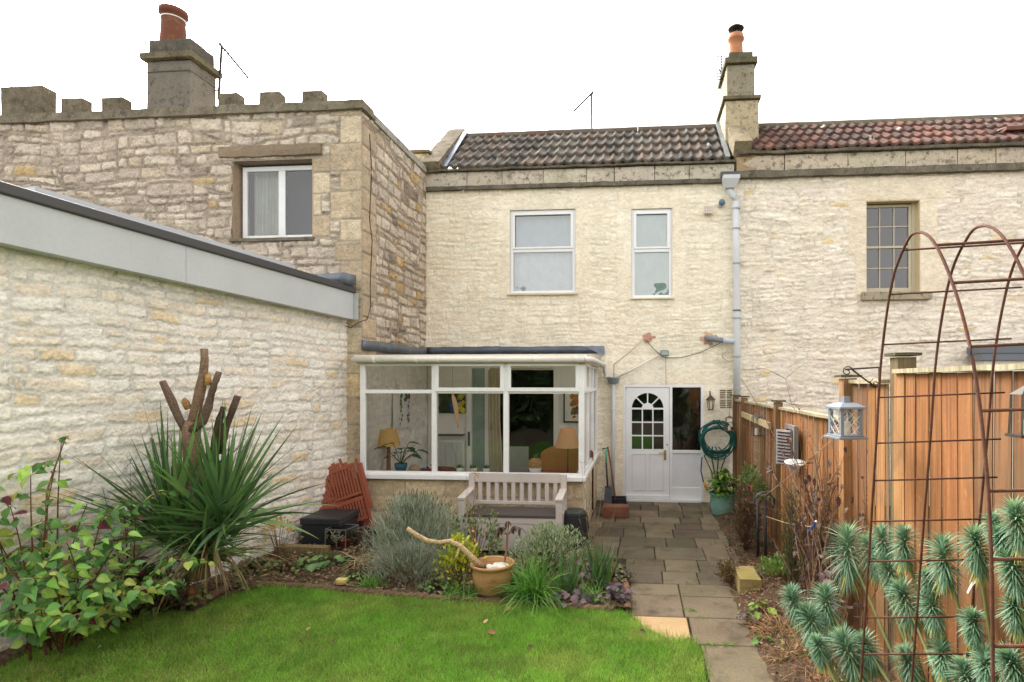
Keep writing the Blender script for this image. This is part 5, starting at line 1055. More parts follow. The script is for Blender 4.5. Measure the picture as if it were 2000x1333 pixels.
# wire trellis on fence
t0 = aX(1478, 850, 1.62); b = MB(); zb2 = .7
for dy in (-.14, -.05, .05, .14): b.tube([(1.63, t0.y+dy, t0.z+.05), (1.63, t0.y+dy, zb2)], .005, 5, C(186, 176, 150))
for k in range(6): z = zb2+.05+(t0.z-zb2)*k/5; b.tube([(1.625, t0.y-.15, z), (1.625, t0.y+.15, z)], .005, 5, C(186, 176, 150))
tag(b.build('wire_trellis', 'metal'), 'narrow pale wire trellis on the lower fence under the small lantern', 'trellis')
# louvred mirror
ma = aX(1547, 832, 1.68); mbm = aX(1570, 832, 1.68); y0, y1 = mbm.y, ma.y; zt_ = 1.70-.02; zb_ = 1.13
ztm = aX(1558, 832, 1.68).z; zbm = aX(1558, 920, 1.68).z
t = thing('shutter_mirror', 'small grey framed ornamental window with louvred shutter on the lower fence', 'wall ornament', (1.66, (y0+y1)/2, zbm)); b = MB(); G1 = C(128, 124, 122); ya, yb = ma.y+.07, ma.y-.30
b.box(1.62, 1.665, yb, yb+.045, zbm, ztm, G1); b.box(1.62, 1.665, ya-.045, ya, zbm, ztm, G1); b.box(1.622, 1.664, yb+.045, ya-.045, zbm, zbm+.045, G1); b.box(1.622, 1.664, yb+.045, ya-.045, ztm-.045, ztm, G1); b.build('frame', 'wood', t)
b = MB(); b.box(1.655, 1.66, yb+.045, ya-.045, zbm+.045, ztm-.045, C(60, 66, 78)); b.build('mirror', 'glaze', t)
b = MB(); mm_ = Matrix.Translation((1.618, yb+.05, 0)) @ Matrix.Rotation(R(32), 4, 'Z')
b.box(.001, .003, .018, .20, zbm+.05, ztm-.05, C(50, 44, 46), mm_); b.box(-.012, .0, 0, .018, zbm+.05, ztm-.05, C(112, 104, 104), mm_); b.box(-.012, .0, .20, .218, zbm+.05, ztm-.05, C(170, 170, 176), mm_)
nl = 11
for k in range(nl): z = zbm+.06+(ztm-zbm-.13)*k/(nl-1); b.add([mm_ @ Vector(v) for v in [(-.02, .018, z), (-.02, .20, z), (0, .20, z+.022), (0, .018, z+.022)]], [(0, 1, 2, 3)], C(122, 112, 110))
b.build('shutter', 'wood', t)
c_ = aX(1553, 906, 1.5); b = MB(); b.lathe(c_, [(0, -.02), (.06, -.015), (.10, .01), (.10, .016), (.055, -.008), (0, -.012)], 18, C(214, 212, 206), Matrix.Rotation(R(10), 3, 'X')); b.tube([c_, (1.67, c_.y, c_.z+.01)], .006, 5, C(120, 120, 120)); tag(b.build('bird_dish', 'metal', smooth=True), 'shallow white bird feeding dish fixed below the louvred ornament', 'dish')
# ================================================================ RUSTY ARCH
ar = thing('garden_arch', 'rusty iron rod garden arch with ladder sides in front of the fence', 'arch', (1.4, 2.4, 0))
YA, YB, YT = 2.78, 1.97, 2.42; RC = C(94, 62, 50)
PROF = [(3.13, 0), (3.04, .6), (2.95, 1.2), (2.86, 1.8), (2.80, 2.21), (2.69, 2.54), (2.56, 2.685), (2.46, 2.715), (2.33, 2.65), (2.19, 2.46), (2.08, 2.22), (2.01, 1.95), (1.965, 1.6), (1.95, 1.0), (1.95, 0)]
def cat(P):
    out = []
    for i in range(len(P)-1):
        p0, p1, p2, p3 = [Vector(P[max(0, min(len(P)-1, k))]+(0,)) for k in (i-1, i, i+1, i+2)]
        for j in range(6):
            t = j/6; out.append(.5*((2*p1)+(-p0+p2)*t+(2*p0-5*p1+4*p2-p3)*t*t+(-p0+3*p1-3*p2+p3)*t**3))
    out.append(Vector(P[-1]+(0,))); return [(q.x, q.y) for q in out]
PC_ = cat(PROF); top_i = max(range(len(PC_)), key=lambda i: PC_[i][1])
for i, x in enumerate([1.15, 1.40, 1.66]):
    b = MB(); b.tube([(x, y, z+.02*i*(z > 1)) for (y, z) in PC_], .0060, 7, RC, .05); b.build('hoop', 'rust', ar, smooth=True)
def rung(side, px, py, x0=1.15, x1=1.72, r_=.0045):
    seg = PC_[:top_i+1] if side == 'A' else PC_[top_i:]
    best = min(seg, key=lambda q: abs(aY(px, py, q[0]).z-q[1]) if q[1] > .05 else 9)
    z = best[1]; b = MB(); b.tube([(x0, best[0], z), (x1, best[0], z+.025)], r_, 6, RC, .05); b.build('rung', 'rust', ar, smooth=True)
for px, py in ((1770, 488), (1742, 578), (1724, 675), (1720, 770), (1712, 859), (1708, 943), (1702, 1026), (1695, 1109), (1690, 1192), (1684, 1275)): rung('A', px, py)
for px, py in ((1812, 478), (1865, 554), (1900, 671), (1923, 809), (1937, 953), (1940, 1097), (1940, 1240)): rung('B', px, py, r_=.006)
# ================================================================ PATIO FURNITURE AND POTS
# storage bench
bnx0, bnx1 = -2.17, -.90; t = thing('storage_bench', 'pale pink grey slatted storage bench with dark seat', 'bench', (-1.56, 7.0, 0)); BC = C(206, 196, 190)
yb, yf = 7.24, 6.76; sx = .075; SH = .50
b = MB(); b.box(bnx0+sx, bnx1-sx, yf, yf+.03, .05, SH-.12, BC); b.box(bnx0+sx, bnx1-sx, yf-.008, yf+.03, SH-.118, SH-.045, BC); b.box(bnx0+sx, bnx1-sx, yb-.05, yb-.02, .05, SH-.045, BC); b.box(bnx0+.02, bnx0+sx-.01, yf+.07, yb-.07, .05, SH-.045, BC); b.box(bnx1-sx+.01, bnx1-.02, yf+.07, yb-.07, .05, SH-.045, BC); b.build('box', 'benchpaint', t, bevel=.003)
b = MB(); b.box(bnx0+sx, bnx1-sx, yf-.02, yb-.04, SH-.043, SH-.012, C(84, 76, 74)); b.build('seat', 'benchpaint', t, bevel=.004)
for x in (bnx0, bnx1-sx):
    b = MB(); b.box(x, x+sx, yb-.06, yb, 0, .91, BC); b.build('back_post', 'benchpaint', t, bevel=.004)
    b = MB(); b.box(x, x+sx, yf-.015, yf+.06, 0, .66, BC); b.build('leg', 'benchpaint', t, bevel=.004)
    b = MB(); b.beam((x+sx/2, yf-.03, .675), (x+sx/2, yb-.062, .72), .09, .03, BC); b.build('armrest', 'benchpaint', t, bevel=.004)
b = MB(); b.box(bnx0+sx, bnx1-sx, yb-.045, yb-.01, .80, .915, BC); b.box(bnx0+sx, bnx1-sx, yb-.045, yb-.01, SH+.02, SH+.06, BC); b.build('back_rail', 'benchpaint', t, bevel=.003)
b = MB(); n = 10
for i in range(n): x = bnx0+sx+.045+(bnx1-bnx0-2*sx-.09-.05)*i/(n-1); b.box(x, x+.05, yb-.038, yb-.018, SH+.06, .80, BC)
b.build('back_slats', 'benchpaint', t)
# folded chairs
CW = C(148, 78, 54)
def folded_chair(label, loc, rot, group):
    t = thing('folding_chair', label, 'chair', (0, 0, 0), group); W_, H_ = .44, .98
    def bx(n_, *a): b = MB(); [b.box(*q, CW) for q in a]; b.build(n_, 'chairwood', t, bevel=.003)
    bx('rail', (-W_/2, -W_/2+.035, 0, .022, 0, H_)); bx('rail', (W_/2-.035, W_/2, 0, .022, 0, H_))
    bx('rail', (-W_/2+.05, -W_/2+.08, .03, .052, -.06, .80)); bx('rail', (W_/2-.08, W_/2-.05, .03, .052, -.06, .80))
    bx('armrest', (-W_/2-.05, -W_/2-.005, -.01, .012, .28, .9)); bx('armrest', (W_/2+.005, W_/2+.05, -.01, .012, .28, .9))
    def slats(n_, z0, z1, y):
        a = [(-W_/2+.04, W_/2-.04, y, y+.02, z1-.05, z1), (-W_/2+.04, W_/2-.04, y, y+.02, z0, z0+.04)]
        k = 9
        for i in range(k): x = -W_/2+.05+(W_-.10-.026)*i/(k-1); a.append((x, x+.026, y+.002, y+.016, z0+.04, z1-.05))
        bx(n_, *a)
    slats('backrest', .50, .93, -.02); slats('seat', .16, .47, -.03)
    bx('stretcher', (-W_/2+.035, W_/2-.035, .004, .018, .06, .09))
    t.location = loc; t.rotation_euler = rot; return t
folded_chair('front reddish brown folding chair of three leaning in the corner', (-3.62, 7.12, .10), (R(-14), R(-19), R(8)), 'folded wooden chairs leaning in the corner')
folded_chair('middle folded wooden chair of three leaning in the corner', (-3.74, 7.20, .10), (R(-13), R(-23), R(22)), 'folded wooden chairs leaning in the corner')
folded_chair('rear folded wooden chair, leftmost of three leaning against the pale stone', (-3.82, 7.26, .10), (R(-12), R(-27), R(36)), 'folded wooden chairs leaning in the corner')
# black box
t = thing('storage_box', 'black rectangular storage box beside the leaning chairs', 'box', (-3.75, 6.95, .05)); m = Matrix.Translation((-3.90, 6.80, .04)) @ Matrix.Rotation(R(2), 4, 'Z')
b = MB(); b.box(-.21, .27, -.15, .50, 0, .30, C(46, 48, 52), m); b.build('body', 'black', t, bevel=.012); b = MB(); b.box(-.225, .285, -.165, .515, .302, .385, C(52, 54, 58), m); b.build('lid', 'black', t, bevel=.015)
# glass cases
def gcase(label, px, py, wd_, hgt, dp, rot, group):
    c_ = aZ(px, py, .07); t = thing('glass_case', label, 'glass case', c_, group); m = Matrix.Translation(c_) @ Matrix.Rotation(rot, 4, 'Z'); b = MB()
    b.box(-wd_/2, wd_/2, 0, dp, 0, hgt, (1, 1, 1), m); o = b.build('glass_box', M['glass'], t)
    b = MB(); e = .004
    for (x, y) in ((-1, 0), (1, 0), (-1, 1), (1, 1)): b.beam(m @ Vector((x*wd_/2, y*dp, 0)), m @ Vector((x*wd_/2, y*dp, hgt)), e*2, e*2, C(150, 156, 156))
    for z in (0, hgt):
        for y in (0, dp): b.beam(m @ Vector((-wd_/2, y, z)), m @ Vector((wd_/2, y, z)), e*2, e*2, C(170, 176, 176))
        for x in (-1, 1): b.beam(m @ Vector((x*wd_/2, 0, z)), m @ Vector((x*wd_/2, dp, z)), e*2, e*2, C(150, 156, 156))
    b.build('edge_frame', 'metal', t); return t, m
rl = random.Random(5)
g1, m = gcase('clear glass case holding a terracotta pot and pale coral in front of the black box', 655, 1076, .27, .25, .26, R(-6), 'glass cases in the border')
b = MB(); b.lathe(m @ Vector((.06, .10, .005)), [(.045, 0), (.06, .10), (.065, .10)], 12, C(150, 74, 50)); tag(b.build('clay_pot', 'terracotta', smooth=True), 'small terracotta pot inside the clear glass case', 'pot')
b = MB()
for _ in range(26): a = m @ Vector((rl.uniform(-.1, .02), rl.uniform(.03, .12), rl.uniform(.08, .2))); b.tube([a, a+Vector((rl.uniform(-.05, .05), rl.uniform(-.02, .02), rl.uniform(-.02, .05)))], .006, 5, cj(C(206, 200, 178), rl))
b.tube([m @ Vector((-.04, .08, .005)), m @ Vector((-.04, .08, .12))], .008, 5, C(180, 170, 150)); tag(b.build('coral_piece', 'plain'), 'pale branching coral inside the clear glass case', 'coral')
gcase('clouded glass case half hidden by lavender beside the first case', 698, 1068, .22, .19, .2, R(-25), 'glass cases in the border')
# teal pot
c_ = aZ(1411, 1006, 0); t = thing('plant_tub', 'turquoise glazed tub with leafy green plant by the fence', 'plant pot', c_); b = MB(); b.lathe(c_, [(0, 0), (.145, 0), (.17, .03), (.195, .16), (.195, .30), (.205, .335), (.215, .35), (.195, .355), (.185, .32), (0, .31)], 28, C(122, 170, 158)); b.build('pot', 'glaze', t, smooth=True)
b = MB(); rl = random.Random(6)
for _ in range(420):
    a = rl.uniform(0, 6.28); q_ = rl.uniform(0, .24); z = .33+rl.uniform(0, .42)*(1-q_*1.6); p_ = c_+Vector((q_*math.cos(a)*.95, q_*math.sin(a), z)); b.leaf(p_, (math.cos(a), math.sin(a), rl.uniform(-.4, .6)), rl.uniform(.05, .10), rl.uniform(.04, .07), cj(rl.choice([C(92, 140, 58), C(66, 112, 48), C(120, 160, 70), C(150, 168, 70)]), rl, .2), rl.choice(['oval', 'lobed', 'heart']), curl=.4)
for _ in range(26): a = rl.uniform(0, 6.28); p_ = c_+Vector((0, 0, .3)); b.tube([p_, p_+Vector((.1*math.cos(a), .1*math.sin(a), rl.uniform(.2, .4)))], .003, 4, C(86, 110, 52))
b.build('foliage', 'leaf', t)
# black sack/pot behind bench
c_ = aZ(1122, 1066, 0); t = thing('water_butt', 'black plastic tub standing right of the bench', 'tub', c_); b = MB(); b.lathe(c_, [(0, 0), (.13, 0), (.17, .06), (.185, .25), (.165, .42), (.13, .44), (0, .44)], 9, C(44, 46, 48)); b.build('tub', 'black', t)
b = MB(); b.lathe(c_+Vector((0, 0, .44)), [(0, .03), (.13, .02), (.15, -.005), (0, -.004)], 9, C(66, 72, 66)); b.build('lid', 'black', t)
# brick trough and tray
c0, c1 = aZ(1176, 1012, 0), aZ(1229, 1012, 0); b = MB(); rbox(b, c0.x, c1.x, c0.y, c0.y+.28, 0, .17, C(136, 92, 74), .07, .006, 91); tag(b.build('brick_block', 'terracotta'), 'low rectangular terracotta block at the patio edge below the tools', 'block')
c0, c1 = aZ(1183, 990, 0), aZ(1222, 990, 0); b = MB(); b.box(c0.x, c1.x, c0.y, c0.y+.22, 0.0, .02, C(40, 44, 50))
for (x0, x1, y0, y1) in ((c0.x-.01, c0.x+.01, c0.y-.01, c0.y+.23), (c1.x-.01, c1.x+.01, c0.y-.01, c0.y+.23), (c0.x+.01, c1.x-.01, c0.y-.01, c0.y+.01), (c0.x+.01, c1.x-.01, c0.y+.21, c0.y+.23)): b.box(x0, x1, y0, y1, .0, .14, C(40, 44, 50))
tag(b.build('plastic_tray', 'black', bevel=.006), 'black plastic tray on the patio beside the white door', 'tray')
# spade and broom
t = thing('spade', 'spade with green handle leaning on the cream wall by the lean-to', 'spade', aY(1186, 970, 9.5)); q = lambda px, py, Y=9.6: aY(px, py, Y)
b = MB(); b.tube([q(1184, 876, 9.75), q(1184, 905, 9.7)], .017, 8, C(96, 178, 140)); b.tube([q(1184, 905, 9.7), q(1187, 952, 9.55)], .016, 8, C(50, 64, 66)); b.build('shaft', 'paint', t, smooth=True)
b = MB(); b.tube([q(1176, 877, 9.75), q(1186, 876, 9.75)], .012, 8, C(60, 56, 56)); b.tube([q(1177, 878, 9.75), q(1184, 890, 9.73), q(1187, 877, 9.75)], .008, 6, C(90, 160, 130)); b.build('handle', 'paint', t)
b = MB(); a0 = q(1181, 950, 9.55); b.add([a0, q(1194, 950, 9.55), q(1195, 982, 9.45), q(1187, 988, 9.43), q(1180, 982, 9.45)], [(0, 4, 3, 2, 1)], C(70, 70, 76)); b.build('blade', 'metal', t)
b = MB(); b.tube([q(1187, 873, 9.8), q(1196, 930, 9.6), q(1202, 978, 9.45)], .014, 8, C(120, 72, 54)); tag(b.build('broom_handle', 'chairwood', smooth=True), 'brown wooden tool handle leaning beside the green handled spade', 'tool')
# handrail hoops
hb = aZ(1495, 1112, .04); hb2 = aZ(1480, 1096, .04); t = thing('handrail', 'black iron handrail with curled top at the path edge', 'handrail', hb); IC = C(44, 44, 48); zh = aY(1495, 968, hb.y).z
b = MB(); b.tube([hb, (hb.x, hb.y, zh-.05)], .018, 8, IC); b.build('post', 'paint', t, smooth=True); b = MB(); zt2 = aY(1480, 975, hb2.y).z; b.tube([hb2, (hb2.x, hb2.y, zt2-.04)], .017, 8, IC); b.build('post', 'paint', t, smooth=True)
b = MB(); n = 15; vs = []
for i in range(n+1):
    a = R(215)-R(255)*i/n; cx_, cz_ = (hb.x+hb2.x)/2-.0, zh-.07; r_ = .105
    x = cx_+r_*math.cos(a); z = cz_+r_*math.sin(a)*.95; vs += [(x, hb.y-.03, z), (x, hb.y+.05, z)]
b.add(vs, [(2*i, 2*i+1, 2*i+3, 2*i+2) for i in range(n)], IC); o = b.build('curled_strap', 'paint', t, smooth=True); so2 = o.modifiers.new('s', 'SOLIDIFY'); so2.thickness = .008
# twine
b = MB(); pA = Vector((hb.x, hb.y+.05, zh-.02)); pB = aX(1622, 862, 1.64); b.tube([pA, (pA+pB)/2+Vector((0, 0, -.01)), pB], .0035, 5, C(206, 170, 130)); tag(b.build('twine', 'fabric'), 'pale twine stretched from the handrail up to the fence', 'twine')
b = MB(); pA = Vector((hb.x, hb.y, .62)); pB = aX(1588, 1030, 1.45); b.tube([pA, (pA+pB)/2+Vector((0, 0, -.02)), pB], .0035, 5, C(186, 168, 136)); tag(b.build('twine', 'fabric'), 'lower slack twine from the handrail to the blue peg', 'twine')
pB = aX(1588, 1028, 1.44); b = MB(); b.tube([pB+Vector((.02, 0, .03)), pB+Vector((-.04, 0, -.05))], [.012, .005], 6, C(40, 90, 160)); b.ball(pB+Vector((.025, 0, .035)), .014, C(220, 224, 228), 0, 8); tag(b.build('plant_clip', 'paint'), 'blue and white plastic clip on the slanting twig', 'clip')
b = MB(); pC = aX(1603, 1030, 1.5); b.tube([pB+Vector((.03, 0, 0)), pC, (pC.x, pC.y, .1)], .005, 5, C(60, 60, 62)); tag(b.build('plant_stake', 'metal'), 'thin black hooked stake in the bed below the blue clip', 'stake')
# sleeper block
c_ = aZ(1445, 1170, 0); c1 = aZ(1488, 1170, 0); b = MB(); rbox(b, c_.x, c1.x+.0, c_.y, c_.y+.42, -.02, .19, C(150, 132, 88), .07, .006, 95); tag(b.build('timber_block', mat('mossy sawn timber', .9, (4, .2), (40, .15), (50, .4, .005), streak=((8, 60, 60), .2), spots=[(5, .5, .65, C(140, 132, 54), .7)])), 'squat mossy timber block at the right edge of the path', 'timber block')
# rope edging
def rope(name, label, pts, r_, col, z=.05, pitch=.16, m='bark', cat='edging', grp='rope topped border edging'):
    P_ = [aZ(a, c2, z) for a, c2 in pts]; fine = []
    for a, c2 in zip(P_[:-1], P_[1:]):
        n = max(1, int((c2-a).length/.012)); fine += [a.lerp(c2, i/n) for i in range(n)]
    fine.append(P_[-1]); vs = []; cs = []; s_ = 0; N_ = 14; rs = random.Random(len(pts))
    for i, p_ in enumerate(fine):
        d = (fine[min(i+1, len(fine)-1)]-fine[max(0, i-1)]).normalized(); sd_ = d.cross(Vector((0, 0, 1))).normalized()
        if i: s_ += (p_-fine[i-1]).length
        for j in range(N_):
            a = 2*PI*j/N_; rr_ = r_*(1+.15*math.cos(2*(a-2*PI*s_/pitch)))*(1+.35*mnoise.noise(p_*6)); vs.append(p_+sd_*rr_*math.cos(a)+Vector((0, 0, rr_*math.sin(a)))); cs.append(cj(tuple(k*(1+.15*math.cos(2*(a-2*PI*s_/pitch))+.5*mnoise.noise(p_*4)) for k in col), rs, .1))
    b = MB(); b.add(vs, [(i*N_+j, i*N_+(j+1) % N_, (i+1)*N_+(j+1) % N_, (i+1)*N_+j) for i in range(len(fine)-1) for j in range(N_)], cs)
    for i in range(len(fine)-1):
        pass
    o = b.build(name, m, smooth=True); tag(o, label, cat, grp); return o
rope('rope_edging', 'long run of brown rope pattern edging along the front of the border', rope_px[5:12], .034, C(116, 92, 74), .02)
rope('rope_edging', 'short return of rope pattern edging beside the path', [(1226, 1192), (1224, 1160), (1221, 1130)], .034, C(122, 94, 76), .02)
rope('rope_edging', 'run of rope pattern edging under the leafy shrub at far left', rope_px[0:4]+[(250, 1212)], .036, C(100, 82, 66), .02)
b = MB(); P_ = [aZ(*q_, .04) for q_ in ((372, 1190), (420, 1165), (472, 1140))]
b.tube([P_[0]+Vector((0, 0, .02)), P_[1]+Vector((0, 0, .02)), P_[2]+Vector((0, 0, .02))], .045, 10, C(104, 82, 62), .08); b.tube([P_[0]+Vector((0, 0, -.04)), P_[1]+Vector((0, 0, -.04)), P_[2]+Vector((0, 0, -.04))], .04, 10, C(92, 72, 56), .08); tag(b.build('log_edging', 'bark', smooth=True), 'two stacked round logs edging the border below the spiky plant', 'edging')
b = MB(); c_ = aZ(374, 1192, 0); b.tube([c_, c_+Vector((0, 0, .14))], .035, 10, C(140, 104, 78)); b.ball(c_+Vector((0, 0, .17)), .045, C(150, 98, 70), .06, 10); tag(b.build('edging_post', 'bark', smooth=True), 'round topped short wooden post at the corner of the border', 'post')
b = MB(); a0, a1 = aZ(480, 1072, .08), aZ(640, 1078, .08); b.beam(a0, a1, .12, .12, C(140, 124, 88)); tag(b.build('timber_sleeper', 'wood'), 'weathered timber sleeper lying behind the border near the black box', 'timber')
c_ = aZ(668, 1137, .06); b = MB(); rbox(b, c_.x-.055, c_.x+.05, c_.y-.04, c_.y+.04, .04, .10, C(222, 196, 128), .03, .012, 97); tag(b.build('yellow_stone', 'terracotta'), 'small yellow broken stone lying on the border soil', 'stone')
# ================================================================ PLANTS
RP = random.Random(99)
def U(a, b): return RP.uniform(a, b)
def hemi(el0, el1):
    a = U(0, 2*PI); e = R(U(el0, el1)); return Vector((math.cos(a)*math.cos(e), math.sin(a)*math.cos(e), math.sin(e)))
def curve(p, d, L, n, grav=0, wig=.1):
    pts = [Vector(p)]; d = Vector(d).normalized()
    for i in range(n):
        pts.append(pts[-1]+d*(L/n)); d = (d+Vector((U(-wig, wig), U(-wig, wig), U(-wig, wig)-grav/n))).normalized()
    return pts
def pt(px, py, t_): d = ray(px, py); return Vector((d[0]*t_, d[1]*t_, CH+d[2]*t_))
# hedge behind the viewpoint, mirrored in the door and window glass
t = thing('hedge', 'tall dark green garden hedge standing behind the viewpoint across the lawn', 'hedge', (0, -9, 0)); b = MB()
for i in range(9000):
    x = U(-14, 14); z = U(0, 5.2+1.0*math.sin(x*.7)+.8*math.sin(x*1.9)); y = -9+U(-.5, .5)+.4*math.sin(x*2+z); s_ = U(.10, .26)
    d = hemi(-60, 70); b.leaf((x, y, z), d, s_*1.6, s_, cj(C(66, 90, 46), RP, .4), 'oval', nrm=(U(-.5, .5), 1, U(-.2, 1)))
b.build('foliage', 'leaf', t); b = MB()
rbox(b, -14, 14, -9.6, -9.1, 0, 4.4, C(40, 52, 30), .8, .2, 3); b.build('inner_growth', 'leaf', t)
# ---- cordyline: cut trunk with a skirt of sword leaves
cb = pt(383, 1176, 5.25); cb.z = .03; t = thing('cordyline', 'spiky green cordyline with sawn off branching trunk before the pale wall', 'tree', cb); Yc = cb.y
q = lambda x, y, dy=0: aY(170+x/2.665, 660+y/2.665, Yc+dy)
BK = C(138, 112, 94)
b = MB(); b.tube([q(575, 1255), q(570, 1150), q(568, 1000), q(556, 850), q(548, 700), q(545, 560), q(545, 470), q(548, 430)], [.10, .085, .074, .070, .068, .072, .075, .05], 14, BK, .09); b.build('trunk', 'bark', t, smooth=True)
for nm, pts, r0, r1 in (('l', [(520, 490), (478, 420), (440, 330), (392, 228)], .036, .026), ('c', [(545, 470), (565, 380), (590, 270), (605, 190), (612, 110), (609, 58)], .048, .030), ('r', [(545, 480), (600, 440), (630, 360), (655, 270), (672, 220), (686, 178)], .042, .024)):
    b = MB(); n = len(pts); P_ = [q(x, y, -.03 if nm == 'r' else 0) for x, y in pts]; b.tube(P_, [r0+(r1-r0)*i/(n-1)+(.006 if i == 2 else 0) for i in range(n)], 12, BK if nm == 'c' else C(112, 92, 80), .10); b.build('branch', 'bark', t, smooth=True)
b = MB(); b.tube([q(632, 250, -.02), q(632, 190, -.02)], [.03, .022], 8, C(190, 146, 86), .1); b.build('cut_stub', 'bark', t, smooth=True); b = MB(); b.tube([q(530, 370, -.02), q(512, 335, -.03), q(505, 315, -.03)], [.03, .03, .012], 8, C(170, 130, 88), .2); b.build('cut_stub', 'bark', t, smooth=True)
for pts in ([(640, 1100), (640, 900), (655, 640), (668, 520), (690, 420), (712, 362)], [(690, 600), (720, 470), (755, 380), (784, 305)]):
    b = MB(); n = len(pts); b.tube([q(x, y, .12) for x, y in pts], [.040-.012*i/(n-1) for i in range(n)], 10, C(92, 74, 64), .12); b.build('branch', 'bark', t, smooth=True)
def rosette(par, base, n, L0, L1, el0, el1, W_, cols, droop=(.1, .8), ctr=0.0, nm='leaf_rosette'):
    b = MB(); base = Vector(base)
    for i in range(n):
        d = hemi(el0, el1); d.x *= (.30 if d.x < 0 else .8); d.normalize(); k = 1-abs(d.z)
        L = U(L0, L1); c_ = cj(RP.choice(cols), RP, .2, .06); p_ = base+Vector((U(-.06, .06), U(-.06, .06), U(-.12, .12)))
        b.blade(p_, d, L, U(.7, 1.1)*W_, U(*droop)*(.25+k*1.1), 9, c_, tip=cj(c_, RP, .1), rnd=RP, tw=U(-1.2, 1.2))
    return b.build(nm, 'leaf', par)
CG = [C(88, 122, 70), C(104, 142, 82), C(74, 106, 62), C(126, 158, 92), C(92, 126, 84)]
rosette(t, q(458, 1040, .0), 135, .7, 1.3, 5, 88, .048, CG); rosette(t, q(694, 1000, .04), 150, .65, 1.25, 5, 88, .048, CG); rosette(t, q(600, 1130, -.12), 90, .4, .8, 0, 60, .028, CG, (.6, 1.6))
rosette(t, q(640, 1110, -.05), 90, .4, .75, -10, 30, .02, [C(160, 134, 96), C(132, 108, 78), C(176, 158, 110), C(120, 120, 70)], (.9, 2.0), nm='dead_leaves')
# ---- leafy shrub at left
SL = [C(144, 190, 90), C(166, 202, 100), C(114, 164, 86), C(182, 194, 100), C(122, 166, 102), C(90, 134, 74), C(84, 122, 68)]
def leafyshrub(name, label, stems, seed, px_leaf=(.045, .088), cat='shrub'):
    RP.seed(seed); base0 = Vector(stems[0][0]); t = thing(name, label, cat, base0); sb = MB(); lb = MB()
    for (p_, tip) in stems:
        p_ = Vector(p_); tip = Vector(tip); n = 9; mid = (p_+tip)/2+Vector((U(-.1, .1), U(-.1, .1), .08)); pts = []
        for i in range(n+1):
            a = i/n; pts.append(p_*(1-a)**2+mid*2*a*(1-a)+tip*a*a)
        sb.tube(pts, [.009*(1-.7*i/n) for i in range(n+1)], 6, cj(C(112, 74, 60), RP, .2))
        def pairs(pts, k0):
            for i in range(k0, len(pts)):
                d = (pts[i]-pts[i-1]).normalized(); ang = U(0, PI)
                for s_ in (0, PI):
                    o_ = Vector((math.cos(ang+s_), math.sin(ang+s_), 0)); ld = (o_+d*.4+Vector((0, 0, U(-.7, .15)))).normalized(); st = pts[i]+ld*U(.02, .05)
                    sb.tube([pts[i], st], .0022, 4, C(150, 130, 80)); c_ = cj(RP.choice(SL), RP, .15, .08)
                    if RP.random() < .05: c_ = cj(C(112, 52, 64), RP, .2)
                    L = U(*px_leaf); nm_ = Vector((U(-.6, .6), U(-1.0, -.1), U(.3, 1.1)))
                    lb.leaf(st, (ld+Vector((0, 0, U(-.9, .1)))).normalized(), L, L*U(.6, .85), c_, 'heart', nrm=nm_, cup=U(-.25, .45), curl=U(.0, .8))
        pairs(pts, 3)
        for j in range(3, n):
            if RP.random() < .30:
                d = hemi(0, 55); br = curve(pts[j], d, U(.15, .34), 5, .5, .15); sb.tube(br, [.004, .0035, .003, .0026, .002, .0015], 5, cj(C(126, 96, 64), RP)); pairs(br, 1)
    sb.build('stems', 'bark', t); lb.build('foliage', 'leaf', t); return t
G = lambda px, py, z=.03: aZ(px, py, z)
st = []
for (bx_, by_, tx, ty, tt) in ((60, 1275, 20, 990, 4.25), (80, 1268, 60, 930, 4.2), (95, 1262, 110, 905, 4.35), (120, 1260, 120, 860, 4.5), (110, 1262, 170, 985, 4.4), (130, 1255, 200, 1000, 4.4), (140, 1252, 245, 1040, 4.3), (150, 1250, 60, 1080, 4.0), (90, 1280, 10, 1100, 3.95), (60, 1290, 30, 1210, 3.8), (120, 1270, 110, 1120, 4.0), (140, 1260, 180, 1130, 4.1), (150, 1255, 250, 1160, 4.2), (160, 1250, 150, 1200, 3.95), (120, 1275, 80, 1190, 3.85), (170, 1245, 215, 1090, 4.5), (100, 1260, -30, 1010, 4.2), (80, 1262, -30, 1120, 4.0), (60, 1262, -20, 950, 4.3), (120, 1262, 90, 1020, 4.2), (100, 1270, 50, 1150, 3.9), (150, 1262, 130, 1060, 4.1)):
    st.append((G(bx_, by_), pt(tx, ty, tt)))
leafyshrub('leafy_shrub', 'bushy yellow green shrub with heart shaped leaves and purple tints at far left', st, 5, (.055, .10))
st = [(G(250, 1215), pt(240, 985, 4.7)), (G(240, 1215), pt(330, 1090, 4.5)), (G(230, 1218), pt(290, 1130, 4.4)), (G(210, 1220), pt(320, 1145, 4.35)), (G(190, 1228), pt(200, 1160, 4.1)), (G(250, 1215), pt(265, 1010, 4.7)), (G(200, 1225), pt(150, 1215, 3.9))]
leafyshrub('leafy_shrub', 'sparser lower shrub of pale heart shaped leaves in front of the spiky plant', st, 8, (.05, .085))
RP.seed(20)
b = MB(); pb_ = G(95, 1245); stp = pt(128, 855, 4.5); pts = [pb_, pt(90, 1050, 4.45), pt(92, 960, 4.45), pt(105, 920, 4.5), stp]; b.tube(pts, [.012, .010, .008, .006, .004], 7, C(140, 100, 84))
for p_ in pts[2:]: 
    for _ in range(4): b.leaf(p_, hemi(-40, 60), U(.03, .05), .03, C(150, 130, 90), 'oval')
tag(b.build('tall_weed', 'bark'), 'tall bare brown stem curving up out of the far left shrub', 'stem')
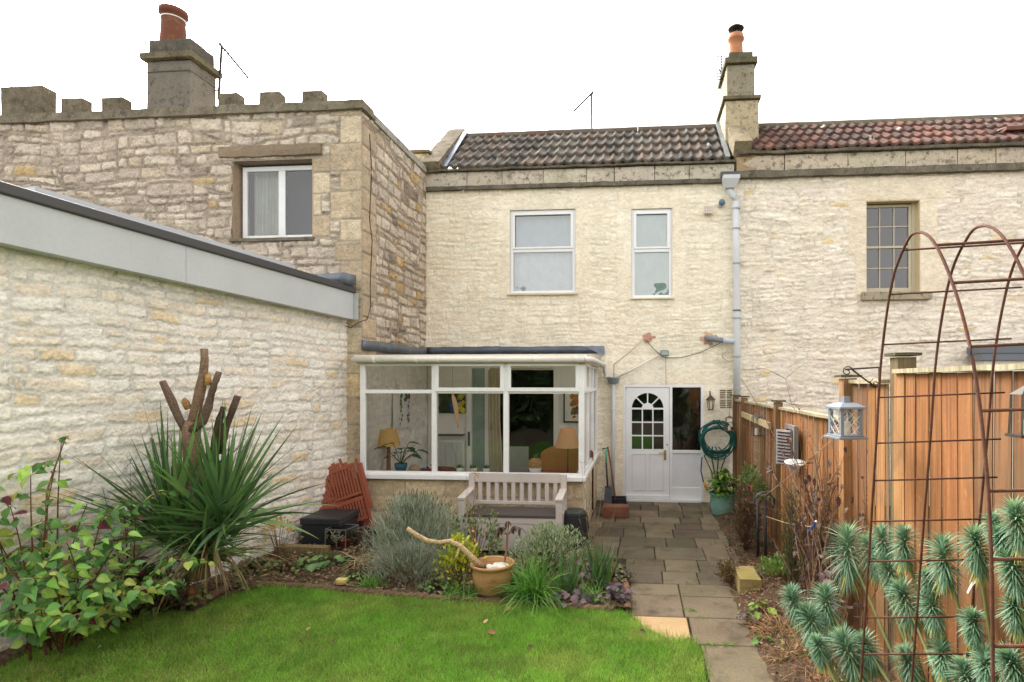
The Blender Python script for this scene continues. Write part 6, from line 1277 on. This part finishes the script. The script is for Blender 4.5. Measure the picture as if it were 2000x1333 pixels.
def bush(name, label, c, rad, n, L_, W_, cols, kind='oval', stems=20, elr=(0, 80), seed=1, up=.5, hollow=.35, sc=C(110, 92, 66), curl=.2, blade=False, cat='shrub', stalks=None, m='leaf'):
    RP.seed(seed); c = Vector(c); t = thing(name, label, cat, c); sb = MB(); lb = MB()
    clumps = [hemi(0, 88) for _ in range(max(10, n//60))]
    for i in range(stems):
        d = hemi(25, 88); e = Vector((d.x*rad[0], d.y*rad[1], d.z*rad[2]))*U(.7, .95); sb.tube(curve(c, e, e.length, 5, 0, .08), [.006, .005, .004, .003, .0025, .0015], 5, cj(sc, RP, .2))
    for i in range(n):
        cd = RP.choice(clumps); d = (cd+hemi(-20, 90)*.45).normalized(); d.z = abs(d.z); r_ = U(hollow, 1)**.6
        r_ *= 1+.16*mnoise.noise(d*3.1+Vector((seed, 0, 0)))
        p_ = c+Vector((d.x*rad[0]*r_, d.y*rad[1]*r_, d.z*rad[2]*r_)); ld = (d*(1-up)+Vector((0, 0, up))+Vector((U(-.5, .5), U(-.5, .5), U(-.3, .4)))).normalized(); cc_ = cj(RP.choice(cols), RP, .2, .06)
        if blade: lb.blade(p_, ld, U(*L_), U(*W_), U(0, .5), 2, cc_, rnd=RP, tw=U(-1.5, 1.5))
        else: lb.leaf(p_, ld, U(*L_), U(*W_), cc_, kind, nrm=(U(-1, 1), U(-1, .4), U(0, 1)), curl=curl)
    if stems: sb.build('stems', 'bark', t)
    lb.build('foliage', m, t)
    if stalks:
        k, L0, L1, col, tipc = stalks; b = MB()
        for i in range(k):
            d = hemi(45, 89); e = Vector((d.x*rad[0], d.y*rad[1], d.z*rad[2]))*.7; p_ = c+e; pts = curve(p_, (d.x*.6, d.y*.6, 1), U(L0, L1), 4, 0, .06); b.tube(pts, .0016, 4, cj(col, RP)); b.tube([pts[-1]-Vector((0, 0, .03)), pts[-1]], [.004, .002], 4, cj(tipc, RP))
        b.build('flower_stalks', 'leaf', t)
    return t
# lavender
LV = [C(172, 184, 164), C(184, 196, 178), C(152, 168, 142), C(196, 202, 184), C(142, 156, 124)]
lvc = aZ(815, 1108, .03)
bush('lavender', 'large grey green lavender mound with dry flower stalks left of the bench', lvc, (.66, .44, .78), 8500, (.05, .11), (.004, .009), LV, stems=120, seed=3, up=.6, hollow=.3, blade=True, sc=C(120, 110, 90), stalks=(240, .12, .34, C(142, 132, 104), C(120, 104, 92)))
bush('lavender', 'low front lavender clump with silvery tips spilling toward the lawn edging', aZ(800, 1142, .03), (.46, .24, .42), 3200, (.04, .09), (.004, .008), [C(178, 192, 178), C(156, 174, 156), C(160, 162, 144), C(150, 136, 114)], stems=60, seed=4, up=.55, blade=True, sc=C(120, 106, 84))
# dry straw tangle
RP.seed(31); b = MB(); c_ = aZ(735, 1110, .05)
for i in range(150): d = hemi(0, 60); b.tube(curve(c_+Vector((U(-.2, .15), U(-.1, .1), U(0, .1))), d, U(.12, .32), 6, 1.2, .35), [.004, .004, .0035, .003, .003, .002, .001], 4, cj(RP.choice([C(206, 184, 146), C(172, 144, 108), C(220, 204, 170)]), RP, .15))
tag(b.build('dry_plant', 'bark'), 'tangle of dead straw coloured stems left of the lavender', 'dead plant')
# yellow leaved shrub
bush('yellow_shrub', 'small shrub of bright yellow autumn leaves behind the terracotta pot', aZ(898, 1148, .03), (.32, .20, .50), 620, (.03, .055), (.02, .038), [C(214, 204, 60), C(190, 196, 72), C(226, 214, 90), C(146, 170, 70), C(120, 150, 66)], stems=26, seed=6, up=.25)
bush('rose_shrub', 'thin green leaved shrub in front of the left end of the bench', aZ(930, 1112, .03), (.36, .20, .68), 640, (.028, .05), (.018, .03), [C(104, 136, 74), C(132, 156, 92), C(88, 122, 78), C(150, 140, 84)], stems=20, seed=7, up=.25)
# tall dry stalks
def stalk(label, base, tips, col, r_=.006, leaves=0, lc=C(120, 84, 60), seed=1, cat='stem', ls=(.02, .045), name='dry_stalk'):
    RP.seed(seed); b = MB(); base = Vector(base)
    for tp in tips:
        pts = [base*(1-i/6)+Vector(tp)*(i/6)+Vector((U(-.02, .02), U(-.01, .01), 0))*(i > 0) for i in range(7)]; b.tube(pts, [r_*(1-.8*i/6) for i in range(7)], 6, cj(col, RP))
        for _ in range(leaves): p_ = pts[RP.randint(2, 6)]; e = hemi(-40, 70); b.tube([p_, p_+e*.04], .0015, 3, col); b.leaf(p_+e*.035, e, U(*ls), U(*ls)*.7, cj(lc, RP, .25), 'oval')
    return tag(b.build(name, 'leaf'), label, cat)
sb_ = aZ(925, 1150, .03); stalk('tall thin brown stalk rising in front of the bench seat', sb_, [pt(926, 925, 6.0), pt(918, 1010, 5.9)], C(128, 92, 66), .007, 24, C(176, 128, 84), 1)
stalk('pale upright cane left of the tall thin brown stalk', aZ(912, 1110, .03), [pt(911, 880, 6.4)], C(176, 168, 140), .004, 0, seed=2)
sb_ = aZ(1160, 1120, .03); stalk('bare branched seed stalks standing at the corner of the conservatory', sb_, [pt(1148, 932, 6.3), pt(1135, 905, 6.3), pt(1165, 905, 6.3), pt(1180, 930, 6.3), pt(1128, 1000, 6.3), pt(1205, 990, 6.3)], C(142, 126, 96), .005, 16, C(96, 84, 72), 3, ls=(.008, .016))
# sage like bush right of pot
bush('grey_shrub', 'rounded grey green small leaved shrub right of the terracotta pot', aZ(1075, 1118, .03), (.50, .32, .52), 3400, (.025, .05), (.008, .014), [C(148, 166, 122), C(170, 184, 146), C(128, 150, 108), C(188, 194, 160)], stems=60, seed=9, up=.55, kind='thin')
bush('grey_shrub', 'low trailing grey leaved growth between the shrub and the path', aZ(1135, 1120, .03), (.22, .2, .26), 500, (.02, .04), (.008, .014), [C(148, 150, 112), C(120, 134, 92), C(166, 150, 120)], stems=20, seed=10, up=.4, kind='thin')
# grasses and iris
def tuft(name, label, c, n, L_, W_, el, cols, droop, seed, spread=.06, cat='plant', col2=None, nn=7):
    RP.seed(seed); b = MB(); c = Vector(c)
    for i in range(n):
        d = hemi(*el); b.blade(c+Vector((U(-1, 1)*spread, U(-1, 1)*spread*.7, 0)), d, U(*L_), U(*W_), U(*droop), nn, cj(RP.choice(cols), RP, .2, .06), tip=None, rnd=RP, tw=U(-1.2, 1.2))
    return tag(b.build(name, 'leaf'), label, cat)
LG_ = [C(120, 170, 72), C(96, 152, 62), C(140, 184, 92), C(84, 136, 58)]
tuft('long_grass', 'arching clump of bright green strap leaves at the lawn edge right of the pot', aZ(1040, 1172, .03), 420, (.28, .58), (.008, .013), (20, 88), LG_, (.9, 2.2), 41, .10)
tuft('long_grass', 'smaller green grassy clump spilling over the edging below the pot', aZ(905, 1166, .03), 110, (.12, .28), (.006, .010), (15, 80), LG_, (.9, 2.0), 42, .14)
tuft('long_grass', 'ragged grass clump beside the lavender and the yellow stone', aZ(728, 1146, .03), 110, (.08, .2), (.005, .009), (20, 85), LG_, (.4, 1.2), 43, .10)
tuft('long_grass', 'grassy tuft at the path side corner of the border', aZ(1150, 1172, .03), 120, (.12, .28), (.006, .010), (15, 80), LG_, (.6, 1.6), 44, .12)
IR = [C(92, 128, 78), C(112, 148, 92), C(74, 110, 66), C(130, 150, 90)]
tuft('iris_clump', 'fan of upright sword leaves beside the long grass clump', aZ(1108, 1165, .03), 44, (.28, .50), (.02, .03), (58, 88), IR, (.0, .25), 45, .09, nn=6)
tuft('iris_clump', 'taller fan of upright sword leaves next to the path', aZ(1172, 1150, .03), 50, (.34, .56), (.02, .03), (58, 88), IR, (.0, .25), 46, .09, nn=6)
def lowleaf(label, c, n, rad, h, L_, cols, seed, kind='lobed', name='leafy_plant'):
    RP.seed(seed); b = MB(); c = Vector(c)
    for i in range(n):
        a = U(0, 2*PI); r_ = U(0, 1)**.6; p_ = c+Vector((rad*r_*math.cos(a), rad*.8*r_*math.sin(a), h*(1-r_*.7)*U(.4, 1))); L = U(*L_)
        b.tube([c, (c+p_)/2+Vector((0, 0, .02)), p_], .0018, 3, C(110, 80, 66)); b.leaf(p_, (math.cos(a), math.sin(a), U(-.5, .2)), L, L*U(.8, 1), cj(RP.choice(cols), RP, .25, .08), kind, nrm=(U(-.3, .3), U(-.8, 0), 1), curl=U(.1, .5))
    return tag(b.build(name, 'leaf'), label, 'plant')
HE = [C(112, 88, 96), C(92, 72, 84), C(128, 108, 108), C(96, 96, 88)]
lowleaf('purple leaved low plant at the lawn edging below the sword leaves', aZ(1112, 1178, .03), 34, .17, .16, (.05, .10), HE, 51)
lowleaf('purple and green leaved plant hiding the path side edging corner', aZ(1195, 1172, .03), 46, .18, .20, (.05, .09), HE+[C(104, 136, 78)], 52)
lowleaf('dusky purple leaved plant between the two sword leaf fans', aZ(1140, 1145, .03), 40, .18, .34, (.05, .10), HE, 53)
lowleaf('green leafy weed in the soil beside the black box', aZ(605, 1105, .06), 22, .14, .16, (.06, .12), [C(120, 156, 96), C(144, 176, 110)], 54, 'oval')
lowleaf('second green weed right of the black box', aZ(640, 1100, .06), 26, .15, .14, (.05, .10), [C(110, 150, 92), C(134, 168, 100)], 55, 'oval')
lowleaf('dark ferny ground plant in front of the glass cases', aZ(690, 1098, .06), 60, .22, .12, (.03, .06), [C(80, 110, 64), C(96, 128, 80)], 56, 'thin')
bush('azalea', 'small thin shrub with yellow and orange leaves against the pale wall', aZ(545, 1088, .06), (.26, .18, .46), 170, (.025, .045), (.012, .02), [C(222, 206, 120), C(216, 160, 90), C(232, 220, 150), C(160, 168, 90)], stems=18, seed=12, up=.3, hollow=.6, sc=C(130, 110, 80))
bush('dark_shrub', 'dark twiggy undergrowth between the leafy shrub and the cordyline', aZ(265, 1200, .03), (.50, .35, .42), 900, (.03, .06), (.02, .035), [C(88, 78, 54), C(104, 70, 68), C(78, 92, 50), C(112, 120, 60)], stems=70, seed=13, up=.2, sc=C(84, 60, 50))
sb_ = G(250, 1190); stalk('dead dark flower spikes beside the spiky cordyline leaves', sb_, [pt(258, 905, 5.0), pt(195, 930, 5.0), pt(250, 960, 4.9), pt(300, 950, 5.1)], C(92, 66, 56), .005, 26, C(74, 48, 48), 4, ls=(.012, .024))
# ---- terracotta pot with branch, stones, dying plant
pc_ = aZ(962, 1158, .035); t = thing('terracotta_pot', 'round terracotta pot with raised flower motif standing at the lawn edge', 'plant pot', pc_); b = MB(); TC = C(186, 142, 96)
b.lathe(pc_, [(0, 0), (.12, 0), (.145, .03), (.185, .12), (.195, .20), (.178, .25), (.185, .262), (.215, .275), (.218, .292), (.205, .30), (.185, .292), (.178, .24), (0, .235)], 36, TC); b.build('pot', 'terracotta', t, smooth=True)
b = MB(); fcz = .145; 
for k in range(12):
    a0 = -PI/2+.30; a = 2*PI*k/12; pts = []
    for s_ in (.018, .04, .065):
        ang = a0+s_*math.cos(a)/.19; z = fcz+s_*math.sin(a); rr_ = .148+(.19-.148)*min(1, z/.14); rr_ = .196 if z > .11 else .19; pts.append(pc_+Vector((rr_*math.cos(ang), rr_*math.sin(ang), z)))
    b.tube(pts, [.003, .006, .002], 5, C(170, 124, 80))
b.build('flower_motif', 'terracotta', t)
b = MB(); b.lathe(pc_+Vector((0, 0, .236)), [(0, .012), (.10, .008), (.175, .0)], 20, C(70, 54, 42)); b.build('potting_soil', 'soil', t)
RP.seed(60)
for i, (dx, dy, r_) in enumerate(((.0, -.06, .042), (.055, -.03, .045), (.10, -.05, .040), (.04, .02, .040), (.09, .03, .042), (-.03, -.02, .030), (.13, .0, .035))):
    b = MB(); b.ball(pc_+Vector((dx, dy, .262)), r_, C(232, 226, 212), .08, 10, RP, (1.1, .9, .75)); o = b.build('white_stone', 'plaster', smooth=True)
    tag(o, 'one of the smooth white stones lying on the soil in the terracotta pot', 'stone', 'white stones in the terracotta pot')
yb2 = pc_.y; b = MB(); L_ = [pt(795, 1032, 5.35), pt(812, 1045, 5.35), pt(835, 1057, 5.4), pt(858, 1060, 5.4), pt(878, 1058, 5.45), pt(897, 1066, 5.45), pt(915, 1082, 5.45), pt(928, 1096, 5.45), pc_+Vector((-.10, -.02, .25))]
b.tube(L_, [.020, .024, .024, .022, .024, .026, .028, .030, .032], 10, C(196, 168, 130), .08); b.tube([L_[5], pt(893, 1085, 5.4), pt(885, 1098, 5.4)], [.012, .009, .006], 7, C(206, 184, 130)); tag(b.build('driftwood_branch', 'bark', smooth=True), 'bent pale bare branch leaning out of the terracotta pot to the left', 'branch')
b = MB(); p0_ = pc_+Vector((.10, .04, .25)); p1_ = pt(991, 1045, 5.6); b.tube([p0_, p0_.lerp(p1_, .5)+Vector((.01, 0, 0)), p1_], [.013, .011, .010], 7, C(170, 128, 100), .1)
tips = [pt(980, 1030, 5.6), pt(1002, 1028, 5.6), pt(972, 1036, 5.6), pt(1014, 1030, 5.6), pt(992, 1018, 5.7)]
for tp in tips:
    b.tube([p1_, (p1_+tp)/2, tp], [.007, .005, .004], 6, C(160, 120, 96))
    for _ in range(11): d = hemi(-85, 10); b.leaf(tp, d, U(.05, .09), U(.018, .028), cj(C(84, 66, 56), RP, .2), 'oval', curl=.5)
tag(b.build('wilted_plant', 'leaf'), 'small wilted dark leaved plant growing in the right of the terracotta pot', 'plant')
# ---- right hand bed
bush('ivy_shrub', 'brown and dark green tangled shrub between the turquoise tub and the handrail', aZ(1455, 1075, .05), (.26, .5, .78), 1500, (.025, .05), (.015, .03), [C(96, 74, 60), C(120, 90, 72), C(78, 88, 56), C(64, 78, 50), C(132, 92, 84)], stems=110, seed=14, up=.15, sc=C(104, 78, 60))
bush('green_shrub', 'loose green leafy growth climbing the fence behind the turquoise tub', aX(1462, 935, 1.45)-Vector((0, 0, .25)), (.2, .5, .42), 500, (.03, .06), (.02, .035), [C(104, 136, 72), C(84, 112, 62), C(130, 150, 84)], stems=20, seed=15, up=.3)
RP.seed(16); b = MB(); c_ = aX(1467, 955, 1.40)
for k in range(9): b.leaf(c_, hemi(-30, 60), .06, .018, C(224, 98, 142), 'thin')
tag(b.build('pink_flower', 'leaf'), 'single spidery pink flower above the curled handrail', 'flower')
bush('rosemary', 'upright dark green rosemary against the lower fence', Vector((1.50, aX(1548, 1000, 1.5).y, .05)), (.14, .34, 1.02), 2200, (.02, .04), (.003, .006), [C(84, 100, 62), C(98, 116, 74), C(70, 86, 56)], stems=60, seed=17, up=.8, blade=True, sc=C(90, 80, 54))
bush('brown_shrub', 'low brown and mossy plant spilling onto the path before the timber block', aZ(1425, 1142, .02), (.18, .26, .24), 520, (.015, .03), (.010, .018), [C(104, 92, 58), C(86, 70, 52), C(122, 116, 66), C(96, 60, 56)], stems=50, seed=18, up=.2, sc=C(96, 70, 52))
bush('green_shrub', 'low bright green ferny plant around the foot of the handrail', aZ(1535, 1140, .05), (.36, .30, .26), 520, (.03, .06), (.02, .035), [C(120, 152, 74), C(96, 128, 66), C(140, 160, 84)], stems=20, seed=19, up=.25)
lowleaf('plant with two large lime green leaves beside the timber block', aZ(1487, 1205, .04), 26, .14, .18, (.06, .10), [C(150, 184, 76), C(128, 166, 70), C(96, 80, 60)], 57)
lowleaf('dark purple leaved plant below the timber block', aZ(1462, 1218, .02), 30, .10, .14, (.03, .05), HE, 58)
lowleaf('small green lobed weed at the path edge', aZ(1490, 1262, .02), 12, .10, .10, (.05, .08), [C(110, 154, 76)], 59)
# dead climber on post
RP.seed(70); t = thing('dead_climber', 'dead brown climbing plant tangled on the fence below the grey lantern', 'climber', (1.6, 5.0, 0)); b = MB(); lb = MB()
for i in range(95):
    p_ = Vector((U(1.48, 1.66), U(4.7, 5.35), U(.05, .5))); pts = curve(p_, (U(-.2, .1), U(-.3, .3), 1), U(.6, 1.35), 10, 0, .22); b.tube(pts, [.006*(1-.07*k) for k in range(11)], 5, cj(RP.choice([C(126, 96, 76), C(96, 74, 60), C(154, 124, 98)]), RP))
    for _ in range(5): q_ = RP.choice(pts[2:]); lb.leaf(q_, hemi(-80, 30), U(.03, .07), U(.02, .05), cj(RP.choice([C(96, 80, 72), C(84, 68, 66), C(120, 98, 82)]), RP, .2), 'lobed', curl=.7)
for i in range(60): q_ = Vector((U(1.35, 1.6), U(4.1, 5.0), U(.2, .85))); lb.leaf(q_, hemi(-60, 30), U(.05, .10), U(.05, .08), cj(RP.choice([C(112, 90, 88), C(96, 78, 76), C(132, 108, 96)]), RP, .2), 'lobed', curl=.6)
for i in range(26): p_ = Vector((U(1.35, 1.6), U(4.1, 5.0), .03)); b.tube(curve(p_, (U(-.2, .2), U(-.2, .2), 1), U(.4, .9), 7, .2, .15), .0035, 4, cj(C(156, 126, 98), RP))
b.build('stems', 'bark', t); lb.build('dead_leaves', 'leaf', t)
# long slanting twig
def tw(label, px_pts, X0, X1, r_=.006, seed=1, br=6):
    RP.seed(seed); n = len(px_pts); pts = [aX(px, py, X0+(X1-X0)*i/(n-1)) for i, (px, py) in enumerate(px_pts)]; b = MB(); b.tube(pts, [r_*(.5+.5*i/(n-1)) for i in range(n)], 6, C(104, 78, 64), .1)
    for _ in range(br): p_ = RP.choice(pts[:-1]); b.tube(curve(p_, hemi(-50, 50), U(.15, .4), 6, 0, .25), [.003, .003, .0025, .002, .002, .001, .001], 4, C(120, 92, 74))
    return tag(b.build('bare_twig', 'bark'), label, 'twig')
tw('long bare twig slanting across the lower fence down to the blue clip', [(1448, 740), (1485, 800), (1515, 858), (1538, 905), (1562, 960), (1590, 1022)], 1.62, 1.44, .008, 71, 9)
tw('thin bare twigs rising above the lower fence right of its middle post', [(1560, 800), (1572, 850), (1590, 890), (1600, 940), (1612, 1000)], 1.60, 1.55, .006, 72, 9)
tw('fine bare twig sticking up above the lower fence capping', [(1534, 740), (1546, 790), (1570, 830), (1598, 880)], 1.62, 1.58, .005, 73, 6)
# euphorbias
EC = [C(126, 162, 130), C(110, 148, 116), C(146, 178, 146), C(98, 132, 102)]
def euph(label, heads, root, seed):
    RP.seed(seed); root = Vector(root); t = thing('euphorbia', label, 'plant', root, 'euphorbia plants in the right hand bed')
    for (px, py, sz) in heads:
        sz *= U(.78, 1.0); ul = (px-1150)/1111.0; rt = (ul*cT-sT); tt = min(4.0-(py-1085)*.0035, 1.60/rt); top = pt(px, py, tt); s_ = sz/1111.0*tt
        rb = root+Vector((U(-.06, .10), U(-.1, .1), 0)); mid = top*.55+rb*.45+Vector((U(.0, .08), U(-.05, .05), 0)); mid.z = top.z*.5
        pts = []
        for i in range(11): a = i/10; pts.append(rb*(1-a)**2+mid*2*a*(1-a)+top*a*a)
        for p_ in pts: p_.x = min(p_.x, 1.70)
        b = MB(); b.tube(pts, [.013-.006*i/10 for i in range(11)], 7, cj(C(136, 140, 84), RP), .08)
        ax = (pts[-1]-pts[-3]).normalized(); ax = (ax*.6+Vector((0, 0, .6))+Vector((U(-.3, .3), U(-.3, .3), 0))).normalized()
        side = ax.cross(Vector((.3, 1, 0))).normalized(); s2 = ax.cross(side)
        ln = s_*1.45; n = 300
        for i in range(n):
            f = i/n; a = i*2.399; pos = top+ax*s_*.35-ax*ln*f**1.15 if f < .35 else top+ax*s_*.35-ax*(ln*.35**1.15)-(ax*.8+(pts[-1]-pts[-4]).normalized()*.2)*(ln*(f-.35))
            el = 1.25-2.2*f; o_ = side*math.cos(a)+s2*math.sin(a); d = o_*math.cos(el)+ax*math.sin(el); L = s_*(.55+.45*min(1, f*4)-.15*f)*U(.75, 1.15)
            c_ = cj(RP.choice(EC), RP, .12); 
            if f < .07: c_ = cj(C(146, 178, 132), RP, .1)
            if f > .85 and RP.random() < .4: c_ = cj(C(206, 196, 96), RP, .1)
            b.blade(pos, d, L, U(.008, .012), .8+.7*f, 5, c_, rnd=RP, tw=U(-.5, .5))
        b.build('shoot', 'leaf', t)
    return t
euph('tall leaning euphorbia nearest the handrail with three big blue green heads', [(1655, 1065, 66), (1700, 1075, 50), (1722, 1050, 42), (1765, 1055, 50), (1735, 1112, 40)], (1.60, 3.2, .05), 81)
euph('low euphorbia at the path side with four drooping heads', [(1548, 1170, 44), (1612, 1172, 48), (1582, 1208, 44), (1652, 1265, 58), (1598, 1262, 34)], (1.32, 2.9, .05), 82)
euph('euphorbia in the middle of the group behind the arch rods', [(1765, 1165, 52), (1818, 1180, 48), (1690, 1262, 40), (1772, 1290, 48), (1812, 1132, 34), (1838, 1275, 38)], (1.55, 2.8, .05), 83)
euph('euphorbia with two tall heads in front of the upper fence', [(1842, 1080, 52), (1906, 1062, 52), (1955, 1050, 40), (1900, 1215, 38)], (1.62, 2.6, .05), 84)
euph('euphorbia at the right edge rising beyond the near arch leg', [(1940, 1022, 34), (1985, 1015, 54), (1975, 1105, 46), (1980, 1190, 48), (1925, 1290, 38), (1976, 1300, 52), (1885, 1318, 46)], (1.66, 2.1, .05), 85)
# ground litter in right bed
RP.seed(90); b = MB()
for i in range(2600):
    x = U(.95, 1.66); y = U(2.4, 6.8); z = float(rbz(np.array(x), np.array(y)))+U(.0, .05)
    k = RP.random(); c_ = cj(RP.choice([C(150, 96, 70), C(120, 84, 60), C(166, 130, 92), C(98, 62, 54), C(176, 150, 110)]), RP, .25)
    if k < .5: b.blade((x, y, z), hemi(-5, 50), U(.06, .2), U(.003, .006), U(.3, 1.2), 3, c_, rnd=RP)
    else: b.leaf((x, y, z), hemi(-20, 40), U(.02, .045), U(.015, .03), c_, 'oval')
stuff(b.build('leaf_litter', 'leaf'), 'brown dead leaves and straw covering the right hand bed', 'leaf litter')
b = MB()
for i in range(900):
    x = U(-4.6, -.1); y = U(3.6, 6.8)
    if not inpoly(np.array([x]), np.array([y]), bedpoly)[0]: continue
    b.leaf((x, y, float(bedz(x, y))+.03), hemi(-20, 40), U(.02, .05), U(.012, .03), cj(RP.choice([C(128, 98, 74), C(150, 120, 90), C(98, 74, 60), C(96, 110, 60)]), RP, .25), 'oval')
stuff(b.build('leaf_litter', 'leaf'), 'dead leaves scattered over the left border soil', 'leaf litter')
# small grass tufts in path joints
b = MB()
for (px, py) in ((1345, 1192), (1352, 1195), (1370, 1209), (1390, 1258), (1425, 1260), (1350, 1140), (1356, 1132), (1228, 1160), (1232, 1130), (1300, 1012), (1425, 1263), (1388, 1262), (1400, 1040), (1390, 1060), (1236, 1100), (1231, 1180)):
    c_ = aZ(px, py, 0)
    for _ in range(26): b.blade(c_+Vector((U(-.06, .06), U(-.012, .012), 0)), hemi(20, 85), U(.02, .05), .004, .6, 3, cj(C(120, 160, 66), RP, .2), rnd=RP)
stuff(b.build('joint_weeds', 'leaf'), 'small grass and moss tufts growing in the paving joints', 'weeds')
# fallen leaves on the lawn
for (px, py, L, cc_, lab) in ((968, 1235, .085, C(176, 122, 100), 'large reddish brown fallen leaf on the middle of the lawn'), (945, 1218, .055, C(206, 170, 130), 'pale tan fallen leaf just behind the large reddish leaf'), (988, 1192, .06, C(180, 128, 96), 'brown fallen leaf by the edging right of the pot'), (1042, 1265, .05, C(110, 96, 72), 'dull olive fallen leaf right of the large reddish leaf'), (693, 1172, .05, C(84, 86, 104), 'dark slate grey fallen leaf near the border edging'), (458, 1232, .045, C(150, 120, 74), 'small brown leaf on the left half of the lawn'), (412, 1252, .04, C(200, 200, 190), 'small pale grey leaf at the left of the lawn'), (598, 1232, .045, C(176, 150, 90), 'yellowish leaf lying left of the lawn centre'), (645, 1255, .04, C(120, 96, 74), 'brown curled leaf on the lawn left of centre'), (190, 1265, .05, C(196, 184, 150), 'pale dry leaf under the far left shrub'), (125, 1322, .045, C(220, 214, 196), 'whitish leaf at the bottom left of the lawn'), (1262, 1235, .06, C(110, 100, 90), 'grey brown leaf on the yellow slab corner')):
    b = MB(); c_ = aZ(px, py, .032); a = U(0, 6.28); b.leaf(c_, (math.cos(a), math.sin(a), .15), L, L*.7, cc_, 'oval', nrm=(U(-.3, .3), -.6, 1), cup=.35, curl=-.2); tag(b.build('fallen_leaf', 'leaf'), lab, 'leaf')
# white ribbon
b = MB(); P_ = [pt(1888, 1158, 2.75), pt(1896, 1142, 2.74), pt(1906, 1132, 2.73), pt(1916, 1128, 2.72), pt(1926, 1134, 2.72)]; vs = []
for i, p_ in enumerate(P_): w_ = (.004, .010, .016, .022, .02)[i]; vs += [p_+Vector((0, 0, w_/2)), p_-Vector((.0, .01, w_/2))]
b.add(vs, [(2*i, 2*i+1, 2*i+3, 2*i+2) for i in range(4)], C(232, 232, 230)); tag(b.build('plant_label', 'plaster'), 'curved white plastic plant label hanging among the euphorbia heads', 'plant label')

for k, (px, py, lab) in enumerate(((1560, 1290, 'dry brown grass tuft on the path side of the lowest euphorbia heads'), (1640, 1345, 'straw coloured grass tuft at the bottom edge of the right hand bed'), (1520, 1240, 'small reddish dry tuft beside the path below the timber block'))):
    tuft('dry_grass', lab, aZ(px, py, .05), 150, (.14, .34), (.004, .007), (5, 70), [C(176, 132, 88), C(146, 100, 70), C(196, 164, 112), C(120, 76, 58), C(130, 140, 72)], (.5, 1.8), 120+k, .14)

# ground cover filling the beds
for k, (px, py, rad, h, L, pal, lab) in enumerate(((560, 1112, .26, .12, (.025, .05), [C(96, 112, 62), C(120, 96, 72), C(134, 146, 84)], 'low mixed ground cover in front of the timber sleeper'), (500, 1110, .24, .16, (.03, .06), [C(104, 120, 66), C(128, 98, 72)], 'low brown and green growth right of the cordyline base'), (330, 1185, .34, .22, (.03, .06), [C(112, 134, 70), C(96, 72, 66), C(140, 160, 84)], 'leafy ground cover around the cordyline base'), (700, 1130, .20, .12, (.02, .045), [C(96, 118, 66), C(126, 140, 84)], 'small green mat behind the yellow stone'), (860, 1150, .22, .16, (.025, .05), [C(104, 136, 70), C(84, 104, 60)], 'low green leaves under the yellow shrub'), (1010, 1140, .20, .20, (.025, .05), [C(104, 140, 74), C(126, 156, 90)], 'fresh green leaves between the terracotta pot and the grey shrub'), (450, 1150, .26, .10, (.025, .05), [C(128, 100, 76), C(104, 84, 64), C(110, 124, 70)], 'withered brown leaves above the log edging'), (1210, 1130, .14, .16, (.025, .05), [C(116, 128, 76), C(96, 80, 70)], 'trailing leaves spilling over the path side of the border'))):
    lowleaf(lab, aZ(px, py, .04), 130, rad, h, L, pal, 200+k, 'oval', name='ground_cover')
